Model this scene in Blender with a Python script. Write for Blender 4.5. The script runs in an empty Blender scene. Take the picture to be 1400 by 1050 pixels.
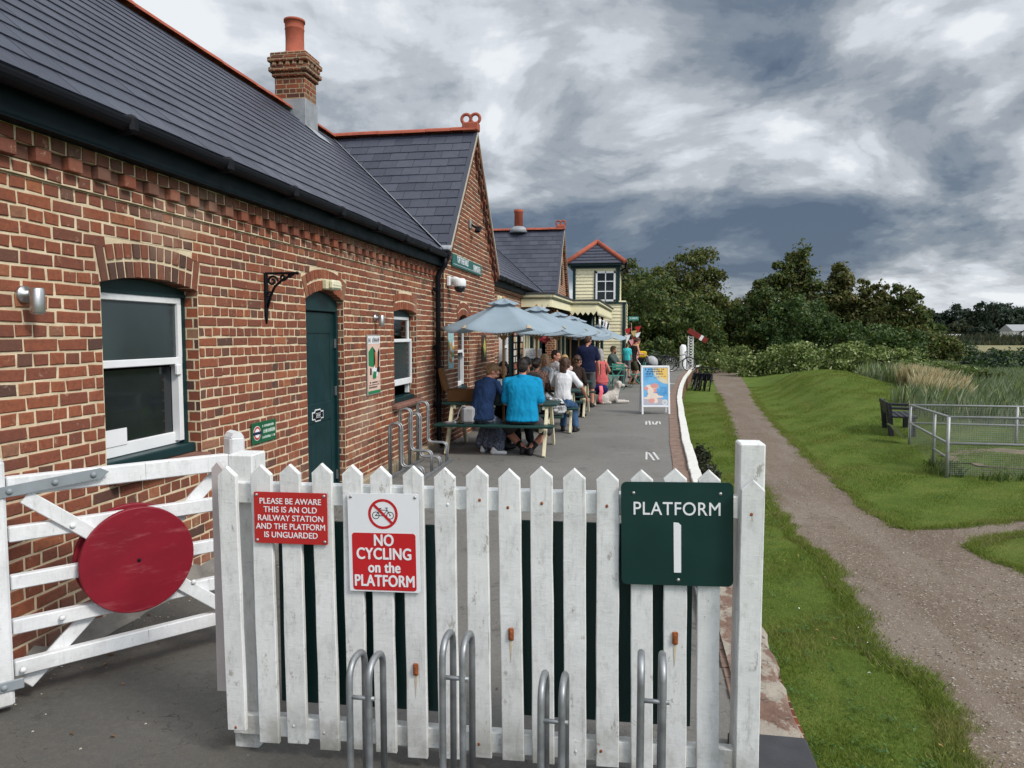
import bpy, bmesh, math, random
import numpy as np
from mathutils import Vector, Matrix
SC = bpy.context.scene
COL = SC.collection
R = math.radians
# ------------------------------------------------------------------ camera
EYE = 1.8                       # eye height above the platform (platform top is z = 0)
FPX, PCX, PCY = 1010.0, 700.0, 525.0      # focal length and centre in photograph pixels
YAW = math.atan((872 - 700) / FPX)
PITCH = math.atan((525 - 457) / FPX)
FW = Vector((-math.sin(YAW) * math.cos(PITCH), math.cos(YAW) * math.cos(PITCH), -math.sin(PITCH)))
RT = Vector((math.cos(YAW), math.sin(YAW), 0.0))
UP = RT.cross(FW)
cam_data = bpy.data.cameras.new('camera')
cam = bpy.data.objects.new('camera', cam_data)
COL.objects.link(cam)
cam_data.sensor_width = 36.0
cam_data.lens = FPX / 1400.0 * 36.0
cam_data.clip_start = 0.05
cam_data.clip_end = 9000.0
cam.matrix_world = Matrix(((RT.x, UP.x, -FW.x, 0), (RT.y, UP.y, -FW.y, 0), (RT.z, UP.z, -FW.z, EYE), (0, 0, 0, 1)))
SC.camera = cam
# ------------------------------------------------------------------ exposure
SC.view_settings.view_transform = 'Standard'
SC.view_settings.look = 'None'
SC.view_settings.gamma = 1.0
SC.view_settings.exposure = 0.14
SC.cycles.max_bounces = 6
SC.cycles.transparent_max_bounces = 12
SC.cycles.sample_clamp_indirect = 6.0
# ------------------------------------------------------------------ sun and sky
SUN_DIR = Vector((0.80, -0.42, 0.86)).normalized()       # towards the sun: right of and behind the camera
SUN_ELEV = math.asin(SUN_DIR.z)
SUN_ROT = math.atan2(SUN_DIR.x, SUN_DIR.y)
sun_data = bpy.data.lights.new('sun', 'SUN')
sun_data.energy = 2.4
sun_data.angle = R(14)
sun_data.color = (1.0, 0.94, 0.86)
sun = bpy.data.objects.new('sun', sun_data)
COL.objects.link(sun)
sun.rotation_euler = (-SUN_DIR).to_track_quat('-Z', 'Y').to_euler()
sun.location = (20, -10, 30)

# ------------------------------------------------------------------ finding places from sight lines
def _ray(px, py): return FW + RT * ((px - PCX) / FPX) - UP * ((py - PCY) / FPX)
def on_z(px, py, z=0.0):
    d = _ray(px, py); return Vector((0, 0, EYE)) + d * ((z - EYE) / d.z)
def on_x(px, py, x):
    d = _ray(px, py); return Vector((0, 0, EYE)) + d * (x / d.x)
def on_y(px, py, y):
    d = _ray(px, py); return Vector((0, 0, EYE)) + d * (y / d.y)

world = bpy.data.worlds.new('World')
SC.world = world
world.use_nodes = True
def build_sky():
    nt = world.node_tree
    N, L = nt.nodes, nt.links
    N.clear()
    out = N.new('ShaderNodeOutputWorld')
    bg = N.new('ShaderNodeBackground')
    L.new(bg.outputs[0], out.inputs[0])
    def mth(op, a, b=None, c=None, clamp=False):
        n = N.new('ShaderNodeMath'); n.operation = op; n.use_clamp = clamp
        for i, s in enumerate((a, b, c)):
            if s is None: continue
            if isinstance(s, (int, float)): n.inputs[i].default_value = s
            else: L.new(s, n.inputs[i])
        return n.outputs[0]
    tc = N.new('ShaderNodeTexCoord')
    sep = N.new('ShaderNodeSeparateXYZ'); L.new(tc.outputs['Generated'], sep.inputs[0])
    x, y, z = sep.outputs
    zz = mth('ADD', mth('MAXIMUM', z, 0.0), 0.30)
    def noise(ox, oy, scale, detail, rough, dist=0.0, seed=0.0, ys=1.0):
        cb = N.new('ShaderNodeCombineXYZ')
        L.new(mth('ADD', mth('DIVIDE', x, zz), ox), cb.inputs[0])
        L.new(mth('MULTIPLY', mth('ADD', mth('DIVIDE', y, zz), oy), ys), cb.inputs[1])
        cb.inputs[2].default_value = seed
        n = N.new('ShaderNodeTexNoise'); n.inputs['Scale'].default_value = scale
        n.inputs['Detail'].default_value = detail; n.inputs['Roughness'].default_value = rough
        n.inputs['Distortion'].default_value = dist
        L.new(cb.outputs[0], n.inputs['Vector'])
        return n.outputs['Fac']
    SX, SY = SKY_OFF
    broad = noise(SX, SY, 0.85, 2.0, 0.5, 0.3, 3.1)
    a = noise(SX, SY, 1.55, 12.0, 0.57, 0.35, 7.7)
    b = noise(SX + 0.13, SY - 0.09, 1.55, 12.0, 0.57, 0.35, 7.7)
    relief = mth('SUBTRACT', a, b)
    v = mth('ADD', mth('MULTIPLY', mth('SUBTRACT', broad, 0.5), 1.55), mth('MULTIPLY', mth('SUBTRACT', a, 0.5), 0.75))
    v = mth('ADD', v, mth('MULTIPLY', relief, 1.5))
    puff = mth('ABSOLUTE', mth('SUBTRACT', noise(SX + 4.0, SY + 2.0, 3.4, 7.0, 0.55, 0.5, 1.3), 0.5))
    v = mth('ADD', v, mth('MULTIPLY', mth('SUBTRACT', puff, 0.09), 1.15))
    el = mth('MAXIMUM', z, 0.0)
    def bump(src, c, w, amp):
        m_ = N.new('ShaderNodeMapRange'); m_.interpolation_type = 'SMOOTHSTEP'
        L.new(mth('ABSOLUTE', mth('SUBTRACT', src, c)), m_.inputs[0])
        m_.inputs[1].default_value = 0.0; m_.inputs[2].default_value = w; m_.inputs[3].default_value = amp; m_.inputs[4].default_value = 0.0
        return m_.outputs[0]
    # paler high up and to the left, a heavy blue bank low ahead, a bright gap along the horizon
    v = mth('ADD', v, mth('MULTIPLY', el, 0.42))
    v = mth('SUBTRACT', v, mth('MULTIPLY', x, 0.14))
    v = mth('SUBTRACT', v, bump(el, 0.135, 0.13, 0.15))
    v = mth('ADD', v, bump(el, 0.035, 0.05, 0.24))
    # the larger breaks and banks of this particular sky, as directions in the world
    for (px, py, deg, amp) in ((985, 205, 7, .15), (1230, 120, 9, .12), (740, 60, 13, .10), (330, 60, 14, .14), (1330, 392, 8, .22), (1010, 372, 4.5, .22), (1170, 190, 6, -.05), (850, 250, 12, -.08), (1080, 318, 9, -.09), (1320, 300, 7, -.05), (830, 330, 4, .12), (1100, 30, 11, -.06)):
        d = _ray(px, py).normalized()
        dn = N.new('ShaderNodeVectorMath'); dn.operation = 'DOT_PRODUCT'
        L.new(tc.outputs['Generated'], dn.inputs[0]); dn.inputs[1].default_value = d
        mr_ = N.new('ShaderNodeMapRange'); mr_.interpolation_type = 'SMOOTHSTEP'
        L.new(dn.outputs['Value'], mr_.inputs[0])
        mr_.inputs[1].default_value = math.cos(R(deg)); mr_.inputs[2].default_value = 1.0; mr_.inputs[3].default_value = 0.0; mr_.inputs[4].default_value = amp
        v = mth('ADD', v, mr_.outputs[0])
    ramp = N.new('ShaderNodeValToRGB')
    L.new(mth('ADD', v, 0.47), ramp.inputs[0])
    cr = ramp.color_ramp
    cr.interpolation = 'EASE'
    cr.elements[0].position = 0.06; cr.elements[0].color = (0.095, 0.130, 0.190, 1)
    cr.elements[1].position = 0.98; cr.elements[1].color = (0.80, 0.83, 0.86, 1)
    for p, c in ((0.22, (0.140, 0.180, 0.240)), (0.36, (0.215, 0.255, 0.305)), (0.50, (0.320, 0.355, 0.40)), (0.64, (0.46, 0.49, 0.53)), (0.80, (0.62, 0.66, 0.71))):
        e = cr.elements.new(p); e.color = (*c, 1)
    # clear sky between the clouds
    sky = N.new('ShaderNodeTexSky'); sky.sky_type = 'NISHITA'; sky.sun_disc = False
    sky.sun_elevation = SUN_ELEV; sky.sun_rotation = SUN_ROT
    sk = N.new('ShaderNodeVectorMath'); sk.operation = 'SCALE'; sk.inputs['Scale'].default_value = 0.10
    L.new(sky.outputs[0], sk.inputs[0])
    mix = N.new('ShaderNodeMix'); mix.data_type = 'RGBA'
    mix.inputs[0].default_value = 0.94
    L.new(sk.outputs[0], mix.inputs[6]); L.new(ramp.outputs[0], mix.inputs[7])
    # sky brightened towards the sun behind the camera, added to light the scene
    dot = N.new('ShaderNodeVectorMath'); dot.operation = 'DOT_PRODUCT'
    L.new(tc.outputs['Generated'], dot.inputs[0]); dot.inputs[1].default_value = SUN_DIR
    mr = N.new('ShaderNodeMapRange'); mr.interpolation_type = 'SMOOTHSTEP'
    L.new(dot.outputs['Value'], mr.inputs[0])
    mr.inputs[1].default_value = 0.15; mr.inputs[2].default_value = 1.0
    mr.inputs[3].default_value = 1.0; mr.inputs[4].default_value = 2.6
    sc2 = N.new('ShaderNodeVectorMath'); sc2.operation = 'SCALE'
    L.new(mix.outputs[2], sc2.inputs[0]); L.new(mr.outputs[0], sc2.inputs['Scale'])
    L.new(sc2.outputs[0], bg.inputs[0])
    bg.inputs[1].default_value = 1.0
SKY_OFF = (3.3, 1.7)
build_sky()

# ------------------------------------------------------------------ mesh helpers
rng = random.Random(11)
def V(*a): return Vector(a)
class MB:
    """collects faces of one mesh"""
    def __init__(s): s.v = []; s.f = []; s.m = []; s.r = []; s.sm = []
    def add(s, verts, faces, m=0, r=None, smooth=False):
        o = len(s.v); s.v.extend(tuple(p) for p in verts)
        rr = rng.random() if r is None else r
        for f in faces:
            s.f.append(tuple(i + o for i in f)); s.m.append(m); s.r.append(rr); s.sm.append(smooth)
        return s
    def quad(s, a, b, c, d, m=0, r=None): return s.add((a, b, c, d), ((0, 1, 2, 3),), m, r)
    def box(s, c, d, m=0, r=None, rot=None, bev=0.0):
        c = Vector(c); hx, hy, hz = (k / 2 for k in d)
        bev = min(bev, hx * .9, hy * .9, hz * .9)
        if bev <= 0:
            vs = [Vector((sx * hx, sy * hy, sz * hz)) for sz in (-1, 1) for sy in (-1, 1) for sx in (-1, 1)]
            fs = ((0, 2, 3, 1), (4, 5, 7, 6), (0, 1, 5, 4), (2, 6, 7, 3), (0, 4, 6, 2), (1, 3, 7, 5))
        else:
            vs = []; idx = {}
            for sx in (-1, 1):
                for sy in (-1, 1):
                    for sz in (-1, 1):
                        for ax in range(3):
                            p = [sx * hx, sy * hy, sz * hz]
                            for k in range(3):
                                if k != ax: p[k] -= (sx, sy, sz)[k] * bev
                            idx[(sx, sy, sz, ax)] = len(vs); vs.append(Vector(p))
            fs = []
            sg = (-1, 1)
            for ax in range(3):
                u, w = [(1, 2), (2, 0), (0, 1)][ax]
                for q in sg:
                    def k(a_, b_):
                        t = [0, 0, 0]; t[ax] = q; t[u] = a_; t[w] = b_
                        return idx[(t[0], t[1], t[2], ax)]
                    lp = [k(-1, -1), k(1, -1), k(1, 1), k(-1, 1)]
                    fs.append(tuple(lp if q > 0 else lp[::-1]))
            for ax in range(3):
                u, w = [(1, 2), (2, 0), (0, 1)][ax]
                for a_ in sg:
                    for b_ in sg:
                        def k2(q, which):
                            t = [0, 0, 0]; t[ax] = q; t[u] = a_; t[w] = b_
                            return idx[(t[0], t[1], t[2], which)]
                        lp = [k2(-1, u), k2(1, u), k2(1, w), k2(-1, w)]
                        fs.append(tuple(lp if a_ * b_ < 0 else lp[::-1]))
            for sx in sg:
                for sy in sg:
                    for sz in sg:
                        lp = [idx[(sx, sy, sz, 0)], idx[(sx, sy, sz, 1)], idx[(sx, sy, sz, 2)]]
                        fs.append(tuple(lp if sx * sy * sz > 0 else lp[::-1]))
        if rot is not None: vs = [rot @ p for p in vs]
        return s.add([p + c for p in vs], fs, m, r)
    def tube(s, pts, rad, seg=8, m=0, r=None, closed=False, cap=True, flat=None):
        pts = [Vector(p) for p in pts]; n = len(pts)
        rads = rad if isinstance(rad, (list, tuple)) else [rad] * n
        vs = []; fs = []; prev = None
        for i, p in enumerate(pts):
            if closed: t = pts[(i + 1) % n] - pts[i - 1]
            elif i == 0: t = pts[1] - pts[0]
            elif i == n - 1: t = pts[-1] - pts[-2]
            else: t = (pts[i + 1] - pts[i]).normalized() + (pts[i] - pts[i - 1]).normalized()
            t.normalize()
            if prev is None:
                a = t.cross(Vector((0, 0, 1)))
                if a.length < 1e-3: a = t.cross(Vector((0, 1, 0)))
            else: a = prev - t * prev.dot(t)
            a.normalize(); b = t.cross(a); prev = a
            for k in range(seg):
                th = 2 * math.pi * k / seg
                vs.append(p + (a * math.cos(th) + b * math.sin(th) * (flat or 1.0)) * rads[i])
        rows = n if closed else n - 1
        for i in range(rows):
            for k in range(seg):
                j = (i + 1) % n; k1 = (k + 1) % seg
                fs.append((i * seg + k, i * seg + k1, j * seg + k1, j * seg + k))
        s.add(vs, fs, m, r, True)
        if cap and not closed:
            o = len(s.v) - len(vs)
            rr = s.r[-1]
            s.f.append(tuple(o + k for k in range(seg))[::-1]); s.m.append(m); s.r.append(rr); s.sm.append(False)
            s.f.append(tuple(o + (n - 1) * seg + k for k in range(seg))); s.m.append(m); s.r.append(rr); s.sm.append(False)
        return s
    def lathe(s, c, prof, seg=16, m=0, r=None, smooth=True, ax='z'):
        c = Vector(c); vs = []; fs = []
        for (q, h) in prof:
            for k in range(seg):
                th = 2 * math.pi * k / seg
                p = (q * math.cos(th), q * math.sin(th), h)
                if ax == 'x': p = (p[2], p[0], p[1])
                if ax == 'y': p = (p[1], p[2], p[0])
                vs.append(c + Vector(p))
        for i in range(len(prof) - 1):
            for k in range(seg):
                k1 = (k + 1) % seg
                fs.append((i * seg + k, i * seg + k1, (i + 1) * seg + k1, (i + 1) * seg + k))
        s.add(vs, fs, m, r, smooth)
        o = len(s.v) - len(vs); rr = s.r[-1]
        if prof[0][0] > 1e-5: s.f.append(tuple(o + k for k in range(seg))[::-1]); s.m.append(m); s.r.append(rr); s.sm.append(False)
        if prof[-1][0] > 1e-5: s.f.append(tuple(o + (len(prof) - 1) * seg + k for k in range(seg))); s.m.append(m); s.r.append(rr); s.sm.append(False)
        return s
    def prism(s, poly, origin, du, dv, dw, m=0, r=None):
        """polygon in (u, v), extruded by the vector dw"""
        o = Vector(origin); du = Vector(du); dv = Vector(dv); dw = Vector(dw); n = len(poly)
        a = [o + du * u + dv * v for u, v in poly]; b = [p + dw for p in a]
        fs = [tuple(range(n))[::-1], tuple(range(n, 2 * n))]
        fs += [(i, (i + 1) % n, n + (i + 1) % n, n + i) for i in range(n)]
        return s.add(a + b, fs, m, r)
    def ball(s, c, rad, m=0, r=None, seg=12, rings=8, rot=None):
        c = Vector(c)
        if isinstance(rad, (int, float)): rad = (rad,) * 3
        vs = [Vector((0, 0, -rad[2]))]; fs = []
        for i in range(1, rings):
            ph = math.pi * i / rings - math.pi / 2
            for k in range(seg):
                th = 2 * math.pi * k / seg
                vs.append(Vector((rad[0] * math.cos(ph) * math.cos(th), rad[1] * math.cos(ph) * math.sin(th), rad[2] * math.sin(ph))))
        vs.append(Vector((0, 0, rad[2])))
        for k in range(seg): fs.append((0, 1 + (k + 1) % seg, 1 + k))
        for i in range(rings - 2):
            for k in range(seg):
                a = 1 + i * seg; k1 = (k + 1) % seg
                fs.append((a + k, a + k1, a + seg + k1, a + seg + k))
        t = len(vs) - 1; a = 1 + (rings - 2) * seg
        for k in range(seg): fs.append((t, a + k, a + (k + 1) % seg))
        if rot is not None: vs = [rot @ p for p in vs]
        return s.add([p + c for p in vs], fs, m, r, True)
    def mesh(s, name, mats, off=None, fixn=True):
        me = bpy.data.meshes.new(name)
        vs = s.v if off is None else [(p[0] - off[0], p[1] - off[1], p[2] - off[2]) for p in s.v]
        me.from_pydata(vs, [], s.f)
        for mt in mats: me.materials.append(mt)
        me.polygons.foreach_set('material_index', s.m)
        me.polygons.foreach_set('use_smooth', s.sm)
        at = me.attributes.new('rnd', 'FLOAT', 'FACE'); at.data.foreach_set('value', s.r)
        if fixn:
            bm = bmesh.new(); bm.from_mesh(me)
            bmesh.ops.recalc_face_normals(bm, faces=bm.faces[:]); bm.to_mesh(me); bm.free()
        nl = len(me.loops)
        if nl:       # box-projected UVs in metres
            uv = me.uv_layers.new(name='UVMap')
            co = np.empty(len(me.vertices) * 3); me.vertices.foreach_get('co', co); co = co.reshape(-1, 3)
            li = np.empty(nl, dtype=np.int64); me.loops.foreach_get('vertex_index', li)
            nf = len(me.polygons); nr = np.empty(nf * 3); me.polygons.foreach_get('normal', nr); nr = np.abs(nr.reshape(-1, 3))
            lt = np.empty(nf, dtype=np.int64); me.polygons.foreach_get('loop_total', lt)
            ax = np.repeat(np.argmax(nr * np.array((1.0, 1.0, 1.02)), axis=1), lt)
            p = co[li]
            u = np.where(ax == 0, p[:, 1], p[:, 0]); w = np.where(ax == 2, p[:, 1], p[:, 2])
            uv.data.foreach_set('uv', np.stack([u, w], 1).ravel())
        me.update()
        return me
    def build(s, name, mats, parent=None, world=False, loc=None):
        """links the collected faces as ONE object; world=True: coordinates are world coordinates"""
        if not isinstance(mats, (list, tuple)): mats = [mats]
        off = None
        if world and parent is not None:
            off = Vector((0, 0, 0)); q = parent
            while q is not None: off = off + q.location; q = q.parent
        me = s.mesh(name, mats, off)
        o = bpy.data.objects.new(name, me); COL.objects.link(o)
        if parent is not None: o.parent = parent
        if loc is not None: o.location = loc
        return o
def tag(o, label=None, cat=None, group=None, kind=None):
    if label: o['label'] = label
    if cat: o['category'] = cat
    if group: o['group'] = group
    if kind: o['kind'] = kind
    return o
def thing(name, label, cat, loc=(0, 0, 0), rz=0.0, group=None):
    o = bpy.data.objects.new(name, None); COL.objects.link(o)
    o.location = loc; o.rotation_euler = (0, 0, rz); o.empty_display_size = 0.1
    return tag(o, label, cat, group)
def kids(o): return [c for c in bpy.data.objects if c.parent == o]
def copy_thing(o, parent=None):
    c = o.copy(); COL.objects.link(c)
    if parent is not None: c.parent = parent
    for k in kids(o): copy_thing(k, c)
    return c
FONT = bpy.data.fonts.load('<builtin>') if '<builtin>' in bpy.data.fonts else None
def text_obj(name, body, size, mt, parent, loc, rot, bold=0.0, spacing=1.0, squeeze=1.0, align='CENTER', depth=0.0006):
    """lettering as a flat raised mesh"""
    cu = bpy.data.curves.new(name, 'FONT'); cu.body = body; cu.size = size
    cu.align_x = align; cu.align_y = 'CENTER'; cu.space_character = spacing; cu.extrude = depth
    tmp = bpy.data.objects.new('tmp_text', cu); COL.objects.link(tmp)
    dg = bpy.context.evaluated_depsgraph_get()
    me = bpy.data.meshes.new_from_object(tmp.evaluated_get(dg))
    bpy.data.objects.remove(tmp); bpy.data.curves.remove(cu)
    for v in me.vertices: v.co.x *= squeeze
    if bold > 0:                     # heavier strokes: slightly shifted copies, each a hair above the last
        co = [v.co.copy() for v in me.vertices]; fa = [tuple(p.vertices) for p in me.polygons]; vs = []; fs = []
        for k, (ox, oy) in enumerate(((0, 0), (bold, 0), (-bold, 0), (0, bold * .7), (0, -bold * .7), (bold * .7, bold * .5), (-bold * .7, -bold * .5))):
            b = len(vs); vs += [(c.x + ox, c.y + oy, c.z + k * .00004) for c in co]; fs += [tuple(i + b for i in f) for f in fa]
        bpy.data.meshes.remove(me); me = bpy.data.meshes.new(name); me.from_pydata(vs, [], fs)
    me.materials.clear(); me.materials.append(mt)
    o = bpy.data.objects.new(name, me); COL.objects.link(o); o.parent = parent
    o.location = loc; o.rotation_euler = rot
    return o

# ------------------------------------------------------------------ material helpers
class Mat:
    def __init__(s, name, rough=0.7, spec=0.3, metal=0.0):
        s.m = bpy.data.materials.new(name); s.m.use_nodes = True
        s.N = s.m.node_tree.nodes; s.L = s.m.node_tree.links
        s.b = s.N['Principled BSDF']
        s.b.inputs['Roughness'].default_value = rough
        s.b.inputs['Specular IOR Level'].default_value = spec
        s.b.inputs['Metallic'].default_value = metal
        s._oc = None
    def put(s, sock, v):
        if isinstance(v, (int, float)): sock.default_value = v
        elif isinstance(v, (tuple, list)): sock.default_value = (*v, 1)[:4] if len(sock.default_value) == 4 else v
        else: s.L.new(v, sock)
    def oc(s, scale=(1, 1, 1), rnd=True):
        """object coordinates in metres, shifted per object so that copies differ"""
        tc = s.N.new('ShaderNodeTexCoord')
        mp = s.N.new('ShaderNodeMapping'); mp.inputs['Scale'].default_value = scale
        s.L.new(tc.outputs['Object'], mp.inputs[0])
        if rnd:
            oi = s.N.new('ShaderNodeObjectInfo')
            ml = s.N.new('ShaderNodeMath'); ml.operation = 'MULTIPLY'; ml.inputs[1].default_value = 37.0
            s.L.new(oi.outputs['Random'], ml.inputs[0]); s.L.new(ml.outputs[0], mp.inputs['Location'])
        return mp.outputs[0]
    def uv(s):
        return s.N.new('ShaderNodeUVMap').outputs[0]
    def rnd(s):
        a = s.N.new('ShaderNodeAttribute'); a.attribute_name = 'rnd'; return a.outputs['Fac']
    def noise(s, scale, detail=4, rough=0.55, vec=None, dist=0.0, out='Fac'):
        n = s.N.new('ShaderNodeTexNoise'); n.inputs['Scale'].default_value = scale
        n.inputs['Detail'].default_value = detail; n.inputs['Roughness'].default_value = rough
        n.inputs['Distortion'].default_value = dist
        s.L.new(vec if vec is not None else s.oc(), n.inputs['Vector'])
        return n.outputs[out]
    def voro(s, scale, vec=None, feature='F1', out='Distance'):
        n = s.N.new('ShaderNodeTexVoronoi'); n.feature = feature; n.inputs['Scale'].default_value = scale
        s.L.new(vec if vec is not None else s.oc(), n.inputs['Vector'])
        return n.outputs[out]
    def math(s, op, a, b=None, c=None, clamp=False):
        n = s.N.new('ShaderNodeMath'); n.operation = op; n.use_clamp = clamp
        for i, q in enumerate((a, b, c)):
            if q is not None: s.put(n.inputs[i], q)
        return n.outputs[0]
    def ramp(s, fac, stops, interp='LINEAR'):
        n = s.N.new('ShaderNodeValToRGB'); n.color_ramp.interpolation = interp
        e = n.color_ramp.elements
        e[0].position = stops[0][0]; e[0].color = (*stops[0][1], 1)
        e[1].position = stops[-1][0]; e[1].color = (*stops[-1][1], 1)
        for p, c in stops[1:-1]:
            k = e.new(p); k.color = (*c, 1)
        s.L.new(fac, n.inputs[0]); return n.outputs[0]
    def step(s, fac, a, b, lo=0.0, hi=1.0):
        n = s.N.new('ShaderNodeMapRange'); n.interpolation_type = 'SMOOTHSTEP'
        s.L.new(fac, n.inputs[0])
        for i, q in enumerate((a, b, lo, hi)): n.inputs[i + 1].default_value = q
        return n.outputs[0]
    def mix(s, fac, a, b, mode='MIX'):
        n = s.N.new('ShaderNodeMix'); n.data_type = 'RGBA'; n.blend_type = mode
        s.put(n.inputs[0], fac)
        s.put(n.inputs[6], (*a, 1) if isinstance(a, tuple) and len(a) == 3 else a)
        s.put(n.inputs[7], (*b, 1) if isinstance(b, tuple) and len(b) == 3 else b)
        return n.outputs[2]
    def color(s, c): s.put(s.b.inputs['Base Color'], (*c, 1) if isinstance(c, tuple) and len(c) == 3 else c); return s
    def rough(s, c): s.put(s.b.inputs['Roughness'], c); return s
    def bump(s, h, strength=0.4, dist=0.01):
        n = s.N.new('ShaderNodeBump'); n.inputs['Strength'].default_value = strength; n.inputs['Distance'].default_value = dist
        s.L.new(h, n.inputs['Height'])
        if s.b.inputs['Normal'].links: s.L.new(s.b.inputs['Normal'].links[0].from_socket, n.inputs['Normal'])
        s.L.new(n.outputs[0], s.b.inputs['Normal']); return s
    def hsv(s, col, h=0.5, sat=1.0, val=1.0):
        n = s.N.new('ShaderNodeHueSaturation')
        s.put(n.inputs['Hue'], h); s.put(n.inputs['Saturation'], sat); s.put(n.inputs['Value'], val)
        s.put(n.inputs['Color'], col); return n.outputs[0]
def mul(c, k): return tuple(min(1, q * k) for q in c)
def paint(name, c, rough=0.55, var=0.12, scale=6.0, bump=0.08, spec=0.3, metal=0.0, streak=None, dirt=0.0, dirtcol=(0.16, 0.13, 0.09)):
    m = Mat(name, rough, spec, metal)
    vec = m.oc(streak or (1, 1, 1))
    n = m.noise(scale, 5, 0.6, vec)
    col = m.ramp(n, ((0.25, mul(c, 1 - var)), (0.75, mul(c, 1 + var))))
    if dirt > 0:
        d = m.step(m.noise(scale * 2.3, 8, 0.7, m.oc()), 0.62 - dirt * .25, 0.85, 0, min(1, dirt))
        col = m.mix(d, col, dirtcol)
    m.color(col)
    m.rough(m.step(n, 0.2, 0.8, rough - .08, rough + .12))
    if bump: m.bump(m.noise(scale * 6, 4, 0.6, vec), bump, 0.004)
    return m.m
def fabric(name, c, var=0.18, fold=0.5, rough=0.9):
    m = Mat(name, rough, 0.15)
    n = m.noise(9, 4, 0.55, m.oc((1, 1, .7)), 0.8)
    m.color(m.ramp(n, ((0.2, mul(c, 1 - var)), (0.8, mul(c, 1 + var)))))
    m.bump(m.noise(11, 3, 0.5, m.oc((1, 1, .6)), 1.2), fold, 0.02)
    m.bump(m.noise(350, 2, 0.5), 0.15, 0.001)
    return m.m
# ------------------------------------------------------------------ materials
def brick_geo_mat(name='brick', bright=1.0):
    m = Mat(name, 0.88, 0.2)
    r = m.rnd()
    vec = m.oc(rnd=False)
    base = m.ramp(r, ((0.0, mul((.085, .050, .040), bright)), (0.10, mul((.14, .068, .048), bright)), (0.24, mul((.190, .068, .044), bright)),
                      (0.5, mul((.238, .078, .045), bright)), (0.78, mul((.290, .094, .048), bright)), (0.93, mul((.36, .135, .064), bright)), (1.0, mul((.25, .135, .085), bright))))
    n = m.noise(34, 6, 0.65, vec)
    col = m.mix(m.step(n, 0.35, 0.75, 0.0, 0.55), base, mul((.11, .05, .04), bright))
    big = m.noise(0.9, 4, 0.6, vec)
    col = m.mix(m.step(big, 0.50, 0.78, 0.0, 0.42), col, (.44, .34, .26))           # bloom of lime on patches of the wall
    sm = m.noise(14, 6, 0.7, vec)
    col = m.mix(m.step(sm, 0.60, 0.68, 0.0, 0.5), col, (.43, .31, .21))
    ds = m.noise(2.4, 7, 0.7, vec)
    col = m.mix(m.step(ds, 0.54, 0.72, 0.0, 0.5), col, mul((.105, .055, .042), bright))           # soot and damp
    m.color(col); m.bump(m.noise(60, 5, 0.65, vec), 0.55, 0.006); m.bump(m.noise(18, 4, 0.6, vec), 0.4, 0.01)
    return m.m
def mortar_mat():
    m = Mat('mortar', 0.95, 0.1)
    vec = m.oc(rnd=False)
    n = m.noise(7, 6, 0.65, vec)
    col = m.ramp(n, ((0.25, (.48, .39, .26)), (0.5, (.67, .555, .385)), (0.75, (.78, .665, .48))))
    col = m.mix(m.step(m.noise(1.1, 3, 0.6, vec), 0.55, 0.75, 0, 0.5), col, (.36, .29, .20))
    m.color(col); m.bump(m.noise(70, 5, 0.7, vec), 0.7, 0.006)
    return m.m
def brick_uv_mat(name='brickwork', dark=1.0, mort=(.62, .52, .36)):
    """English bond on UVs in metres, for reveals, chimneys and the far walls"""
    m = Mat(name, 0.9, 0.15)
    sp = m.N.new('ShaderNodeSeparateXYZ'); m.L.new(m.uv(), sp.inputs[0]); u, v = sp.outputs[0], sp.outputs[1]
    h = 0.0767
    vr = m.math('DIVIDE', v, h); row = m.math('FLOOR', vr); fv = m.math('MULTIPLY', m.math('FRACT', vr), h)
    par = m.math('MODULO', m.math('ABSOLUTE', row), 2.0)
    w = m.math('ADD', 0.228, m.math('MULTIPLY', par, -0.114))
    ur = m.math('ADD', m.math('DIVIDE', u, w), m.math('MULTIPLY', par, 0.5)); ci = m.math('FLOOR', ur); fu = m.math('MULTIPLY', m.math('FRACT', ur), w)
    d = m.math('MINIMUM', m.math('MINIMUM', fu, m.math('SUBTRACT', w, fu)), m.math('MINIMUM', fv, m.math('SUBTRACT', h, fv)))
    wob = m.math('MULTIPLY', m.math('SUBTRACT', m.noise(40, 4, .6, m.oc(rnd=False)), 0.5), 0.008)
    msk = m.step(m.math('ADD', d, wob), 0.0045, 0.0085)
    cb = m.N.new('ShaderNodeCombineXYZ'); m.L.new(ci, cb.inputs[0]); m.L.new(row, cb.inputs[1])
    wn = m.N.new('ShaderNodeTexWhiteNoise'); wn.noise_dimensions = '2D'; m.L.new(cb.outputs[0], wn.inputs['Vector'])
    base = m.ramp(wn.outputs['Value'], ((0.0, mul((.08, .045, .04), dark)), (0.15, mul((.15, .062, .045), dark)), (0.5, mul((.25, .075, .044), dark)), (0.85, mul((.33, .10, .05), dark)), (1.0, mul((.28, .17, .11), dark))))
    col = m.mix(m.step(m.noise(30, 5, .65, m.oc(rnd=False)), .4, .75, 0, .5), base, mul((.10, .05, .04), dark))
    col = m.mix(msk, mort, col)
    m.color(col); m.bump(msk, 0.7, 0.008); m.bump(m.noise(60, 4, .6, m.oc(rnd=False)), 0.4, 0.004)
    return m.m
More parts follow.
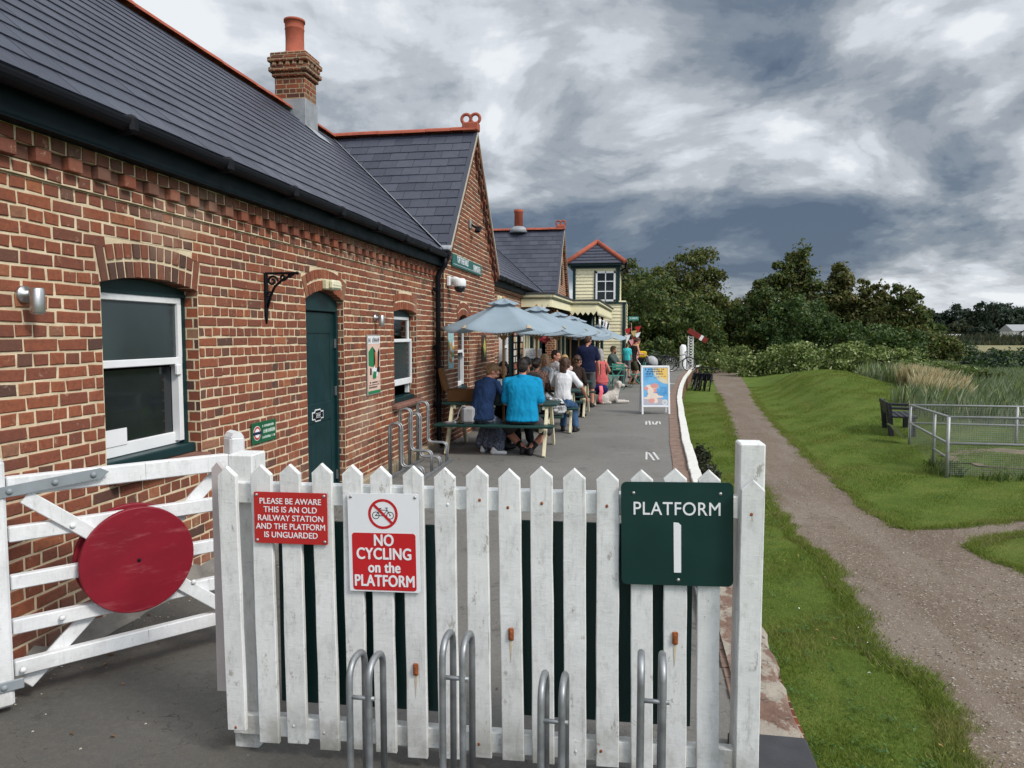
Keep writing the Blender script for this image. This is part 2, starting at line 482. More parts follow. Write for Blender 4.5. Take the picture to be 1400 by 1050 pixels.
def slate_mat():
    m = Mat('slate', 0.42, 0.45)
    r = m.rnd(); vec = m.oc((1, 1, 1), rnd=False)
    base = m.ramp(r, ((0.0, (.033, .037, .056)), (0.5, (.043, .048, .071)), (1.0, (.056, .061, .086))))
    n = m.noise(5, 6, 0.65, vec)
    col = m.mix(m.step(n, 0.52, 0.78, 0, 0.30), base, (.085, .09, .11))
    m.color(col); m.rough(m.step(m.noise(12, 4, .6, vec), .3, .7, .34, .56))
    m.bump(m.noise(22, 5, 0.6, m.oc((1, 4, 4), rnd=False)), 0.25, 0.004)
    return m.m
def asphalt_mat(name='asphalt', k=1.0):
    m = Mat(name, 0.85, 0.25)
    vec = m.oc(rnd=False)
    big = m.noise(0.7, 6, 0.6, vec); mid = m.noise(6, 6, 0.65, vec); fine = m.noise(190, 3, 0.7, vec)
    col = m.ramp(big, ((0.3, (.140, .135, .124)), (0.7, (.205, .198, .183))))
    col = m.mix(m.step(m.noise(26, 5, 0.7, vec), 0.40, 0.72, 0, 0.45), col, (.24, .23, .21))
    col = m.mix(m.step(mid, 0.55, 0.8, 0, 0.4), col, (.085, .082, .076))
    col = m.mix(m.step(fine, 0.35, 0.7, 0.0, 0.5), col, (.075, .073, .070))
    col = m.mix(m.step(m.voro(130, vec), 0.16, 0.05, 0.0, 0.55), col, (.30, .29, .27))
    st = m.noise(1.9, 7, 0.72, vec)
    col = m.mix(m.step(st, 0.57, 0.66, 0, 0.5), col, (.075, .070, .063))               # damp stains
    crk = m.noise(1.1, 6, 0.62, m.oc((1, 1, 1), rnd=False), 0.6)
    col = m.mix(m.step(m.math('ABSOLUTE', m.math('SUBTRACT', crk, 0.5)), 0.0022, 0.0004, 0, 0.7), col, (.045, .042, .038))
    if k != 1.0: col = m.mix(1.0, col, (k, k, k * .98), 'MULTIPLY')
    m.color(col); m.bump(fine, 0.6, 0.004); m.bump(m.noise(40, 4, .6, vec), 0.25, 0.01)
    return m.m
def path_mat():
    m = Mat('gravel_path', 0.92, 0.15)
    vec = m.oc(rnd=False)
    big = m.noise(0.55, 6, 0.62, vec)
    col = m.ramp(big, ((0.25, (.122, .090, .066)), (0.5, (.160, .123, .093)), (0.75, (.202, .163, .128))))
    st = m.voro(75, vec, out='Color')
    sp = m.N.new('ShaderNodeSeparateColor'); m.L.new(st, sp.inputs[0])
    col = m.mix(m.step(sp.outputs[0], 0.15, 0.95, 0.0, 0.55), col, (.13, .10, .08))
    col = m.mix(m.step(sp.outputs[1], 0.86, 0.99, 0.0, 0.6), col, (.42, .38, .32))
    dirt = m.noise(2.6, 7, 0.7, vec)
    col = m.mix(m.step(dirt, 0.52, 0.72, 0, 0.65), col, (.095, .072, .052))
    trk = m.noise(0.8, 4, 0.6, m.oc((2.2, .35, 1), rnd=False))
    col = m.mix(m.step(trk, 0.50, 0.68, 0, 0.45), col, (.225, .19, .16))
    m.color(col); m.bump(m.voro(75, vec), 0.6, 0.008); m.bump(m.noise(9, 6, .7, vec), 0.5, 0.02)
    return m.m
def grass_ground_mat():
    m = Mat('grass_ground', 0.95, 0.1)
    vec = m.oc(rnd=False)
    big = m.noise(0.35, 5, 0.6, vec); mid = m.noise(2.2, 6, 0.65, vec); fine = m.noise(38, 5, 0.7, vec)
    col = m.ramp(mid, ((0.25, (.062, .105, .018)), (0.5, (.105, .155, .027)), (0.75, (.155, .190, .042))))
    col = m.mix(m.step(big, 0.52, 0.75, 0, 0.5), col, (.185, .20, .055))
    col = m.mix(m.step(fine, 0.35, 0.8, 0, 0.6), col, (.028, .055, .012))
    # beyond the lawn: rough marsh grass, then pale stubble
    sp = m.N.new('ShaderNodeSeparateXYZ'); tc = m.N.new('ShaderNodeTexCoord'); m.L.new(tc.outputs['Object'], sp.inputs[0])
    far = m.step(m.math('ADD', sp.outputs[1], m.math('MULTIPLY', mid, 8.0)), 48, 62)
    rough = m.ramp(m.noise(0.12, 8, .65, vec), ((.3, (.055, .066, .026)), (.5, (.115, .115, .055)), (.7, (.20, .185, .10))))
    col = m.mix(far, col, rough)
    col = m.mix(m.step(sp.outputs[1], 95, 130, 0, .85), col, (.245, .225, .125))
    m.color(col); m.bump(fine, 0.9, 0.03); m.bump(mid, 0.6, 0.06)
    return m.m
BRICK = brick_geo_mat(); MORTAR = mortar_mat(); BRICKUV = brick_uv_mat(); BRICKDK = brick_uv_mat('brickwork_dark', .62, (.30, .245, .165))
SLATE = slate_mat(); ASPHALT = asphalt_mat(); PATHM = path_mat(); GRASSG = grass_ground_mat()

# ------------------------------------------------------------------ ground, path, platform
GZ = -0.55
def sst(a, b, x):
    t = np.clip((x - a) / (b - a), 0, 1); return t * t * (3 - 2 * t)
def path_right(y):      # right-hand edge of the path, for keeping the lawn's rise off it
    return np.interp(y, [0, 9, 12, 27, 62, 90], [4.6, 4.4, 3.1, 4.1, 7.9, 9.0])
def gh(x, y):
    x = np.asarray(x, float); y = np.asarray(y, float)
    m = 0.85 * np.exp(-((x - 7.6) / 2.6) ** 2 - ((y - 31) / 8.5) ** 2)
    m += 0.10 * np.exp(-((x - 6.3) / 1.4) ** 2 - ((y - 21) / 3.2) ** 2)
    m += 0.5 * sst(40, 60, y) * np.exp(-((x - 12) / 5) ** 2)
    m += 0.06 * np.sin(x * 1.7 + y * .4) * np.sin(y * .9 - x * .3)
    m = m * sst(0.2, 2.2, x - path_right(y))
    # the verge left of the path rises towards the trees
    m += 0.75 * sst(38, 50, y) * sst(.3, 2.5, np.interp(y, [0, 38, 62], [0, 3.6, 7.0]) - x) * (x > 0)
    return GZ + m
def build_ground():
    xs = np.unique(np.concatenate([[-2500, -900, -300, -120, -60, -30, -15, -8, -3, 0], np.arange(.5, 16, .22), np.arange(16, 40, 1.0), [45, 55, 70, 90, 130, 200, 320, 600, 1200, 2500]]))
    ys = np.unique(np.concatenate([[-300, -60, -20, -6, 0], np.arange(1, 45, .3), np.arange(45, 90, 1.5), [95, 105, 120, 140, 170, 220, 300, 500, 900, 1800, 3500]]))
    X, Y = np.meshgrid(xs, ys); Z = gh(X, Y)
    nx, ny = len(xs), len(ys)
    mb = MB()
    vs = np.stack([X.ravel(), Y.ravel(), Z.ravel()], 1).tolist()
    fs = [(j * nx + i, j * nx + i + 1, (j + 1) * nx + i + 1, (j + 1) * nx + i) for j in range(ny - 1) for i in range(nx - 1)]
    mb.add(vs, fs, 0, .5, True)
    tag(mb.build('grass_ground', GRASSG), kind='structure')
build_ground()
_pl = [(1240, 1300), (1322, 1052), (1300, 1000), (1267, 932), (1240, 915), (1198, 898), (1170, 850), (1150, 806), (1143, 790), (1137, 776), (1110, 753), (1092, 740), (1078, 722), (1060, 700), (1046, 680), (1030, 655), (1006, 612), (994, 575), (984, 545), (976, 522), (973, 513), (977, 504), (985, 498)]
_pr = [(1004, 496.5), (1006, 500), (1013, 515), (1032, 545), (1060, 580), (1100, 620), (1140, 655), (1172, 684), (1200, 706), (1232, 724), (1262, 724), (1300, 722), (1345, 716), (1420, 710), (1560, 700), (1560, 716), (1400, 731), (1372, 734), (1342, 741), (1328, 749), (1340, 758), (1362, 766), (1400, 779), (1560, 840), (1900, 1300)]
def resample(poly, step):
    out = []
    for a, b in zip(poly[:-1], poly[1:]):
        n = max(1, int((b - a).length / step))
        out += [a.lerp(b, i / n) for i in range(n)]
    return out + [poly[-1]]
PATH_POLY = []
def build_path():
    r = random.Random(5)
    L = resample([on_z(*p, GZ) for p in _pl], .12); Rr = resample([on_z(*p, GZ) for p in _pr], .12)
    pts = []
    ph = [r.uniform(0, 6) for _ in range(6)]
    for i, p in enumerate(L + Rr):
        k = min(1.0, 8 / max(p.y, 8))
        w = .03 * math.sin(p.x * 5 + p.y * 4 + ph[0]) + .02 * math.sin(p.y * 11 - p.x * 9 + ph[1]) + r.uniform(-.012, .012)
        pts.append(Vector((p.x + w, p.y + w * .7 * k, 0)))
    PATH_POLY.extend((p.x, p.y) for p in pts)
    bm = bmesh.new()
    vs = [bm.verts.new((p.x, p.y, GZ + .006)) for p in pts]
    f = bm.faces.new(vs); bmesh.ops.triangulate(bm, faces=[f])
    bmesh.ops.recalc_face_normals(bm, faces=bm.faces[:])
    for f in bm.faces:
        if f.normal.z < 0: f.normal_flip()
    me = bpy.data.meshes.new('path'); bm.to_mesh(me); bm.free(); me.materials.append(PATHM)
    o = bpy.data.objects.new('path', me); COL.objects.link(o); tag(o, kind='structure')
build_path()
def in_path(x, y):
    x = np.asarray(x); y = np.asarray(y); ins = np.zeros(x.shape, bool)
    P = np.array(PATH_POLY); n = len(P); j = n - 1
    for i in range(n):
        xi, yi = P[i]; xj, yj = P[j]
        if yi != yj:
            c = ((yi > y) != (yj > y)) & (x < (xj - xi) * (y - yi) / (yj - yi) + xi)
            ins ^= c
        j = i
    return ins
# platform: edge line (outer face of the kerb)
EDGE = [(-6, .80), (2.2, .80), (4.5, .80), (7, .80), (9.4, .80), (12.4, .87), (15.9, 1.00), (18.5, 1.11), (21.1, 1.22), (24, 1.41), (27, 1.63), (31, 1.97), (34, 2.28), (38, 2.70), (44, 3.6), (56, 5.6)]
def edge_x(y): return float(np.interp(y, [e[0] for e in EDGE], [e[1] for e in EDGE]))
def build_platform():
    ys = [-6 + .5 * i for i in range(125)]
    mb = MB()
    xs_off = .33
    for a, b in zip(ys[:-1], ys[1:]):
        ea, eb = edge_x(a), edge_x(b)
        mb.quad((-14, a, 0), (ea - xs_off, a, 0), (eb - xs_off, b, 0), (-14, b, 0), 0, .5)
    tag(mb.build('platform', [ASPHALT]), kind='structure')
    r = random.Random(19); ap = MB(); vs = []  # darker asphalt sheet laid just over the platform, by the fence and gate
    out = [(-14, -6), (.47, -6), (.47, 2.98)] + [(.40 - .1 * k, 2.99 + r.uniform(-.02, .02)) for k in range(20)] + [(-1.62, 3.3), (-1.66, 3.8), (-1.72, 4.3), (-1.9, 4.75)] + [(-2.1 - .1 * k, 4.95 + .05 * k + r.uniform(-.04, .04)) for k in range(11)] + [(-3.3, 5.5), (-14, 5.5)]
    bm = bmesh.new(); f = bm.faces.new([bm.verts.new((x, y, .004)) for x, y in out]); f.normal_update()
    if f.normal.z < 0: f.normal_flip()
    bmesh.ops.triangulate(bm, faces=[f]); me = bpy.data.meshes.new('dark_paving'); bm.to_mesh(me); bm.free(); me.materials.append(asphalt_mat('dark_asphalt', .62))
    o = bpy.data.objects.new('dark_paving', me); COL.objects.link(o); tag(o, kind='structure')
    # brick edge course, then the retaining wall and its white coping
    wall = MB(); cop = MB(); strip = MB()
    y = -6.0; r = random.Random(8)
    white = paint('white_coping_paint', (.64, .63, .59), .7, .12, 7, .3, dirt=.5, dirtcol=(.33, .30, .24))
    edgeb = paint('edge_brick', (.20, .135, .105), .9, .4, 9, .5, dirt=.5, dirtcol=(.10, .085, .06))
    stone = Mat('lichen_stone', .95, .1)
    vec = stone.oc(rnd=False)
    c = stone.ramp(stone.noise(3, 6, .65, vec), ((.3, (.13, .075, .058)), (.5, (.21, .135, .105)), (.7, (.27, .21, .165))))
    c = stone.mix(stone.step(stone.noise(6, 8, .72, stone.oc((1, .55, 1), rnd=False)), .45, .53, 0, .9), c, (.36, .325, .27))
    c = stone.mix(stone.step(stone.noise(16, 6, .7, vec), .55, .66, 0, .8), c, (.085, .065, .05))
    stone.color(c).bump(stone.noise(9, 8, .7, vec), .9, .03)
    y = -6.0
    while y < 50:
        d = .115 if y < 30 else .5
        e = edge_x(y + d / 2)
        sx = -(edge_x(y + d) - edge_x(y)) / d
        rot = Matrix.Rotation(math.atan(sx), 3, 'Z')
        strip.box((e - .235 + r.uniform(-.006, .006), y + d / 2, .002 + r.uniform(-.003, .003)), (.20, d - .008, .02), 0, None, rot, .004)
        y += d
    y = 5.3
    while y < 46:
        d = .45
        e = edge_x(y + d / 2); sx = -(edge_x(y + d) - edge_x(y)) / d
        rot = Matrix.Rotation(math.atan(sx), 3, 'Z')
        cop.box((e - .065 + r.uniform(-.005, .005), y + d / 2, .012 + r.uniform(-.005, .005)), (.135, d - .006, .085), 0, None, rot, .008)
        y += d
    # weathered stone slab and brick kerb by the fence, where the paint has gone
    y = 1.6
    while y < 3.28:
        d = .42; cop.box((.575, y + d / 2, .0), (.33, d - .006, .10), 2, None, None, .01); y += d
    nn = 26; r2 = random.Random(3)
    prof = []
    for i in range(nn + 1):
        yy = 3.29 + (5.29 - 3.29) * i / nn
        prof.append((float(np.interp(yy, [3.1, 4.5, 5.3], [.733, .775, .805])) + .010 * math.sin(i * 1.3) + r2.uniform(-.008, .008), yy))
    vs = []; fs = []
    for i, (xr, yy) in enumerate(prof):
        z = .028 + r2.uniform(-.004, .004)
        vs += [(.50, yy, z), (.66, yy, z + r2.uniform(-.006, .006)), (xr - .02, yy, z - .004), (xr, yy, z - .03), (xr, yy, -.09)]
        if i:
            o = (i - 1) * 5
            fs += [(o + k, o + k + 1, o + k + 6, o + k + 5) for k in range(4)]
    cop.add(vs, fs, 1, .5)
    tag(cop.build('platform_coping', [white, stone.m, paint('dark_tile', (.045, .045, .05), .6, .25, 8, .3)]), kind='structure')
    for a, b in zip(ys[:-1], ys[1:]):
        ea, eb = edge_x(a) - .03, edge_x(b) - .03
        wall.quad((ea, a, -.9), (eb, b, -.9), (eb, b, -.03), (ea, a, -.03), 0, .5)
        wall.quad((ea - .3, a, -.03), (ea, a, -.03), (eb, b, -.03), (eb - .3, b, -.03), 0, .5)
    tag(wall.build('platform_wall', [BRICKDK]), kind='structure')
    tag(strip.build('platform_edging', [edgeb]), kind='structure')
    # worn white paint marks by the edge
    mk = MB(); wp = paint('worn_marking', (.55, .55, .53), .8, .25, 20, .2, dirt=.7, dirtcol=(.17, .17, .16))
    for (yc, ln, xo) in ((11.0, .85, -.83), (15.2, .75, -.79), (19.4, .7, -.74), (23.5, .6, -.66), (27.5, .5, -.62)):
        e = edge_x(yc) + xo
        for j in range(5):
            if r.random() < .12: continue
            q = r.uniform(.55, 1.0); yy = yc + r.uniform(-.1, .1) * ln
            mk.box((e + j * .068, yy, .003), (r.uniform(.028, .042), ln * q, .004), 0, None, Matrix.Rotation(r.choice((0, 0, .10, -.10)) + r.uniform(-.02, .02), 3, 'Z'))
    tag(mk.build('platform_markings', wp), kind='structure')
build_platform()
# ------------------------------------------------------------------ the station building
WX, GX = -3.195, -3.03
COURSE = .0767
GREEN = paint('dark_green_paint', (.006, .030, .033), .4, .2, 5, .05, .3)
FASCIA = paint('fascia_green_shaded', (.003, .009, .012), .5, .2, 5, .05, .12)  # door green darkened, the shade under the gutter put into the colour
WHITEW = paint('white_gloss_paint', (.76, .77, .78), .4, .05, 4, .05, .4)
BLACKM = paint('black_gutter_plastic', (.006, .007, .010), .5, .2, 5, .05, .14)
TERRA = paint('terracotta', (.33, .085, .05), .8, .25, 6, .3, dirt=.3, dirtcol=(.16, .10, .07))
LEAD = paint('lead_flashing', (.27, .29, .31), .55, .25, 6, .3, .4)
CREAMP = paint('cream_paint', (.80, .735, .50), .55, .06, 3, .05, dirt=.12)
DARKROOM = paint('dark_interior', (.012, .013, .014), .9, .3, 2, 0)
def arch_geom(o):
    c = (o['y0'] + o['y1']) / 2; half = (o['y1'] - o['y0']) / 2; rise = o['rise']
    Rr = (half * half + rise * rise) / (2 * rise); zc = o['spring'] + rise - Rr
    return c, half, Rr, zc
BAND = .228
def excluded(o, z):
    """span of an opening and its arch at height z"""
    if z < o['sill']: return None
    if z < o['spring']: return (o['y0'], o['y1'])
    c, half, Rr, zc = arch_geom(o); Ro = Rr + BAND
    q = Ro * Ro - (z - zc) ** 2
    if q <= 0: return None
    a = math.asin(half / Rr)
    w = min(math.sqrt(q), half + (z - o['spring']) * math.tan(a) + .004)
    return (c - w, c + w) if z < zc + Ro else None
def spans(y0, y1, z, ops):
    out = [(y0, y1)]
    for o in ops:
        e = excluded(o, z)
        if not e: continue
        nw = []
        for a, b in out:
            if e[1] <= a or e[0] >= b: nw.append((a, b)); continue
            if e[0] > a: nw.append((a, e[0]))
            if e[1] < b: nw.append((e[1], b))
        out = nw
    return out
def one_brick(mb, X, ya, yb, za, zb, r, val, proud=0.0):
    j = lambda: r.uniform(-.0042, .0042)
    g = .0076
    ya += g; yb -= g; za += g; zb -= g
    if yb - ya < .02: return
    x = X + proud + r.uniform(-.0025, .003)
    c = .0045
    co = [(ya + j(), za + j()), (yb + j(), za + j()), (yb + j(), zb + j()), (ya + j(), zb + j())]
    ci = [(co[0][0] + c, co[0][1] + c), (co[1][0] - c, co[1][1] + c), (co[2][0] - c, co[2][1] - c), (co[3][0] + c, co[3][1] - c)]
    vs = [(X - .012, a, b) for a, b in co] + [(x - .004, a, b) for a, b in co] + [(x, a, b) for a, b in ci]
    fs = [(8, 9, 10, 11)] + [(k, (k + 1) % 4, 4 + (k + 1) % 4, 4 + k) for k in range(4)] + [(4 + k, 4 + (k + 1) % 4, 8 + (k + 1) % 4, 8 + k) for k in range(4)]
    mb.add(vs, fs, 0, val)
def brick_face(mb, X, y0, y1, z0, z1, ops, r, lim=None, tone=0.0):
    n = int(round((z1 - z0) / COURSE)); h = (z1 - z0) / n
    for i in range(n):
        za, zb = z0 + i * h, z0 + (i + 1) * h; zm = (za + zb) / 2
        a0, b0 = (y0, y1) if lim is None else lim(zm, y0, y1)
        if b0 - a0 < .05: continue
        head = i % 2 == 1
        w = .114 if head else .228
        for a, b in spans(a0, b0, zm, ops):
            mb.quad((X - .0065, a, za), (X - .0065, b, za), (X - .0065, b, zb), (X - .0065, a, zb), 1, .5)
            k = math.floor(a / w - (.5 if head else 0)) * w + (w / 2 if head else 0)
            cuts = [a]
            y = k
            while y < b:
                if y > a + .035 and y < b - .035: cuts.append(y + r.uniform(-.006, .006))
                y += w
            cuts.append(b)
            for p, q in zip(cuts[:-1], cuts[1:]):
                val = r.betavariate(2.2, 2.2) + tone
                if r.random() < .045: val = r.uniform(0, .14)
                if r.random() < .04: val = r.uniform(.94, 1)
                one_brick(mb, X, p, q, za, zb, r, max(0, min(1, val)))
def arch_bricks(mb, X, o, r, redder=0.0):
    c, half, Rr, zc = arch_geom(o)
    a = math.asin(half / Rr); n = int(round(2 * a * Rr / .078))
    for i in range(n):
        t0 = -a + 2 * a * i / n; t1 = -a + 2 * a * (i + 1) / n
        rings = ((0, .226),) if (i % 13 == 0 or i == n - 1) else ((0, .112), (.115, .226))
        for r0, r1 in rings:
            x = X + r.uniform(-.001, .004)
            g = .0098
            pts = []
            for t, q, s in ((t0, r0, 1), (t1, r0, -1), (t1, r1, -1), (t0, r1, 1)):
                rad = Rr + q + (g if q == r0 else -g) * (0 if (q == r0 and r0 == 0) else 1)
                tt = t + s * g / rad
                pts.append((c + math.sin(tt) * rad + r.uniform(-.002, .002), zc + math.cos(tt) * rad + r.uniform(-.002, .002)))
            cy = sum(p[0] for p in pts) / 4; cz = sum(p[1] for p in pts) / 4
            ins = [(p[0] + (cy - p[0]) * .07, p[1] + (cz - p[1]) * .05) for p in pts]
            vs = [(X - .11, *p) for p in pts] + [(x - .004, *p) for p in pts] + [(x, *p) for p in ins]
            fs = [(8, 9, 10, 11)] + [(k, (k + 1) % 4, 4 + (k + 1) % 4, 4 + k) for k in range(4)] + [(4 + k, 4 + (k + 1) % 4, 8 + (k + 1) % 4, 8 + k) for k in range(4)]
            mb.add(vs, fs, 0, min(1, max(0, r.betavariate(2, 2) * .75 + redder)))
    # mortar behind the arch
    m = 24
    vs = []; fs = []
    ax = a + .05 / Rr
    for i in range(m + 1):
        t = -ax + 2 * ax * i / m
        for q in (0.003, BAND + .10):
            vs.append((X - .0085, c + math.sin(t) * (Rr + q), zc + math.cos(t) * (Rr + q)))
        vs.append((X - .16, c + math.sin(t) * (Rr + .003), zc + math.cos(t) * (Rr + .003)))
    for i in range(m):
        o_ = i * 3
        fs += [(o_, o_ + 3, o_ + 4, o_ + 1), (o_, o_ + 2, o_ + 5, o_ + 3)]
    mb.add(vs, fs, 1, .5)
def reveal(mb, X, o, depth):
    for y in (o['y0'], o['y1']):
        mb.quad((X - .008, y, o['sill']), (X - depth, y, o['sill']), (X - depth, y, o['spring'] + .002), (X - .008, y, o['spring'] + .002), 2, .5)
OPS = [dict(y0=4.005, y1=5.0, sill=.93, spring=2.115, rise=.055), dict(y0=6.80, y1=7.74, sill=-1, spring=2.15, rise=.10), dict(y0=9.44, y1=10.46, sill=.86, spring=2.10, rise=.045)]
GOPS = [dict(y0=12.30, y1=13.20, sill=.80, spring=2.02, rise=.12)]
station = thing('station_building', 'long red brick station building with slate roofs, two gables and one chimney', 'building', (-5.75, 8, 0))
def bpart(name, mb, mats, parent=None): return mb.build(name, mats, parent or station, world=True)
def build_walls():
    r = random.Random(21)
    mb = MB()
    brick_face(mb, WX, 1.2, 11.42, 0.0, 2.63, OPS, r)
    for i, o in enumerate(OPS):
        arch_bricks(mb, WX, o, r, (-.14, .32, .30)[i]); reveal(mb, WX, o, (.12, .085, .12)[i])
    # eaves: three projecting courses, the middle one toothed
    y = 1.2
    while y < 11.42:
        one_brick(mb, WX + .02, y, y + .114, 2.632, 2.708, r, r.betavariate(2, 2) * .8)
        one_brick(mb, WX + .055, y, y + .114, 2.785, 2.868, r, r.betavariate(2, 2) * .55)
        y += .114
    mb.box((WX - .06, 6.3, 2.67), (.15, 10.2, .076), 1); mb.box((WX - .045, 6.3, 2.746), (.10, 10.2, .076), 1); mb.box((WX - .03, 6.3, 2.83), (.155, 10.2, .078), 1)
    y = 1.2
    while y < 11.3:
        mb.box((WX + .01, y + .057, 2.747), (.105, .104, .074), 0, r.betavariate(2, 2) * .85, None, .004)
        mb.box((WX - .012, y + .171, 2.747), (.07, .108, .074), 0, r.random() * .3, None, .004)
        y += .228
    bpart('wall', mb, [BRICK, MORTAR, BRICKUV])
    # projecting gable
    g = MB(); hw = lambda z: min(2.08, max(0.0, (5.50 - z) / 1.14) - .06)
    def lim(z, a, b):
        return (13.5 - hw(z), 13.5 + hw(z)) if z > 2.9 else (11.42, 15.58)
    brick_face(g, GX, 11.42, 15.58, 0.0, 5.45, GOPS, r, lim, -.09)
    arch_bricks(g, GX, GOPS[0], r, .05); reveal(g, GX, GOPS[0], .12)
    for y, sgn in ((11.42, -1), (15.58, 1)):
        g.quad((WX - .3, y, 0), (GX - .007, y, 0), (GX - .007, y, 2.9), (WX - .3, y, 2.9), 3, .5)  # returns in darker brickwork, their shade put into the colour
    # raking courses under the verges: a band of bricks and teeth
    for sgn in (-1, 1):
        L = math.hypot(2.2, 2.2 * 1.14); n = int(L / .11)
        ang = math.atan(1.14)
        for i in range(n):
            t = (i + .5) / n
            y = 13.5 + sgn * 2.16 * t; z = 5.47 - 2.16 * 1.14 * t
            rot = Matrix.Rotation(-sgn * ang, 3, 'X')
            nrm = Vector((0, sgn * math.sin(ang), math.cos(ang)))
            p = Vector((GX, y, z)) - nrm * .05
            g.box(p + Vector((.045, 0, 0)), (.10, .105, .07), 0, r.random() * .22, rot, .004)
            p2 = Vector((GX, y, z)) - nrm * .13
            g.box(p2 + Vector((.012 if i % 2 else .035, 0, 0)), (.09, .10, .075), 0, r.random() * .3, rot, .004)
            if i % 3 == 0 and i > 3:
                p3 = Vector((GX, y, z)) - nrm * .23
                g.box(p3 + Vector((.0, 0, 0)), (.05, .11, .11), 0, r.random() * .4, rot, .004)
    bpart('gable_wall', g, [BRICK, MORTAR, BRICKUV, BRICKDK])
    # wall of the middle range and the second gable beyond
    f = MB()
    f.box((WX - .15, 20.0, 1.4), (.3, 8.84, 2.8), 0)
    f.box((WX - .03, 20.0, 2.83), (.2, 8.84, .08), 0)
    f.box((-4.5, 31.2, 1.4), (2.6, 5.6, 2.8), 0)
    bpart('rear_wall', f, [BRICKUV])
    g2 = MB(); X2 = -2.72; y2 = 26.45
    g2.prism([(-2.08, 0), (2.08, 0), (2.08, 3.05), (0, 5.42), (-2.08, 3.05)], (X2 - .3, y2, 0), (0, 1, 0), (0, 0, 1), (.3, 0, 0), 0, .5)
    for sgn in (-1, 1):
        for i in range(26):
            t = (i + .5) / 26
            rot = Matrix.Rotation(-sgn * math.atan(1.14), 3, 'X')
            g2.box((X2 + .03, y2 + sgn * 2.15 * t, 5.40 - 2.15 * 1.14 * t - .03), (.12, .11, .13 if i % 2 else .09), 0, None, rot)
    g2.prism([(-.18, 3.55), (.18, 3.55), (.18, 4.1), (.1, 4.25), (0, 4.32), (-.1, 4.25), (-.18, 4.1)], (X2 + .004, y2 + .1, 0), (0, 1, 0), (0, 0, 1), (.012, 0, 0), 1, .5)
    bpart('gable_wall', g2, [BRICKUV, DARKROOM])
    # end wall behind the camera's left
    e = MB(); e.box((-5.8, 1.1, 1.4), (5.2, .19, 2.8), 0); e.box((-8.35, 18, 1.4), (.2, 32, 2.8), 0)
    bpart('end_wall', e, [BRICKUV])
build_walls()
EAVE_X, EAVE_Z, RIDGE_X, RIDGE_Z = -3.03, 3.10, -5.75, 5.50
def slates(mb, p0, along, upv, length, height, r, wid=.30, gauge=.222, keep=None):
    """rows of slates on the plane through p0 (lower corner)"""
    p0 = Vector(p0); along = Vector(along).normalized(); up = Vector(upv).normalized(); nrm = along.cross(up)
    if nrm.z < 0: nrm = -nrm
    rows = int(math.ceil(height / gauge)); tilt = .013
    mb.add([p0 - nrm * .03, p0 + along * length - nrm * .03, p0 + along * length + up * height - nrm * .03, p0 + up * height - nrm * .03], ((0, 1, 2, 3),), 0, 0)
    for i in range(rows):
        h0 = i * gauge - .0; h1 = min(h0 + gauge + .06, height)
        u = -(wid / 2 if i % 2 else 0)
        while u < length:
            a = max(u, 0) + .003; b = min(u + wid, length) - .003
            u += wid
            if b - a < .02: continue
            cpt = p0 + along * ((a + b) / 2) + up * (h0 + .1)
            if keep and not keep(cpt): continue
            dz = r.uniform(-.0015, .0015); dh = r.uniform(-.004, .004)
            vs = []
            for (uu, hh, off) in ((a, h0 + dh, tilt + dz), (b, h0 + dh, tilt + dz), (b, h1, .0), (a, h1, .0)):
                vs.append(p0 + along * uu + up * hh + nrm * off)
            low = [vs[0] - nrm * .012, vs[1] - nrm * .012]
            mb.add(vs + low, ((0, 1, 2, 3), (4, 5, 1, 0), (4, 0, 3), (5, 2, 1)), 0, r.random())
def ridge_tiles(mb, a, b, r, rad=.115, step=.45):
    a = Vector(a); b = Vector(b); d = (b - a); L = d.length; d.normalize(); n = int(L / step)
    side = d.cross(Vector((0, 0, 1))).normalized()
    for i in range(n):
        p = a + d * (i * L / n); q = a + d * ((i + 1) * L / n - .008)
        vs = []
        for t, z0 in ((p, r.uniform(-.004, .004)), (q, r.uniform(-.004, .004))):
            for k in range(7):
                th = math.pi * k / 6
                vs.append(t + side * math.cos(th) * rad + Vector((0, 0, math.sin(th) * rad * .72 - .02 + z0)))
        fs = [(k, k + 1, k + 8, k + 7) for k in range(6)] + [tuple(range(7)), tuple(range(7, 14))]
        mb.add(vs, fs, 0, None)
    m0 = a.lerp(b, .5)
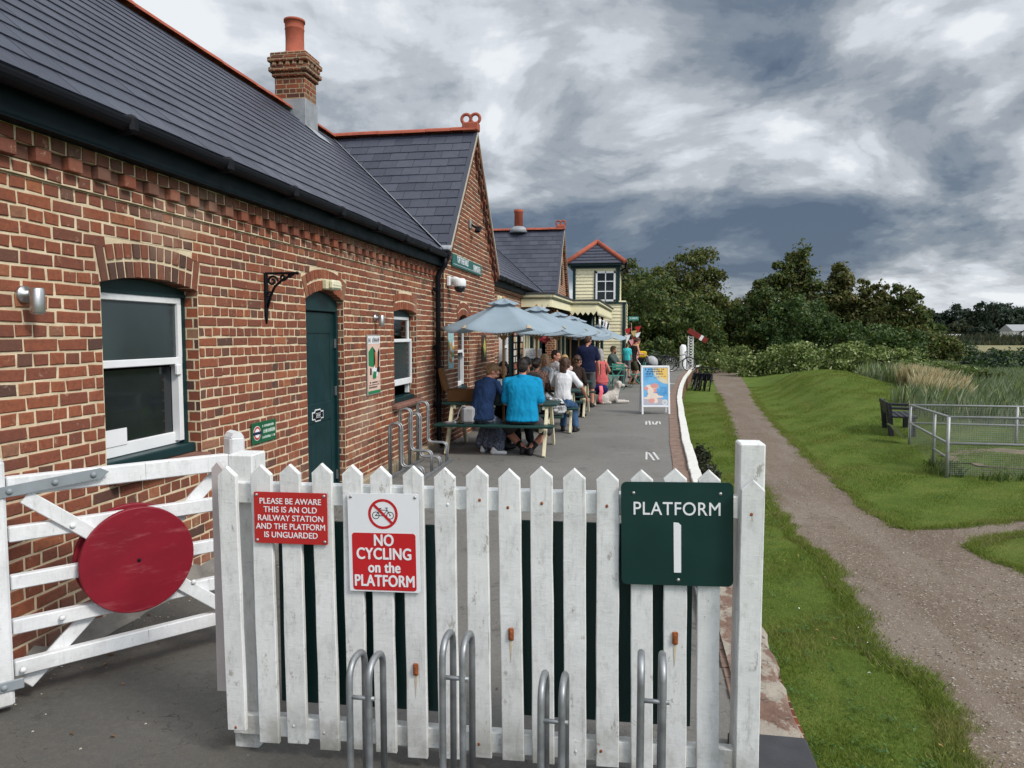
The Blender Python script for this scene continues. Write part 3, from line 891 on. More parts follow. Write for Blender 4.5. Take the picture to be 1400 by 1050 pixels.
def build_roofs():
    r = random.Random(77)
    slope = (Vector((RIDGE_X, 0, RIDGE_Z)) - Vector((EAVE_X, 0, EAVE_Z))); H = slope.length
    mb = MB()
    slates(mb, (EAVE_X, 1.0, EAVE_Z), (0, 1, 0), slope, 33.0, H, r, keep=lambda p: not (12.0 < p.y < 15.1 and p.x > -3.9 - abs(p.y - 13.5) * 0) or p.y > 17)
    back = Vector((-1, 0, -.9)); mb.add([(RIDGE_X, 1.0, RIDGE_Z), (RIDGE_X, 34, RIDGE_Z), (-8.6, 34, 3.0), (-8.6, 1.0, 3.0)], ((0, 1, 2, 3),), 0, .5)
    roof = bpart('roof', mb, [SLATE])
    rt = MB(); ridge_tiles(rt, (RIDGE_X, 1.0, RIDGE_Z + .02), (RIDGE_X, 34, RIDGE_Z + .02), r)
    bpart('ridge_tiles', rt, [TERRA], roof)
    for (yc, fx) in ((13.5, GX + .07), (26.45, -2.64)):
        g = MB(); hw = 2.12; rise = hw * 1.14
        for sgn in (-1, 1):
            up = Vector((0, -sgn * hw, rise)); L = fx + 5.9
            o = Vector((fx - L, yc + sgn * hw, RIDGE_Z - rise))
            slates(g, o, (1, 0, 0), up, L, up.length, r, .32, .222)
        gr = bpart('gable_roof', g, [SLATE])
        t = MB(); ridge_tiles(t, (-5.75, yc, RIDGE_Z + .03), (fx + .0, yc, RIDGE_Z + .03), r)
        bpart('ridge_tiles', t, [TERRA], gr)
        f = MB()
        f.box((fx - .10, yc, RIDGE_Z + .08), (.30, .20, .16), 0, None, None, .02)
        for dx in (-.19, -.02):
            f.tube([(fx + dx + .085 * math.cos(a), yc, RIDGE_Z + .235 + .085 * math.sin(a)) for a in [k * math.pi / 8 for k in range(16)]], .03, 8, 0, None, True)
        bpart('finial', f, [TERRA], gr)
        v = MB()          # mortar verge and dark edge along the gable's slopes
        for sgn in (-1, 1):
            a = Vector((fx - .01, yc, RIDGE_Z + .0)); b = Vector((fx - .01, yc + sgn * hw, RIDGE_Z - rise))
            d = (b - a); L = d.length; rot = Matrix.Rotation(-sgn * math.atan(1.14), 3, 'X')
            v.box((a + b) / 2 + Vector((0.035, 0, -.03)), (.02, L, .045), 0, .3, rot)
            v.box((a + b) / 2 + Vector((0.0, 0, .004)), (.07, L, .02), 1, .3, rot)
        bpart('verge', v, [paint('verge_mortar', (.42, .38, .30), .9, .2, 9, .3), SLATE], gr)
        vl = MB()         # lead valleys where the gable meets the main slope
        for sgn in (-1, 1):
            a = Vector((EAVE_X + .02, yc + sgn * (RIDGE_Z - EAVE_Z) / 1.14, EAVE_Z + .035)); b = Vector((RIDGE_X, yc, RIDGE_Z + .03))
            w = Vector((0, 1, 0)) * .085
            vl.add([a - w, a + w, b + w * .8, b - w * .8], ((0, 1, 2, 3),), 0, .5)
        bpart('valley', vl, [LEAD], gr)
    # fascia, gutter, brackets
    for (ya, yb) in ((1.0, 11.40), (15.62, 24.3)):
        f = MB(); f.box((EAVE_X - .035, (ya + yb) / 2, 2.965), (.03, yb - ya, .19), 0); f.box((EAVE_X - .10, (ya + yb) / 2, 2.875), (.16, yb - ya, .02), 0)
        fo = bpart('fascia', f, [FASCIA])
        g = MB(); vs = []; fs = []
        prof = [(-.055, .05)] + [(-.055 * math.cos(t), -.055 * math.sin(t)) for t in [k * math.pi / 8 for k in range(9)]] + [(.055, .012), (.048, .012)] + [(.048 * math.cos(t), -.046 * math.sin(t)) for t in [k * math.pi / 8 for k in range(9)]]
        n = len(prof)
        for y in (ya - .02, yb + .03):
            vs += [(EAVE_X + .045 + a, y, 3.045 + b) for a, b in prof]
        fs = [(i, (i + 1) % n, n + (i + 1) % n, n + i) for i in range(n)] + [tuple(range(n)), tuple(range(n, 2 * n))]
        g.add(vs, fs, 0, .5)
        y = ya + .9
        while y < yb:
            g.box((EAVE_X + .045, y, 3.03), (.135, .075, .11), 0, None, None, .02); y += 1.05
        bpart('gutter', g, [BLACKM], fo)
    d = MB()
    d.tube([(EAVE_X + .04, 11.31, 3.02), (EAVE_X + .04, 11.31, 2.88), (WX + .09, 11.31, 2.72), (WX + .09, 11.31, .12), (WX + .16, 11.31, .04)], .04, 10)
    for z in (2.5, 1.6, .7): d.box((WX + .07, 11.31, z), (.10, .12, .06), 0, None, None, .01)
    d.box((EAVE_X + .04, 11.36, 3.07), (.16, .14, .10), 0, None, None, .02)
    bpart('downpipe', d, [BLACKM])
    h = MB(); h.box((EAVE_X + .02, 11.42, 3.15), (.18, .16, .07), 0, None, Matrix.Rotation(.4, 3, 'X'), .02)
    bpart('valley_flashing', h, [LEAD])
    # chimney
    c = MB(); cx, cy = -5.69, 11.87; hx, hy = .265, .22
    def ring(z0, z1, out): c.box((cx, cy, (z0 + z1) / 2), (2 * (hx + out), 2 * (hy + out), z1 - z0), 0, None, None, .012)
    ring(5.0, 6.02, 0.0); ring(6.02, 6.095, .035); ring(6.095, 6.17, .075); ring(6.17, 6.25, .03)
    for k in range(5):
        for sy in (-1, 1): c.box((cx - hx + .03 + k * (2 * hx - .06) / 4, cy + sy * (hy + .05), 6.21), (.07, .05, .074), 0, None, None, .006)
        if k < 4:
            for sx in (-1, 1): c.box((cx + sx * (hx + .05), cy - hy + .03 + k * (2 * hy - .06) / 3, 6.21), (.05, .07, .074), 0, None, None, .006)
    ring(6.25, 6.33, .085); ring(6.33, 6.41, .05)
    ch = bpart('chimney', c, [BRICKDK if False else brick_uv_mat('brickwork_weathered', .78, (.36, .29, .19))], roof)
    p = MB(); p.lathe((cx, cy, 6.40), [(.26, 0), (.20, .05), (.155, .055), (.150, .30), (.155, .44), (.162, .45), (.155, .46), (.160, .56), (.175, .565), (.175, .60), (.13, .60), (.13, .3)], 20)
    bpart('chimney_pot', p, [TERRA, MORTAR])
    l = MB(); l.box((cx, cy, 5.38), (2 * hx + .03, 2 * hy + .03, .56), 0, .5, None, .01)
    l.add([(cx + hx + .01, cy - hy - .05, 5.235), (cx + hx + .01, cy + hy + .05, 5.235), (cx + hx + .26, cy + hy + .05, 5.015), (cx + hx + .26, cy - hy - .05, 5.015)], ((0, 1, 2, 3),), 0, .5)
    bpart('chimney_flashing', l, [LEAD])
    # the far flue above the second range
    q = MB(); q.lathe((on_y(709, 318, 26.45).x, 26.45, 5.42), [(.155, .05), (.150, .70), (.17, .72), (.17, .82), (.125, .82), (.125, .5)], 16)
    bpart('chimney_pot', q, [TERRA])
    q = MB(); q.lathe((on_y(709, 318, 26.45).x, 26.45, 5.42), [(.34, 0), (.30, .14), (.19, .22), (.15, .23)], 16)
    bpart('chimney_base', q, [LEAD])
build_roofs()
def glass_dark(name, c=(.012, .016, .018), rough=.04, spec=.6):
    m = Mat(name, rough, spec); m.color(m.ramp(m.noise(1.3, 3, .5), ((.3, mul(c, .7)), (.7, mul(c, 1.4))))); m.bump(m.noise(5, 2, .4), .04, .01); return m.m
def clear_glass():
    m = Mat('clear_glass', .02, .5)
    t = m.N.new('ShaderNodeBsdfTransparent'); t.inputs[0].default_value = (.82, .88, .87, 1)
    g = m.N.new('ShaderNodeBsdfGlossy'); g.inputs['Roughness'].default_value = .02
    fr = m.N.new('ShaderNodeFresnel'); fr.inputs['IOR'].default_value = 1.5
    mx = m.N.new('ShaderNodeMixShader'); m.L.new(m.math('ADD', m.math('MULTIPLY', fr.outputs[0], 1.0), .02), mx.inputs[0])
    m.L.new(t.outputs[0], mx.inputs[1]); m.L.new(g.outputs[0], mx.inputs[2])
    m.L.new(mx.outputs[0], m.N['Material Output'].inputs[0]); return m.m
GLASS_D = glass_dark('dark_window_glass'); GLASS_F = glass_dark('frosted_window_glass', (.032, .046, .050), .16, .6); GLASS_C = clear_glass()
CURTAIN = fabric('white_curtain', (.55, .55, .52), .1, .6)
def seg_top(o, inset, n=12):
    c, half, Rr, zc = arch_geom(o)
    return [(c + (half - inset) * (1 - 2 * i / n), zc + math.sqrt(max(0, (Rr - .006) ** 2 - ((half - inset) * (1 - 2 * i / n)) ** 2))) for i in range(n + 1)]
def sash_window(X, o, depth, glass_u, glass_l, lower_up=0.0, label=None, curtain=False, card=False):
    x = X - depth; y0, y1 = o['y0'], o['y1']; zs = o['sill']
    f = MB()                                # green box frame with a curved head
    top = seg_top(o, .0); zt = o['spring'] - .028
    f.prism([(y0, zt), (y1, zt)] + [(a, b) for a, b in top], (x - .09, 0, 0), (0, 1, 0), (0, 0, 1), (.10, 0, 0), 0, .5)
    for a, b in ((y0, y0 + .055), (y1 - .055, y1)): f.box((x - .04, (a + b) / 2, (zs + zt) / 2), (.10, b - a, zt - zs), 0)
    f.box((x - .03, (y0 + y1) / 2, zt - .012), (.115, y1 - y0 - .02, .022), 0)
    f.box((x - .005, (y0 + y1) / 2, zs + .035), (.16, y1 - y0 - .02, .07), 0, None, None, .008)
    # the dark room behind
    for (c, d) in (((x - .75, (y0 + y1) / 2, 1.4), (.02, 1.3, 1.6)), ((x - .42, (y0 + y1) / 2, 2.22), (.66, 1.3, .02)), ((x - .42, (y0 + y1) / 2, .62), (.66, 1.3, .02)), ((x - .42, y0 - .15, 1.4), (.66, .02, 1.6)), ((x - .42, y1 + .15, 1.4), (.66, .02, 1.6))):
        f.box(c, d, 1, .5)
    w = bpart('window', f, [GREEN, DARKROOM])
    if label: w['label'] = label
    zm = (zs + .07 + zt) / 2 + .06
    a0, a1 = y0 + .057, y1 - .057
    def sash(za, zb, xx, gl, t=.045, tb=.05):
        s = MB(); s.box((xx, (a0 + a1) / 2, zb - t / 2), (.036, a1 - a0, t), 0, None, None, .004); s.box((xx, (a0 + a1) / 2, za + tb / 2), (.036, a1 - a0, tb), 0, None, None, .004)
        for y in (a0 + t / 2, a1 - t / 2): s.box((xx, y, (za + zb) / 2 + (tb - t) / 2), (.034, t, zb - za - t - tb), 0)
        so = bpart('sash', s, [WHITEW], w)
        p = MB(); p.box((xx - .004, (a0 + a1) / 2, (za + zb) / 2), (.005, a1 - a0 - 2 * t + .01, zb - za - t - tb + .01), 0)
        bpart('pane', p, [gl], w)
    sash(zm - .02, zt - .024, x + .0, glass_u)
    sash(zs + .072 + lower_up, zm + .022 + lower_up * .95, x - .04 if not lower_up else x + .04, glass_l, .045, .085)
    for y in (a1 - .03, a0 + .03):
        st = MB(); st.box((x - .01, y, (zs + zm) / 2 + .05), (.055, .05, zm - zs - .09), 0)
        if y > a0 + .1: st.box((x + .02, a1 - .06, zm - .06), (.03, .05, .08), 0, None, None, .008)
        bpart('sash_channel', st, [WHITEW], w)
    sl = MB(); sl.box((X - .02, (y0 + y1) / 2, zs - .03), (.2 if depth > .1 else .12, y1 - y0 + (.0 if X == WX and y0 < 5 else .24), .058), 0, None, None, .012)
    bpart('sill', sl, [paint('sill_tile', (.20, .10, .075), .85, .3, 9, .4)], w)
    if curtain:
        c = MB(); n = 40; vs = []
        for i in range(n + 1):
            y = a0 + .28 + (a1 - a0 - .3) * i / n
            for z in (zm - .1, zt): vs.append((x - .16 + .025 * math.sin(i * .95), y, z))
        c.add(vs, [(2 * i, 2 * i + 2, 2 * i + 3, 2 * i + 1) for i in range(n)], 0, .5, True)
        bpart('curtain', c, [CURTAIN], w)
    if card:
        c = MB(); c.box((x - .018, y0 + .26, zs + .20), (.004, .20, .11), 0); bpart('card', c, [WHITEW], w)
    return w
sash_window(WX, OPS[0], .12, GLASS_F, GLASS_D, card=True, label='large white sash window with frosted upper pane')
sash_window(WX, OPS[2], .12, GLASS_C, GLASS_F, lower_up=.16, curtain=True, label='small sash window raised a little, white curtain inside')
sash_window(GX, GOPS[0], .12, GLASS_D, GLASS_F, label='sash window in the first gable')
def build_door():
    o = OPS[1]; x = WX - .085; y0, y1 = o['y0'], o['y1']
    d = MB()
    d.prism([(y0, 2.06), (y1, 2.06)] + seg_top(o, .0), (x - .08, 0, 0), (0, 1, 0), (0, 0, 1), (.085, 0, 0), 0, .5)
    d.box((x - .03, (y0 + y1) / 2, 2.055), (.09, y1 - y0, .03), 0, None, None, .006)
    for a in (y0 + .025, y1 - .025): d.box((x - .03, a, 1.02), (.085, .05, 2.04), 0)
    n = 7; w = (y1 - y0 - .10) / n
    for k in range(n): d.box((x - .045, y0 + .05 + (k + .5) * w, 1.02), (.04, w - .008, 2.03), 0, None, None, .006)
    for z, h in ((1.92, .22), (.98, .20), (.14, .26)): d.box((x - .024, (y0 + y1) / 2, z), (.014, y1 - y0 - .11, h), 0, None, None, .004)
    for a in (y0 + .10, y1 - .10): d.box((x - .024, a, 1.0), (.0135, .10, 2.0), 0, None, None, .004)
    door = bpart('door', d, [GREEN])
    h = MB(); h.box((x + .0, y0 + .07, .925), (.03, .12, .035), 0, None, None, .012)
    bs = paint('bright_steel', (.62, .63, .64), .3, .1, 6, 0, .5, .9)
    bpart('handle', h, [bs], door)
    h = MB(); h.box((x - .012, y0 + .16, .70), (.02, .03, .04), 0, None, None, .008); bpart('keyhole', h, [bs], door)
    for z in (1.70, 1.18, .25):
        hg = MB(); hg.box((x + .0, y1 - .055, z), (.02, .02, .10), 0); bpart('hinge', hg, [bs], door)
    # black door plate shaped like a nameplate with a white line round it
    pl = MB(); s = []
    def shape(k, q): return [(-.13 - q, -.035 - q), (-.075 - q * .6, -.035 - q), (-.06, -.058 - q), (.06, -.058 - q), (.075 + q * .6, -.035 - q), (.13 + q, -.035 - q), (.13 + q, .035 + q), (.075 + q * .6, .035 + q), (.06, .058 + q), (-.06, .058 + q), (-.075 - q * .6, .035 + q), (-.13 - q, .035 + q)]
    c0 = (x - .016, 7.24, .955)
    pl.prism(shape(1, .006), c0, (0, 1, 0), (0, 0, 1), (.004, 0, 0), 0, .5); pl.prism(shape(1, -.006), (c0[0] + .0042, c0[1], c0[2]), (0, 1, 0), (0, 0, 1), (.002, 0, 0), 1, .5)
    for z in (-.021, .021): pl.box((c0[0] + .0075, c0[1], c0[2] + z), (.002, .12, .004), 0)
    for k in range(6):
        pl.box((c0[0] + .0075, c0[1] - .042 + k * .017, c0[2]), (.002, .004, .022), 0); pl.box((c0[0] + .0075, c0[1] - .036 + k * .017, c0[2] + (-.009, .009, 0)[k % 3]), (.002, .008, .004), 0)
    bpart('door_plate', pl, [WHITEW, BLACKM], door)
build_door()
def build_plinth():
    r = random.Random(4)
    p = MB(); y = 7.80
    while y < 11.3:
        d = r.uniform(.4, .6); p.box((WX + .035, y + d / 2, .05), (.11, d - .008, .14), 0, None, None, .015); y += d
    bpart('plinth', p, [paint('plinth_stone', (.30, .24, .165), .95, .3, 8, .6, dirt=.5, dirtcol=(.12, .085, .05))])
    q = MB(); vs = []; n = 60
    for i in range(n + 1):
        y = 1.3 + (6.75 - 1.3) * i / n
        vs += [(WX + .006, y, .10 + r.uniform(-.02, .03)), (WX + .03 + r.uniform(0, .03), y, .02), (WX + .07 + r.uniform(0, .05), y, .004)]
    q.add(vs, [(3 * i + k, 3 * i + 3 + k, 3 * i + 4 + k, 3 * i + 1 + k) for i in range(n) for k in range(2)], 0, .5)
    bpart('plinth', q, [paint('plinth_render', (.19, .175, .155), .95, .3, 5, .6, dirt=.5, dirtcol=(.08, .07, .05))])
    # café front of the middle range: green frames, dark panes, cream mullions
    f = MB(); g = MB()
    for (a, b, z0, z1, k) in ((17.0, 17.75, .9, 2.15, 0), (18.3, 19.2, .05, 2.2, 1), (20.1, 22.0, .3, 2.3, 1), (22.2, 24.2, .3, 2.3, 1)):
        g.box((WX + .012, (a + b) / 2, (z0 + z1) / 2), (.03, b - a, z1 - z0), 0)
        for y in (a, b): f.box((WX + .03, y, (z0 + z1) / 2), (.07, .08, z1 - z0 + .08), k)
        f.box((WX + .03, (a + b) / 2, z1 + .0), (.066, b - a, .08), k); f.box((WX + .03, (a + b) / 2, z0), (.066, b - a, .08), k)
        if k == 0: f.box((WX + .03, (a + b) / 2, 1.5), (.06, b - a, .06), 0)
        else:
            y = a + .48
            while y < b - .2: f.box((WX + .03, y, (z0 + z1) / 2), (.05, .05, z1 - z0), 2); y += .48
    s = bpart('shopfront', f, [WHITEW, GREEN, CREAMP]); bpart('shopfront_glass', g, [GLASS_D], s)
    # the same on the second gable, under the canopy
    f = MB(); g = MB()
    g.box((-2.70, 26.4, 1.25), (.03, 3.6, 2.1), 0)
    for k in range(6): f.box((-2.68, 24.6 + k * .72, 1.25), (.06, .07, 2.2), 0 if k % 2 else 1)
    f.box((-2.68, 26.4, 2.3), (.058, 3.7, .1), 0); f.box((-2.68, 26.4, .2), (.058, 3.7, .2), 0)
    s = bpart('shopfront', f, [GREEN, CREAMP]); bpart('shopfront_glass', g, [GLASS_D], s)
build_plinth()
# ------------------------------------------------------------------ canopy and signal box
VALANCE_Z = 2.36
def build_canopy():
    t = thing('platform_canopy', 'cream boarded platform canopy with zigzag valance against the second gable', 'canopy', (-2.3, 26, 0))
    def p(name, mb, mats, parent=None): return mb.build(name, mats, parent or t, world=True)
    pts = [(-3.18, 20.2), (-2.37, 20.2), (-2.22, 24.4), (-1.36, 24.4), (-1.20, 33.0)]
    f = MB(); v = MB(); r = MB()
    for i, (a, b) in enumerate(zip(pts[:-1], pts[1:])):
        a = Vector((*a, 0)); b = Vector((*b, 0)); d = b - a; L = d.length; rot = Matrix.Rotation(math.atan2(d.y, d.x), 3, 'Z'); c = (a + b) / 2
        n = d.normalized().cross(Vector((0, 0, 1)))
        f.box(c + Vector((0, 0, 2.685)), (L, .06, .27), 0, None, rot)
        f.box(c + n * .035 + Vector((0, 0, 2.855)), (L + .07, .13, .075), 0, None, rot, .01)
        f.box(c + n * .04 + Vector((0, 0, 2.775)), (L + .05, .04, .012), 1, None, rot)
        r.box(c + n * .04 + Vector((0, 0, 2.915)), (L + .14, .18, .045), 0, None, rot)
        if i >= 2:
            k = int(L / .16)
            for j in range(k):
                q = a + d * (j / k); q2 = a + d * ((j + 1) / k); m = (q + q2) / 2
                v.prism([(0, .10), (0, 0.0), ((q2 - q).length / 2, -.11), ((q2 - q).length, 0), ((q2 - q).length, .10)], q + n * .032 + Vector((0, 0, 2.53)), d.normalized(), (0, 0, 1), n * .012, 0, .5)
    fa = p('fascia', f, [CREAMP, GREEN]); p('valance', v, [CREAMP]); 
    r.add([(-3.2, 20.2, 2.90), (-2.37, 20.2, 2.90), (-2.22, 24.4, 2.90), (-3.2, 24.4, 2.90)], ((0, 1, 2, 3),), 0)
    r.add([(-3.2, 24.4, 2.899), (-1.36, 24.4, 2.899), (-1.20, 33.0, 2.899), (-3.2, 33.0, 2.899)], ((0, 1, 2, 3),), 0)
    p('canopy_roof', r, [paint('roofing_felt', (.055, .056, .06), .8, .2, 5, .2)])
    q = MB(); q.box((-2.28, 28.7, 2.565), (1.75, 8.3, .02), 0); p('ceiling', q, [paint('dark_infill', (.018, .020, .020), .7, .2, 5, .1)])  # dark board added, the darkness under the canopy put into its colour
    q = MB(); q.box((-2.45, 29.4, 1.28), (1.5, .08, 2.54), 0); q.box((-2.45, 29.34, 1.1), (.9, .05, 2.1), 1); p('screen', q, [GREEN, DARKROOM])  # dark partition added to darken the space under the canopy
    for y in (25.0, 28.6, 32.4):
        c = MB(); c.lathe((-1.55, y, 0), [(.11, 0), (.11, .3), (.075, .34), (.065, 1.9), (.10, 1.96), (.10, 2.05), (.06, 2.1), (.06, 2.6)], 12)
        p('post', c, [GREEN])
build_canopy()
def build_signal_box():
    t = thing('signal_box', 'small cream weatherboarded signal box with slate hipped roof', 'signal box', (-1.9, 35.5, 0))
    def p(name, mb, mats, parent=None): return mb.build(name, mats, parent or t, world=True)
    x0, x1, y0, y1 = -2.92, -.88, 33.5, 38.0
    w = MB(); z = 0.0; i = 0
    while z < 4.84:
        out = .05 if z < 3.2 else 0.0; ex = .30 if z < 3.2 else 0.0
        h = .15
        for k in range(1):
            w.box(((x0 + x1 + ex) / 2, (y0 + y1) / 2, z + h / 2), (x1 - x0 + ex + out, y1 - y0 + out, h), 0, None)
            yb = y0 - out / 2; xb = x1 + ex + out / 2
            w.add([(x0, yb - .032, z), (xb, yb - .032, z), (xb, yb - .002, z + h), (x0, yb - .002, z + h), (x0, yb, z), (xb, yb, z)], ((0, 1, 2, 3), (4, 5, 1, 0)), 0)
            w.add([(xb + .022, y0, z), (xb + .022, y1, z), (xb + .002, y1, z + h), (xb + .002, y0, z + h), (xb, y0, z), (xb, y1, z)], ((0, 1, 2, 3), (4, 5, 1, 0)), 0)
        z += h
    p('wall', w, [CREAMP])
    g = MB()
    for (xx, za, zb) in ((x0 + .06, 3.2, 4.85), (x1 - .05, 3.2, 4.85)): g.box((xx, y0 - .03, (za + zb) / 2), (.13, .09, zb - za), 0)
    g.box((x1 + .02, y0 + .06, 4.0), (.06, .14, 1.7), 0)
    g.box((x1 + .25, y0 - .05, 1.6), (.13, .09, 3.2), 0); g.box((x1 + .33, y0 + .06, 1.6), (.06, .14, 3.2), 0)
    g.box(((x0 + x1) / 2 + .15, y0 - .05, 3.2), (x1 - x0 + .4, .12, .07), 0)
    p('corner_board', g, [GREEN])
    e = MB(); e.box(((x0 + x1) / 2, (y0 + y1) / 2, 4.90), (x1 - x0 + .5, y1 - y0 + .5, .10), 0); e.box(((x0 + x1) / 2, (y0 + y1) / 2, 4.80), (x1 - x0 + .2, y1 - y0 + .2, .10), 0)
    p('eaves', e, [GREEN])
    r = random.Random(2)
    rf = MB(); cx = (x0 + x1) / 2; za = 4.95; zt = 6.02; o = .30; ra = y0 - o + 1.33; rb = y1 + o - 1.33
    A = Vector((x0 - o, y0 - o, za)); B = Vector((x1 + o, y0 - o, za)); Cc = Vector((x1 + o, y1 + o, za)); D = Vector((x0 - o, y1 + o, za)); T = Vector((cx, ra, zt)); U = Vector((cx, rb, zt))
    for face in ((A, B, T), (B, Cc, U, T), (Cc, D, U), (D, A, T, U)):
        rf.add(face, (tuple(range(len(face))),), 0, .4)
    for i in range(7):
        h = i / 7; a = A.lerp(T, h); b = B.lerp(T, h); rf.box((a + b) / 2 + Vector((0, -.012, .012)), ((b - a).length, .03, .016), 0, r.random())
        c2 = Cc.lerp(U, h); rf.box((b + c2) / 2 + Vector((.012, 0, .012)), (.03, (c2 - b).length, .016), 0, r.random())
    roof = p('roof', rf, [SLATE])
    rt = MB()
    for a, b in ((A, T), (B, T), (T, U), (Cc, U), (D, U)): rt.tube([a + Vector((0, 0, .03)), b + Vector((0, 0, .03))], .11, 8)
    p('ridge_tiles', rt, [TERRA], roof)
    f = MB(); wx0, wx1, wz0, wz1 = -1.90, -1.02, 3.27, 4.60; yy = y0 - .045
    for a, b, c, d in (((wx0 + wx1) / 2, wz0 + .04, wx1 - wx0, .08), ((wx0 + wx1) / 2, wz1 - .04, wx1 - wx0, .08), (wx0 + .04, (wz0 + wz1) / 2, .08, wz1 - wz0), (wx1 - .04, (wz0 + wz1) / 2, .08, wz1 - wz0), ((wx0 + wx1) / 2, (wz0 + wz1) / 2, .04, wz1 - wz0)):
        f.box((a, yy, b), (c, .07, d), 0)
    for k in (1, 2): f.box(((wx0 + wx1) / 2, yy, wz0 + (wz1 - wz0) * k / 3), (wx1 - wx0, .055, .04), 0)
    wi = p('window', f, [WHITEW]); q = MB(); q.box(((wx0 + wx1) / 2, yy + .008, (wz0 + wz1) / 2), (wx1 - wx0 - .1, .02, wz1 - wz0 - .1), 0); p('pane', q, [GLASS_D], wi)
    f = MB(); f.box((wx0 - .03, yy + .01, 3.93), (.06, .05, 1.42), 0); p('window_trim', f, [GREEN], wi)
    gu = MB(); gu.box((x1 + .33, (y0 + y1) / 2, 4.93), (.09, y1 - y0 + .6, .09), 0); gu.tube([(x1 + .33, y0 - .2, 4.9), (x1 + .30, y0 - .1, 4.75), (x1 + .08, y0 - .08, 4.6)], .035, 8)
    p('gutter', gu, [BLACKM])
build_signal_box()
# ------------------------------------------------------------------ fittings on the station wall
STEEL = paint('brushed_steel', (.50, .50, .50), .32, .15, 5, .1, .5, .95)
REDS = paint('red_sign_enamel', (.44, .022, .020), .4, .08, 4, .03, .45)
WHITES = paint('white_sign_enamel', (.77, .78, .80), .4, .03, 4, .02, .4)
GREENS = paint('green_sign_enamel', (.006, .034, .030), .35, .12, 4, .03, .4)
def wall_lamp(x, y, z, label):
    t = thing('wall_lamp', label, 'wall light', (x, y, z), 0, 'brushed steel wall spotlights')
    m = MB(); m.lathe((0, 0, 0), [(.045, -.01), (.045, .02), (.02, .022), (.02, .055)], 14, ax='x'); m.build('mount', [STEEL], t)
    m = MB(); m.lathe((.088, 0, -.035), [(.034, -.065), (.036, -.06), (.036, .06), (.030, .068)], 16); m.build('lamp_body', [STEEL], t)
    m = MB(); m.lathe((.088, 0, -.101), [(.028, -.004), (.028, .003)], 14); m.build('lens', [paint('lamp_lens', (.6, .6, .58), .2, .02, 4, 0)], t)
wall_lamp(WX, 3.42, 2.01, 'brushed steel wall light on the brick left of the large sash window')
wall_lamp(WX, 8.70, 2.00, 'brushed steel wall light fixed just above the pink poster')
def bulkhead():
    t = thing('bulkhead_light', 'cream plastic bulkhead light on the brick arch above the green door', 'light', (WX, 7.30, 2.31))
    cr = paint('cream_plastic', (.62, .58, .40), .4, .06, 8, .03)
    m = MB(); m.box((.03, 0, 0), (.06, .27, .105), 0, None, None, .012); m.build('base', [cr], t)
    m = MB(); m.box((.085, .015, 0), (.06, .22, .10), 0, None, None, .02); m.box((.116, .015, 0), (.006, .20, .012), 0); m.build('cover', [paint('cream_diffuser', (.72, .69, .50), .3, .05, 8, .02)], t)
bulkhead()
def bracket():
    t = thing('hanging_bracket', 'black wrought iron bracket with scrolls on the brick between window and door', 'bracket', (WX, 6.0, 2.05))
    m = MB(); m.box((.010, 0, .10), (.018, .045, .36), 0, None, None, .004); m.prism([(-.022, 0), (.022, 0), (0, -.08)], (.0, 0, -.08), (0, 1, 0), (0, 0, 1), (.016, 0, 0)); m.build('back_plate', [BLACKM], t)
    m = MB(); m.box((.15, 0, .275), (.29, .030, .020), 0, None, None, .004); m.ball((.30, 0, .275), .016); m.build('arm', [BLACKM], t)
    m = MB()
    m.tube([(.02, 0, -.02), (.05, 0, .08), (.09, 0, .16), (.15, 0, .21), (.22, 0, .245), (.27, 0, .27)], [.011] * 6, 6)
    def sp(cx, cz, r0, tu, s): return [(cx + r0 * (1 - .75 * k / 18) * math.cos(s * k / 18 * tu), 0, cz + r0 * (1 - .75 * k / 18) * math.sin(s * k / 18 * tu)) for k in range(19)]
    m.tube(sp(.07, .21, .048, 8, 1), .010, 6); m.tube(sp(.17, .24, .03, 8, -1), .009, 6); m.tube(sp(.04, .09, .028, 8, 1), .008, 6); m.tube(sp(.235, .25, .022, 8, 1), .008, 6)
    m.build('scroll', [BLACKM], t)
bracket()
def cctv():
    t = thing('cctv_camera', 'white dome security camera with dark globe on the gable wall by the downpipe', 'camera', (GX, 11.62, 2.62))
    wp = paint('white_plastic', (.70, .71, .71), .35, .04, 8, .02)
    m = MB(); m.box((.03, 0, .03), (.06, .15, .16), 0, None, None, .015); m.tube([(.05, 0, .05), (.13, 0, .06), (.19, .0, .04)], .045, 10); m.build('bracket', [wp], t)
    m = MB(); m.lathe((.20, .0, -.03), [(.10, -.03), (.105, -.01), (.105, .07), (.08, .10), (.0, .11)], 18); m.build('housing', [wp], t)
    m = MB(); m.lathe((.20, .0, -.06), [(.0, -.095), (.04, -.088), (.07, -.065), (.088, -.03), (.09, .0)], 18); m.build('dome', [paint('dark_dome', (.01, .01, .012), .08, .1, 3, 0, .6)], t)
cctv()
def bars(mb, o, du, dv, w, h, n, m, r, gap=.3):
    """a line of small raised strokes too fine to read"""
    o = Vector(o); du = Vector(du); dv = Vector(dv); nn = du.cross(dv)
    cw = w / n
    for k in range(n):
        if r.random() < .12: continue
        a = k * cw; b = a + cw * r.uniform(.3, .62); hh = h * r.uniform(.8, 1)
        mb.prism([(a, 0), (b, 0), (b, hh), (a, hh)], o, du, dv, nn * .0012, m)
        if r.random() < .6: mb.prism([(a, hh * .4), (a + cw * .8, hh * .4), (a + cw * .8, hh * .6), (a, hh * .6)], o + nn * .0003, du, dv, nn * .0012, m)
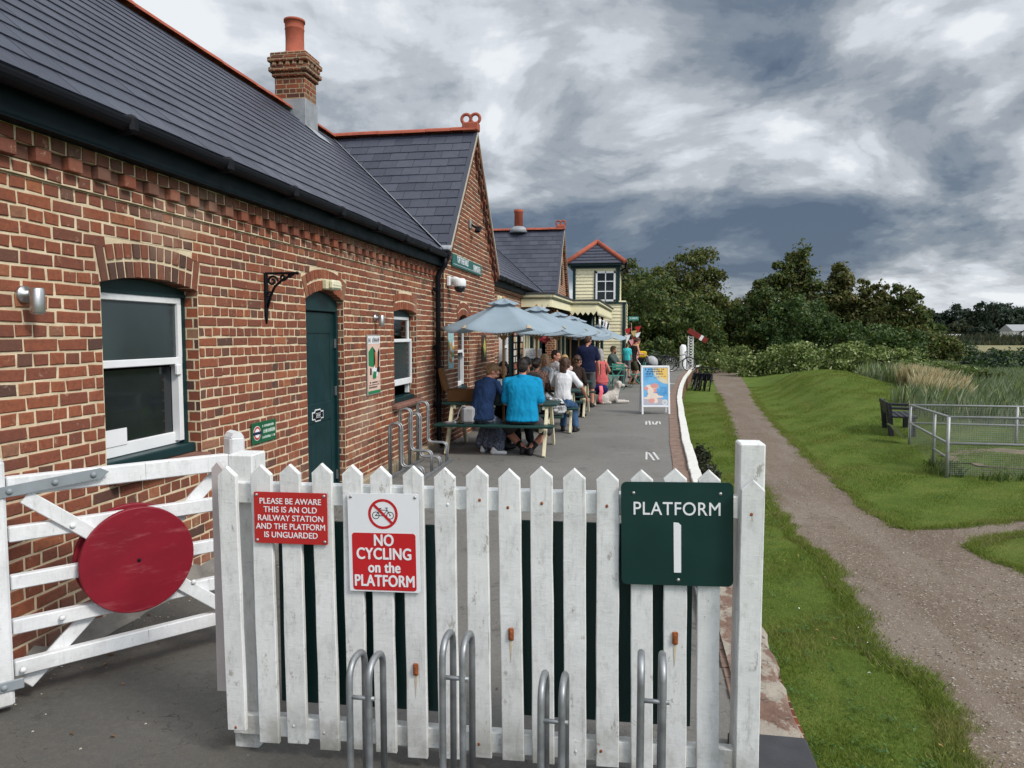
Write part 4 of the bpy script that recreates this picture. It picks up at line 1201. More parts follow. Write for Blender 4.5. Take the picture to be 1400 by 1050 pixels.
def disc_poly(rad, n=28, sx=1.0, a0=0, a1=2 * math.pi): return [(math.cos(a0 + (a1 - a0) * k / n) * rad * sx, math.sin(a0 + (a1 - a0) * k / n) * rad) for k in range(n if a1 - a0 > 6.2 else n + 1)]
def wall_sign_small():
    r = random.Random(6)
    t = thing('wall_sign', 'small green sign with a red and white roundel beside the green door', 'sign', (WX + .006, 5.905, .96))
    m = MB(); m.box((.004, 0, 0), (.008, .415, .182), 0, None, None, .002); m.build('panel', [paint('mid_green_enamel', (.012, .105, .045), .4, .1, 5, .02)], t)
    q = MB(); o = (.009, -.125, 0)
    q.prism(disc_poly(.062), o, (0, 1, 0), (0, 0, 1), (.001, 0, 0), 0, .5); q.prism(disc_poly(.057), V(*o) + V(.0012, 0, 0), (0, 1, 0), (0, 0, 1), (.001, 0, 0), 1, .5)
    q.prism(disc_poly(.040), V(*o) + V(.0024, 0, 0), (0, 1, 0), (0, 0, 1), (.001, 0, 0), 0, .5); q.prism([(-.068, -.012), (.068, -.012), (.068, .012), (-.068, .012)], V(*o) + V(.0036, 0, 0), (0, 1, 0), (0, 0, 1), (.001, 0, 0), 2, .5)
    q.build('roundel', [WHITES, REDS, paint('navy_enamel', (.012, .025, .07), .4)], t)
    q = MB()
    bars(q, (.0085, -.03, .040), (0, 1, 0), (0, 0, 1), .20, .022, 13, 0, r); bars(q, (.0085, -.035, -.012), (0, 1, 0), (0, 0, 1), .225, .034, 11, 0, r); bars(q, (.0085, -.035, -.058), (0, 1, 0), (0, 0, 1), .225, .022, 15, 0, r)
    q.build('lettering', [paint('pale_lettering', (.62, .72, .66), .5, .03)], t)
wall_sign_small()
def poster():
    r = random.Random(16)
    t = thing('wall_poster', 'tall pale pink poster with green and black artwork on the brick right of the door', 'poster', (WX + .006, 8.62, 1.43))
    w, h = .42, .70
    m = MB(); m.box((.004, 0, 0), (.008, w + .03, h + .03), 0, None, None, .002); m.build('backing', [paint('poster_back', (.30, .29, .27), .6)], t)
    m = MB(); m.box((.009, 0, 0), (.004, w, h), 0); m.build('sheet', [paint('pink_paper', (.66, .47, .39), .6, .05)], t)
    q = MB(); O = V(.0112, 0, 0)
    def pr(poly, k, e=.001): q.prism(poly, O + V(e, 0, 0), (0, 1, 0), (0, 0, 1), (.0008, 0, 0), k, .5)
    pr([(-.21, .255), (.21, .255), (.21, .35), (-.21, .35)], 3)
    pr([(-.19, -.01), (-.02, -.03), (-.02, .19), (-.07, .22), (-.19, .16)], 0); pr([(-.02, -.03), (.03, .02), (.04, .17), (-.07, .225), (-.02, .18)], 1, .002)
    pr([(.02, -.04), (.10, -.04), (.09, .09), (.06, .16), (.01, .15), (.03, .05)], 2, .003); pr([(.11, -.02), (.16, -.04), (.19, .15), (.17, .20), (.12, .14)], 1, .002)
    pr([(-.05, -.12), (.10, -.15), (.13, -.06), (.0, -.02), (-.08, -.06)], 3, .002); pr([(.07, -.09), (.19, -.10), (.19, -.03), (.10, -.03)], 1, .003); pr([(-.06, -.17), (.05, -.17), (.07, -.09), (-.04, -.08)], 0, .004); pr([(-.15, -.12), (-.10, -.12), (-.10, -.05), (-.14, -.03)], 1, .003)
    pr([(-.21, -.35), (.21, -.35), (.21, -.315), (-.21, -.315)], 0)
    q.build('artwork', [paint('poster_green', (.02, .19, .075), .5), paint('poster_black', (.012, .012, .012), .5), paint('poster_orange', (.55, .22, .10), .5), WHITES], t)
    q = MB(); bars(q, (.0125, -.19, .27), (0, 1, 0), (0, 0, 1), .38, .06, 9, 0, r)
    for z, n, hh in ((-.225, 14, .02), (-.25, 16, .012), (-.285, 10, .024)): bars(q, (.0125, -.18, z), (0, 1, 0), (0, 0, 1), .36, hh, n, 0, r)
    q.build('lettering', [bpy.data.materials['poster_black']], t)
poster()
def station_sign():
    t = thing('station_sign', 'long dark green station name board with white lettering on the first gable', 'sign', (GX + .02, 12.97, 3.02))
    m = MB(); m.box((.0, 0, 0), (.03, 2.26, .205), 0, None, None, .006); m.build('panel', [paint('station_green', (.022, .115, .105), .4, .1, 4, .03)], t)
    m = MB(); m.box((.0165, 0, -.062), (.002, 2.16, .006), 0); m.build('line', [WHITES], t)
    ro = (R(90), 0, R(90))
    text_obj('lettering', "'OFF THE RAILS'", .150, WHITES, t, (.0165, -.42, .028), ro, .0035, 1.0, .80)
    text_obj('lettering', "YARMOUTH", .150, WHITES, t, (.0165, .68, -.005), ro, .0035, 1.0, .74)
station_sign()
def gable_bits():
    t = thing('floral_banner', 'narrow floral banner with orange and yellow flowers on the gable wall', 'banner', (GX + .008, 11.78, 1.60))
    m = MB(); m.box((0, 0, 0), (.012, .36, .72), 0, None, None, .003); m.build('panel', [paint('banner_blue', (.32, .50, .52), .6, .3, 9)], t)
    r = random.Random(9); q = MB()
    for k in range(34):
        z = r.uniform(-.26, .05); y = r.uniform(-.15, .15); rad = r.uniform(.02, .055)
        q.prism([(y + rad * math.cos(a) * r.uniform(.7, 1.2), z + rad * math.sin(a) * r.uniform(.7, 1.2)) for a in [i * math.pi / 4 for i in range(8)]], V(.0062 + k * .00012, 0, 0), (0, 1, 0), (0, 0, 1), (.0006, 0, 0), r.choice((0, 0, 1, 2, 2, 3) if z < -.12 else (0, 1, 1, 3)))
    q.build('flowers', [paint('banner_orange', (.62, .20, .04), .6), paint('banner_yellow', (.68, .50, .06), .6), paint('banner_green', (.10, .28, .05), .6), WHITES], t)
    t = thing('diamond_plaque', 'dark wooden plaque with a yellow diamond hung on the gable wall', 'plaque', (GX + .01, 14.42, 1.53))
    m = MB(); m.box((0, 0, 0), (.02, .40, .52), 0, None, None, .01); m.build('board', [paint('dark_wood', (.05, .035, .025), .6, .3, 5, .2)], t)
    m = MB(); m.prism([(-.13, 0), (0, -.2), (.13, 0), (0, .2)], (.011, 0, 0), (0, 1, 0), (0, 0, 1), (.006, 0, 0)); m.build('diamond', [paint('mustard_paint', (.42, .40, .10), .6, .2, 9)], t)
    t = thing('gable_lamp', 'small grey floodlight on a bracket high on the first gable', 'light', (GX, 13.2, 3.78))
    m = MB(); m.box((.02, 0, 0), (.04, .14, .16), 0, None, None, .01); m.build('mount', [paint('grey_metal', (.30, .32, .31), .5, .1, 5, .05, .4, .5)], t)
    m = MB(); m.tube([(.03, 0, 0), (.12, .05, -.05)], .02, 6); m.box((.14, .10, -.08), (.10, .22, .05), 0, None, Matrix.Rotation(.5, 3, 'X'), .01); m.build('lamp_head', [BLACKM], t)
    t = thing('bulkhead_light', 'cream bulkhead light high on the wall beyond the first gable', 'light', (WX + .0, 16.9, 2.62))
    m = MB(); m.box((.05, 0, 0), (.10, .34, .12), 0, None, None, .03); m.build('cover', [bpy.data.materials['cream_diffuser']], t)
    m = MB(); m.box((.012, 0, 0), (.03, .40, .15), 0, None, None, .01); m.build('base', [bpy.data.materials['cream_plastic']], t)
    # round red hanging sign and paper notice by the café door
    t = thing('hanging_sign', 'red roundel sign hanging in the doorway behind the parasols', 'sign', (-2.50, 20.0, 1.66))
    m = MB(); m.prism(disc_poly(.105, 24, 1.0), (0, 0, 0), (1, 0, 0), (0, 0, 1), (0, -.02, 0), 0); m.prism([(-.16, -.032), (.16, -.032), (.16, .032), (-.16, .032)], (0, -.021, 0), (1, 0, 0), (0, 0, 1), (0, -.006, 0), 0)
    m.build('roundel', [paint('dull_red', (.28, .022, .03), .5)], t)
    m = MB(); m.prism(disc_poly(.068, 24, 1.0, .3, math.pi - .3), (0, -.0215, 0), (1, 0, 0), (0, 0, 1), (0, -.002, 0), 0); m.prism(disc_poly(.068, 24, 1.0, math.pi + .3, 2 * math.pi - .3), (0, -.0215, 0), (1, 0, 0), (0, 0, 1), (0, -.002, 0), 0); m.build('roundel_face', [paint('roundel_pink', (.50, .16, .14), .5)], t)
    
    for sx in (-.08, .08):
        m = MB(); m.tube([(sx, 0, .07), (sx, 0, .95)], .006, 5); m.build('chain', [BLACKM], t)
    t = thing('paper_notice', 'white paper notice in the cafe window behind the blonde woman', 'notice', (-2.8, 19.9, 1.28))
    m = MB(); m.box((0, 0, 0), (.46, .012, .27), 0); m.build('sheet', [WHITES], t)
    r = random.Random(31); m = MB()
    for z in (.08, .03, -.02, -.07): bars(m, (-.19, -.0065, z), (1, 0, 0), (0, 0, 1), .38, .025, 12, 0, r)
    m.build('lettering', [bpy.data.materials['grey_metal']], t)
    # postcard racks beside the doorway
    for (y, lab) in ((18.55, 'tall rack of postcards on the wall right of the white cafe window'), (19.6, 'narrow rack of postcards against the dark doorway post')):
        t = thing('postcard_rack', lab, 'rack', (WX + .06, y, 0), 0)
        m = MB(); m.box((.03, 0, 1.35), (.05, .5, 1.3), 0); m.build('frame', [BLACKM], t)
        m = MB()
        for j in range(7):
            for k in range(3): m.box((.062, -.16 + .16 * k, .82 + .17 * j), (.008, .12, .13), r.randrange(4))
        m.build('postcards', [paint('card_red', (.35, .10, .07), .5), paint('card_tan', (.48, .36, .20), .5), paint('card_white', (.62, .60, .55), .5), paint('card_brown', (.16, .10, .07), .5)], t)
    # bunting and hanging baskets under the canopy's corner
    t = thing('bunting', 'string of black, white and red bunting under the canopy edge', 'bunting', (-1.30, 28, 0))
    m = MB()
    for k in range(26):
        y = 24.7 + k * .3; z = 2.30 - .1 * math.sin((k % 7) / 7 * math.pi)
        m.prism([(-.13, 0), (.13, 0), (0, -.28)], (.05 + .03 * math.sin(k), y - 28, z), (.3, .95, 0), (0, 0, 1), (.006, 0, 0), r.choice((0, 0, 1, 1, 2)))
    m.tube([(.05 + .03 * math.sin(k), 24.7 + k * .3 - 28, 2.30 - .1 * math.sin((k % 7) / 7 * math.pi)) for k in range(26)], .008, 5, 3)
    m.build('flags', [WHITES, bpy.data.materials['poster_black'], REDS, WHITES], t)
    t = thing('bunting', 'string of pink, yellow and red bunting on the signal box corner', 'bunting', (-.35, 33.2, 0))
    m = MB()
    for k in range(16):
        m.prism([(-.16, 0), (.16, 0), (0, -.30)], (r.uniform(-.12, .35), -.15 + k * .02, 2.15 - k * .095), (.9, r.uniform(-.4, .4), .2), (0, 0, 1), (0, .008, 0), r.choice((0, 1, 2, 3)))
    m.tube([(.05, -.2, 2.3), (.1, 0, 1.4), (.05, .2, .6)], .008, 5, 0)
    m.build('flags', [paint('flag_pink', (.66, .34, .36), .7), paint('flag_yellow', (.66, .53, .20), .7), REDS, WHITES], t)
gable_bits()
# ------------------------------------------------------------------ picket fence, gate and bike racks
def old_white(name, c=(.70, .71, .70), dirt=.85):
    m = Mat(name, .65, .25)
    vec = m.oc((1, 1, 1)); grain = m.oc((1.0, 1.0, .06)); saw = m.oc((.25, .25, 1.0))
    n = m.noise(5, 6, .65, vec)
    col = m.ramp(n, ((.25, mul(c, .84)), (.75, mul(c, 1.12))))
    mot = m.noise(24, 7, .75, m.oc((1, 1, .45)))
    col = m.mix(m.step(mot, .47, .70, 0, .62 * dirt), col, (.42, .43, .41))
    g = m.noise(48, 6, .75, grain)
    col = m.mix(m.step(g, .56, .74, 0, .62 * dirt), col, (.30, .295, .27))
    sw = m.noise(70, 5, .75, saw)
    col = m.mix(m.step(sw, .56, .76, 0, .60 * dirt), col, (.36, .365, .35))
    pl = m.noise(17, 9, .8, m.oc((1, 1, .45)))
    col = m.mix(m.step(pl, .59, .64, 0, .8 * dirt), col, (.25, .225, .185))                 # chipped paint
    ck = m.noise(30, 3, .6, m.oc((1.0, 1.0, .035)))
    col = m.mix(m.step(ck, .70, .74, 0, .85 * dirt), col, (.12, .105, .085))                 # hairline cracks
    al = m.noise(3.2, 6, .7, vec)
    sp = m.N.new('ShaderNodeSeparateXYZ'); tc = m.N.new('ShaderNodeTexCoord'); m.L.new(tc.outputs['Object'], sp.inputs[0])
    foot = m.math('MULTIPLY', m.step(sp.outputs[2], .32, .02), m.step(al, .40, .62))
    col = m.mix(m.math('MULTIPLY', foot, .75 * dirt), col, (.16, .145, .09))                  # algae near the ground
    m.color(col); m.bump(sw, .35, .004); m.bump(g, .3, .003); m.bump(pl, .25, .003)
    return m.m
OLDW = old_white('weathered_white_paint'); GATEW = old_white('gate_white_paint', (.73, .74, .75), .5)
RUST = paint('rust', (.28, .085, .03), .9, .5, 40, .5, dirt=.6, dirtcol=(.10, .035, .02))
RUSTRUN = paint('rust_stain', (.56, .47, .33), .8, .25, 30, .1)
GALV = paint('galvanised_steel', (.30, .315, .325), .48, .28, 14, .1, .5, .75, dirt=.3, dirtcol=(.42, .43, .43))
FDIR = Vector((math.cos(R(2.0)), math.sin(R(2.0)), 0)); FORG = Vector((-1.66, 2.86, 0))
def fpt(u, w, z): return FORG + FDIR * u + Vector((-FDIR.y, FDIR.x, 0)) * w + Vector((0, 0, z))
FROT = Matrix.Rotation(R(2.0), 3, 'Z')
def build_fence():
    r = random.Random(41)
    t = thing('picket_fence', 'weathered white picket fence across the platform end carrying three signs', 'fence', FORG, R(2.0))
    us = [0.0, .130, .262, .393, .528, .651, .789, .923, 1.060, 1.197, 1.335, 1.478, 1.620, 1.766, 1.911, 2.058]
    pxs = [331, 369, 407, 449, 489, 527, 570, 612, 655, 698, 741, 786, 831, 877, 923, 969]
    us = [(on_y(x, 640, 2.90).x - FORG.x) for x in pxs]
    us[0] += .005
    for i, u in enumerate(us + [2.085]):
        m = MB(); w = .086 + r.uniform(-.003, .004); lean = -R(.75) + r.uniform(-.006, .006)
        top = 1.262 + .02 * u / 2 + r.uniform(-.006, .006); bot = r.uniform(.045, .075)
        if i == 0: bot = .14; w = .082
        if i == 16: w = .084; top = 1.262; lean = 0
        th = .021
        poly = [(-w / 2, bot), (w / 2, bot + r.uniform(-.006, .006)), (w / 2, top - w * .46), (0, top), (-w / 2, top - w * .46)]
        n = 7         # split the sides so that the edges waver
        left = [(-w / 2 + r.uniform(-.0016, .0016), bot + (top - w * .46 - bot) * k / n) for k in range(n + 1)]; right = [(w / 2 + r.uniform(-.0016, .0016), top - w * .46 - (top - w * .46 - bot) * k / n) for k in range(n + 1)]
        out = left + [(0, top)] + right
        c = .003
        cx = 0; ins = [(p[0] * (1 - 2 * c / w), p[1] - (c * 1.3 if p[1] > top - .06 else -c if p[1] < bot + .01 else 0)) for p in out]
        y0 = -.030 - th
        nn = len(out); vs = [(p[0], y0 + th, p[1]) for p in out] + [(p[0], y0 + c, p[1]) for p in out] + [(p[0], y0, p[1]) for p in ins]
        fs = [tuple(range(2 * nn, 3 * nn)), tuple(range(nn))] + [(k, (k + 1) % nn, nn + (k + 1) % nn, nn + k) for k in range(nn)] + [(nn + k, nn + (k + 1) % nn, 2 * nn + (k + 1) % nn, 2 * nn + k) for k in range(nn)]
        rot = Matrix.Rotation(lean, 3, 'Y'); piv = Vector((0, 0, 1.25))
        vs = [rot @ (Vector(p) - piv) + piv for p in vs]
        if i == 16: vs = [p + Vector((0, -.062, 0)) for p in vs]
        if i == 0: vs = [p + Vector((0, -.05, 0)) for p in vs]
        m.add([p + Vector((u, 0, 0)) for p in vs], fs, 0)
        pk = m.build('picket', [OLDW], t)
        if i in (6, 9, 14):       # rusty reflector plates and the stains they left
            z = {6: .43, 9: .60, 14: .62}[i]; lx = u - math.tan(lean) * (1.25 - z)
            q = MB(); q.box((lx, y0 - .004, z), (.022, .010, .052), 0, None, None, .004); q.box((lx, y0 - .010, z), (.012, .006, .034), 0, None, None, .003); q.build('reflector', [RUST], pk)
            q = MB(); q.prism([(-.004, -.022), (-.005, -.05), (-.001, -.12), (.002, -.08), (.005, -.04), (.005, -.022)], (lx, y0 - .0012, z), (1, 0, 0), (0, 0, 1), (0, -.0008, 0)); q.build('rust_stain', [RUSTRUN], pk)
        for zz in (1.13, .14):     # nail heads, some bleeding rust
            if r.random() < .55:
                q = MB(); q.ball((u + r.uniform(-.02, .02), y0 - .0005 - (.062 if i == 16 else .05 if i == 0 else 0), zz + r.uniform(-.02, .02)), (.006, .003, .007), 0, None, 8, 5); q.build('nail', [RUST if r.random() < .6 else OLDW], pk)
    for z, h in ((1.135, .088), (.128, .088)):
        m = MB(); m.box((1.04, -.006, z), (2.16, .046, h), 0, None, None, .004); m.build('rail', [OLDW], t)
    p = MB(); p.box((.0, .07, .645), (.112, .125, 1.29), 0, None, None, .006); p.build('post', [OLDW], t)
    p = MB(); p.box((2.095, .02, .66), (.096, .11, 1.45), 0, None, None, .006); p.build('post', [OLDW], t)
    p = MB(); p.prism([(-.026, .27), (.022, .27), (.022, 1.235), (-.002, 1.262), (-.026, 1.235)], (-.082, -.03, 0), (1, 0, 0), (0, 0, 1), (0, .022, 0), 0); p.build('side_board', [paint('pinkish_board', (.46, .415, .41), .7, .1, 6, .2, dirt=.2)], t)
build_fence()
def fsign(name, label, u0, u1, z0, z1, w=-.058):
    """an Empty at the centre of a sign on the front of the pickets"""
    c = fpt((u0 + u1) / 2, w, (z0 + z1) / 2)
    t = thing(name, label, 'sign', c, R(2.0)); return t, u1 - u0, z1 - z0
def rrect(w, h, r, n=6):
    out = []
    for cx, cy, a in ((w / 2 - r, h / 2 - r, 0), (-w / 2 + r, h / 2 - r, 90), (-w / 2 + r, -h / 2 + r, 180), (w / 2 - r, -h / 2 + r, 270)):
        for k in range(n + 1):
            th = R(a + 90 * k / n); out.append((cx + r * math.cos(th), cy + r * math.sin(th)))
    return out
def panel(w, h, r, th, y=0.0, mb=None, m=0):
    mb = mb or MB(); mb.prism(rrect(w, h, r), (0, y, 0), (1, 0, 0), (0, 0, 1), (0, -th, 0), m, .5); return mb
SCREW = paint('screw_head', (.45, .45, .44), .4, .2, 20, 0, .5, .8)
def screw(t, x, z, y):
    m = MB(); m.lathe((x, y, z), [(.0065, .002), (.0065, -.001), (.004, -.003), (0, -.0035)], 12, ax='y'); m.build('screw', [SCREW], t)
def build_signs():
    tx = (R(90), 0, 0)
    X = lambda px: on_y(px, 730, 2.87).x - FORG.x
    # red notice
    t, w, h = fsign('notice_sign', 'red enamel notice with white lettering about the unguarded platform', X(359), X(455), .936, 1.150)
    t.rotation_euler = (0, R(-.2), R(2.0))
    panel(w, h, .006, .005).build('panel', [REDS], t)
    for k, s in enumerate(('PLEASE BE AWARE', 'THIS IS AN OLD', 'RAILWAY STATION', 'AND THE PLATFORM', 'IS UNGUARDED')):
        text_obj('lettering', s, .0345, WHITES, t, (0, -.0056, h / 2 - .038 - k * .0352), tx, .0003, 1.02, .90 if k == 3 else .93)
    for sx in (-1, 1):
        for sz in (-1, 1): screw(t, sx * (w / 2 - .012), sz * (h / 2 - .012), -.0055)
    # no cycling sign
    t, w, h = fsign('notice_sign', 'white and red no cycling sign with a crossed-out bicycle', X(483), X(577), .752, 1.157)
    t.rotation_euler = (0, R(-.8), R(2.0))
    panel(w, h, .008, .005).build('panel', [WHITES], t)
    pr = MB(); O = V(0, -.0052, -.078)
    pr.prism(rrect(w - .03, h * .585, .012), O, (1, 0, 0), (0, 0, 1), (0, -.0008, 0)); pr.build('red_field', [paint('signal_red', (.50, .018, .022), .4, .04)], t)
    for k, s in enumerate(('NO', 'CYCLING', 'on the', 'PLATFORM')):
        text_obj('lettering', s, .066 if k != 2 else .062, WHITES, t, (0, -.0066, .009 - k * .056), tx, .0017, 1.04, .80 if k < 3 else .76)
    rg = MB(); cz = h * .295; ro, ri = .062, .051
    n = 40; vs = []
    for k in range(n):
        a = 2 * math.pi * k / n
        for q in (ri, ro): vs.append((q * math.cos(a), -.0060, cz + q * math.sin(a)))
    rg.add(vs, [(2 * k, 2 * k + 1, (2 * k + 3) % (2 * n), (2 * k + 2) % (2 * n)) for k in range(n)], 0, .5)
    d = V(1, 0, -1).normalized(); pn = V(1, 0, 1).normalized()
    for s1 in (1,):
        c = V(0, -.0066, cz); rg.add([c - d * .053 - pn * .0055, c + d * .053 - pn * .0055, c + d * .053 + pn * .0055, c - d * .053 + pn * .0055], ((0, 1, 2, 3),), 0, .5)
    rg.build('prohibition_ring', [bpy.data.materials['signal_red']], t)
    b = MB(); y = -.0056
    def ring(cx, cz_, r1, r2):
        vs = []; n = 24
        for k in range(n):
            a = 2 * math.pi * k / n
            for q in (r1, r2): vs.append((cx + q * math.cos(a), y, cz_ + q * math.sin(a)))
        b.add(vs, [(2 * k, 2 * k + 1, (2 * k + 3) % (2 * n), (2 * k + 2) % (2 * n)) for k in range(n)], 0, .5)
    def stroke(p, q, wd=.0026):
        p = V(p[0], y, p[1]); q = V(q[0], y, q[1]); dd = (q - p).normalized(); nn = V(-dd.z, 0, dd.x) * wd / 2
        b.add([p - nn, q - nn, q + nn, p + nn], ((0, 1, 2, 3),), 0, .5)
    zz = cz - .006
    for cx in (-.030, .030):
        ring(cx, zz, .0125, .0155); ring(cx, zz, .001, .003)
    K = dict(rear=(-.030, zz), bb=(-.002, zz - .002), seat=(-.011, zz + .022), head=(.018, zz + .022), front=(.030, zz), hb=(.015, zz + .031))
    for p, q in (('rear', 'bb'), ('rear', 'seat'), ('seat', 'bb'), ('seat', 'head'), ('bb', 'head'), ('head', 'front'), ('head', 'hb')): stroke(K[p], K[q])
    stroke((.008, zz + .031), (.022, zz + .031)); stroke((-.018, zz + .028), (-.006, zz + .028), .004); stroke((-.012, zz + .022), (-.0125, zz + .028))
    b.build('bicycle_symbol', [bpy.data.materials['poster_black']], t)
    for sx in (-1, 1): screw(t, sx * (w / 2 - .014), h / 2 - .014, -.0055)
    # platform number
    t, w, h = fsign('platform_sign', 'dark green square sign reading platform with a tall white stripe', X(849), X(1002), .834, 1.236, -.062)
    t.rotation_euler = (0, R(-1.0), R(2.0))
    panel(w, h, .022, .006).build('panel', [GREENS], t)
    text_obj('lettering', 'PLATFORM', .072, WHITES, t, (0, -.0068, h / 2 - .105), tx, .0004, 1.06, .90)
    s = MB(); s.prism([(-.013, -.15), (.014, -.15), (.014, .036), (.008, .040), (.006, .044), (-.014, .046)], (.002, -.0064, 0), (1, 0, 0), (0, 0, 1), (0, -.001, 0)); s.build('numeral', [WHITES], t)
    for x, z in ((-w / 2 + .048, h / 2 - .043), (w / 2 - .048, h / 2 - .043), (.005, -h / 2 + .022)): screw(t, x, z, -.0065)
    # green boards on the back of the fence
    for (a, b, z0, z1, lab) in ((388, 606, .215, 1.012, 'dark green board behind the pickets under the two red signs'), (712, 948, .225, 1.045, 'dark green board behind the pickets under the platform sign')):
        u0 = on_y(a, 800, 2.93).x - FORG.x; u1 = on_y(b, 800, 2.93).x - FORG.x
        t = thing('notice_board', lab, 'board', fpt((u0 + u1) / 2, .030, (z0 + z1) / 2), R(2.0))
        m = MB(); m.box((0, 0, 0), (u1 - u0, .012, z1 - z0), 0, None, None, .003); m.build('board_panel', [GREENS], t)
        m = MB(); m.box((0, .012, z1 / 2 - z0 / 2 - .02), (u1 - u0, .012, .03), 0); m.build('batten', [GREENS], t)
build_signs()
# ------------------------------------------------------------------ crossing gate
def build_gate():
    A = Vector((-2.95, 2.97, 0)); B = Vector((-2.28, 3.80, 0)); d = (B - A); L = d.length; ang = math.atan2(d.y, d.x)
    t = thing('crossing_gate', 'white barred level crossing gate with a red disc, left of the fence', 'gate', A, ang)
    # local: x along the gate, -y towards the camera
    rails = ((1.129, 1.037), (.891, .817), (.656, .587), (.441, .370), (.240, .165))
    for i, (z1, z0) in enumerate(rails):
        m = MB(); m.box((L / 2 + .02, 0, (z0 + z1) / 2), (L - .02, .045 if i else .06, z1 - z0), 0, None, None, .005); m.build('rail', [GATEW], t)
    for (a, b, y) in (((.10, 1.03), (L + .03, .20), -.032), ((L - .03, 1.03), (.08, .10), .032)):
        m = MB(); p = V(a[0], y, a[1]); q = V(b[0], y, b[1]); dd = q - p
        m.box((p + q) / 2, (dd.length, .022, .068), 0, None, Matrix.Rotation(-math.atan2(dd.z, dd.x), 3, 'Y'), .004); m.build('brace', [GATEW], t)
    for (x, wd, z0, z1) in ((-.045, .135, .04, 1.245), (L + .045, .085, .06, 1.255)):
        m = MB(); m.box((x, 0, (z0 + z1 - .03) / 2), (wd, .11, z1 - z0 - .03), 0, None, None, .012)
        m.prism([(-wd / 2 + .004, 0), (wd / 2 - .004, 0), (wd / 2 - .02, .026), (0, .036), (-wd / 2 + .02, .026)], (x, -.05, z1 - .034), (1, 0, 0), (0, 0, 1), (0, .10, 0))
        m.build('stile', [GATEW], t)
    disc = Mat('red_disc_paint', .45, .4); vec = disc.oc()
    c = disc.ramp(disc.noise(3, 5, .6, vec), ((.3, (.17, .006, .016)), (.7, (.25, .009, .022))))
    c = disc.mix(disc.step(disc.noise(9, 8, .72, disc.oc((.35, 1, 2.2))), .53, .74, 0, .6), c, (.44, .14, .15))
    c = disc.mix(disc.step(disc.noise(60, 4, .7, vec), .68, .75, 0, .5), c, (.16, .03, .03))
    disc.color(c).bump(disc.noise(30, 4, .6, disc.oc((.2, 1, 1))), .15, .003)
    u = L * .54
    for y0, rad in ((-.060, .274), (.058, .274)):
        m = MB(); m.lathe((u, y0, .637), [(rad - .004, -.018), (rad, -.014), (rad, .010), (rad - .004, .014)], 64, ax='y'); dn = m.build('disc', [disc.m], t)
        if y0 < 0:
            m = MB(); m.lathe((u, y0 - .018, .637), [(.009, .004), (.009, -.006), (.004, -.009), (0, -.009)], 8, ax='y'); m.build('disc_bolt', [BLACKM], dn)
    strap = paint('grey_strap', (.235, .265, .285), .45, .12, 8, .06, .4)
    s = MB(); p0 = V(-.16, -.068, 1.035); p1 = V(.46, -.042, 1.112)
    s.prism([(-.16, -.025), (.42, -.025), (.455, .0), (.42, .025), (-.16, .025)], (0, -.056, 1.066), (1, 0, .10), (-.10, 0, 1), (0, -.008, 0)); st = s.build('hinge_strap', [strap], t)
    for x in (.035, .22, .385):
        q = MB(); q.lathe((x, -.064, 1.066 + x * .10), [(.015, .002), (.014, -.006), (.008, -.011), (0, -.012)], 10, ax='y'); q.build('bolt', [strap], st)
    s = MB(); s.box((-.05, -.06, .145), (.22, .012, .05), 0, None, None, .004); st = s.build('hinge_strap', [strap], t)
    for x in (-.02,):
        q = MB(); q.lathe((x, -.066, .145), [(.015, .002), (.014, -.006), (.008, -.011), (0, -.012)], 10, ax='y'); q.build('bolt', [strap], st)
    for (x, z) in ((.29, .86), (.23, .41), (L * .80, .45), (L - .02, .235), (.06, .2)):
        q = MB(); q.lathe((x, -.046, z), [(.013, .01), (.013, -.004), (.007, -.008), (0, -.009)], 10, ax='y'); q.build('bolt', [GATEW], t)
build_gate()
# ------------------------------------------------------------------ bicycle racks
def fillet(pts, rad, n=6):
    pts = [Vector(p) for p in pts]; out = [pts[0]]
    for a, b, c in zip(pts[:-2], pts[1:-1], pts[2:]):
        u = (a - b).normalized(); w = (c - b).normalized(); ang = u.angle(w); d = min(rad / math.tan(ang / 2), (a - b).length * .499, (c - b).length * .499)
        p, q = b + u * d, b + w * d
        for k in range(n + 1):
            s = k / n; out.append(p * (1 - s) ** 2 + b * 2 * s * (1 - s) + q * s * s)
    return out + [pts[-1]]
def bike_rack(name, label, loc, rz, hoops, length):
    """hoops: (position along local x, height); tubes lie in local y-z planes: a tall hoop stepping down to a low one"""
    t = thing(name, label, 'bike rack', loc, rz)
    for (x, h) in hoops:
        for dx in (-.036, .036):
            m = MB(); y0 = 0.0
            path = fillet([(x + dx, y0, .03), (x + dx, y0, h), (x + dx, y0 + .150, h), (x + dx, y0 + .150, .30 if h > .75 else .16), (x + dx, y0 + .42, .30 if h > .75 else .16), (x + dx, y0 + .42, .03)], .072)
            m.tube(path, .0125, 12); m.build('hoop', [GALV], t)
        m = MB(); m.tube([(x - .036, y0 + .15, h - .12), (x + .036 + .022, y0 + .15, h - .12)], .008, 8); m.build('crossbar', [GALV], t)
    for y in (0.0, .42):
        m = MB(); m.box((length / 2, y, .02), (length, .045, .035), 0, None, None, .004); m.build('base_bar', [GALV], t)
    return t
XF = lambda px, y: on_y(px, 900, y).x
_x0 = -1.05
bike_rack('bike_rack', 'galvanised steel cycle rack in front of the picket fence', (_x0, 2.58, 0), R(0), [(XF(503, 2.52) - _x0, .625), (XF(627, 2.52) - _x0, .725), (XF(758, 2.52) - _x0, .60), (XF(891, 2.52) - _x0, .70)], 1.55)
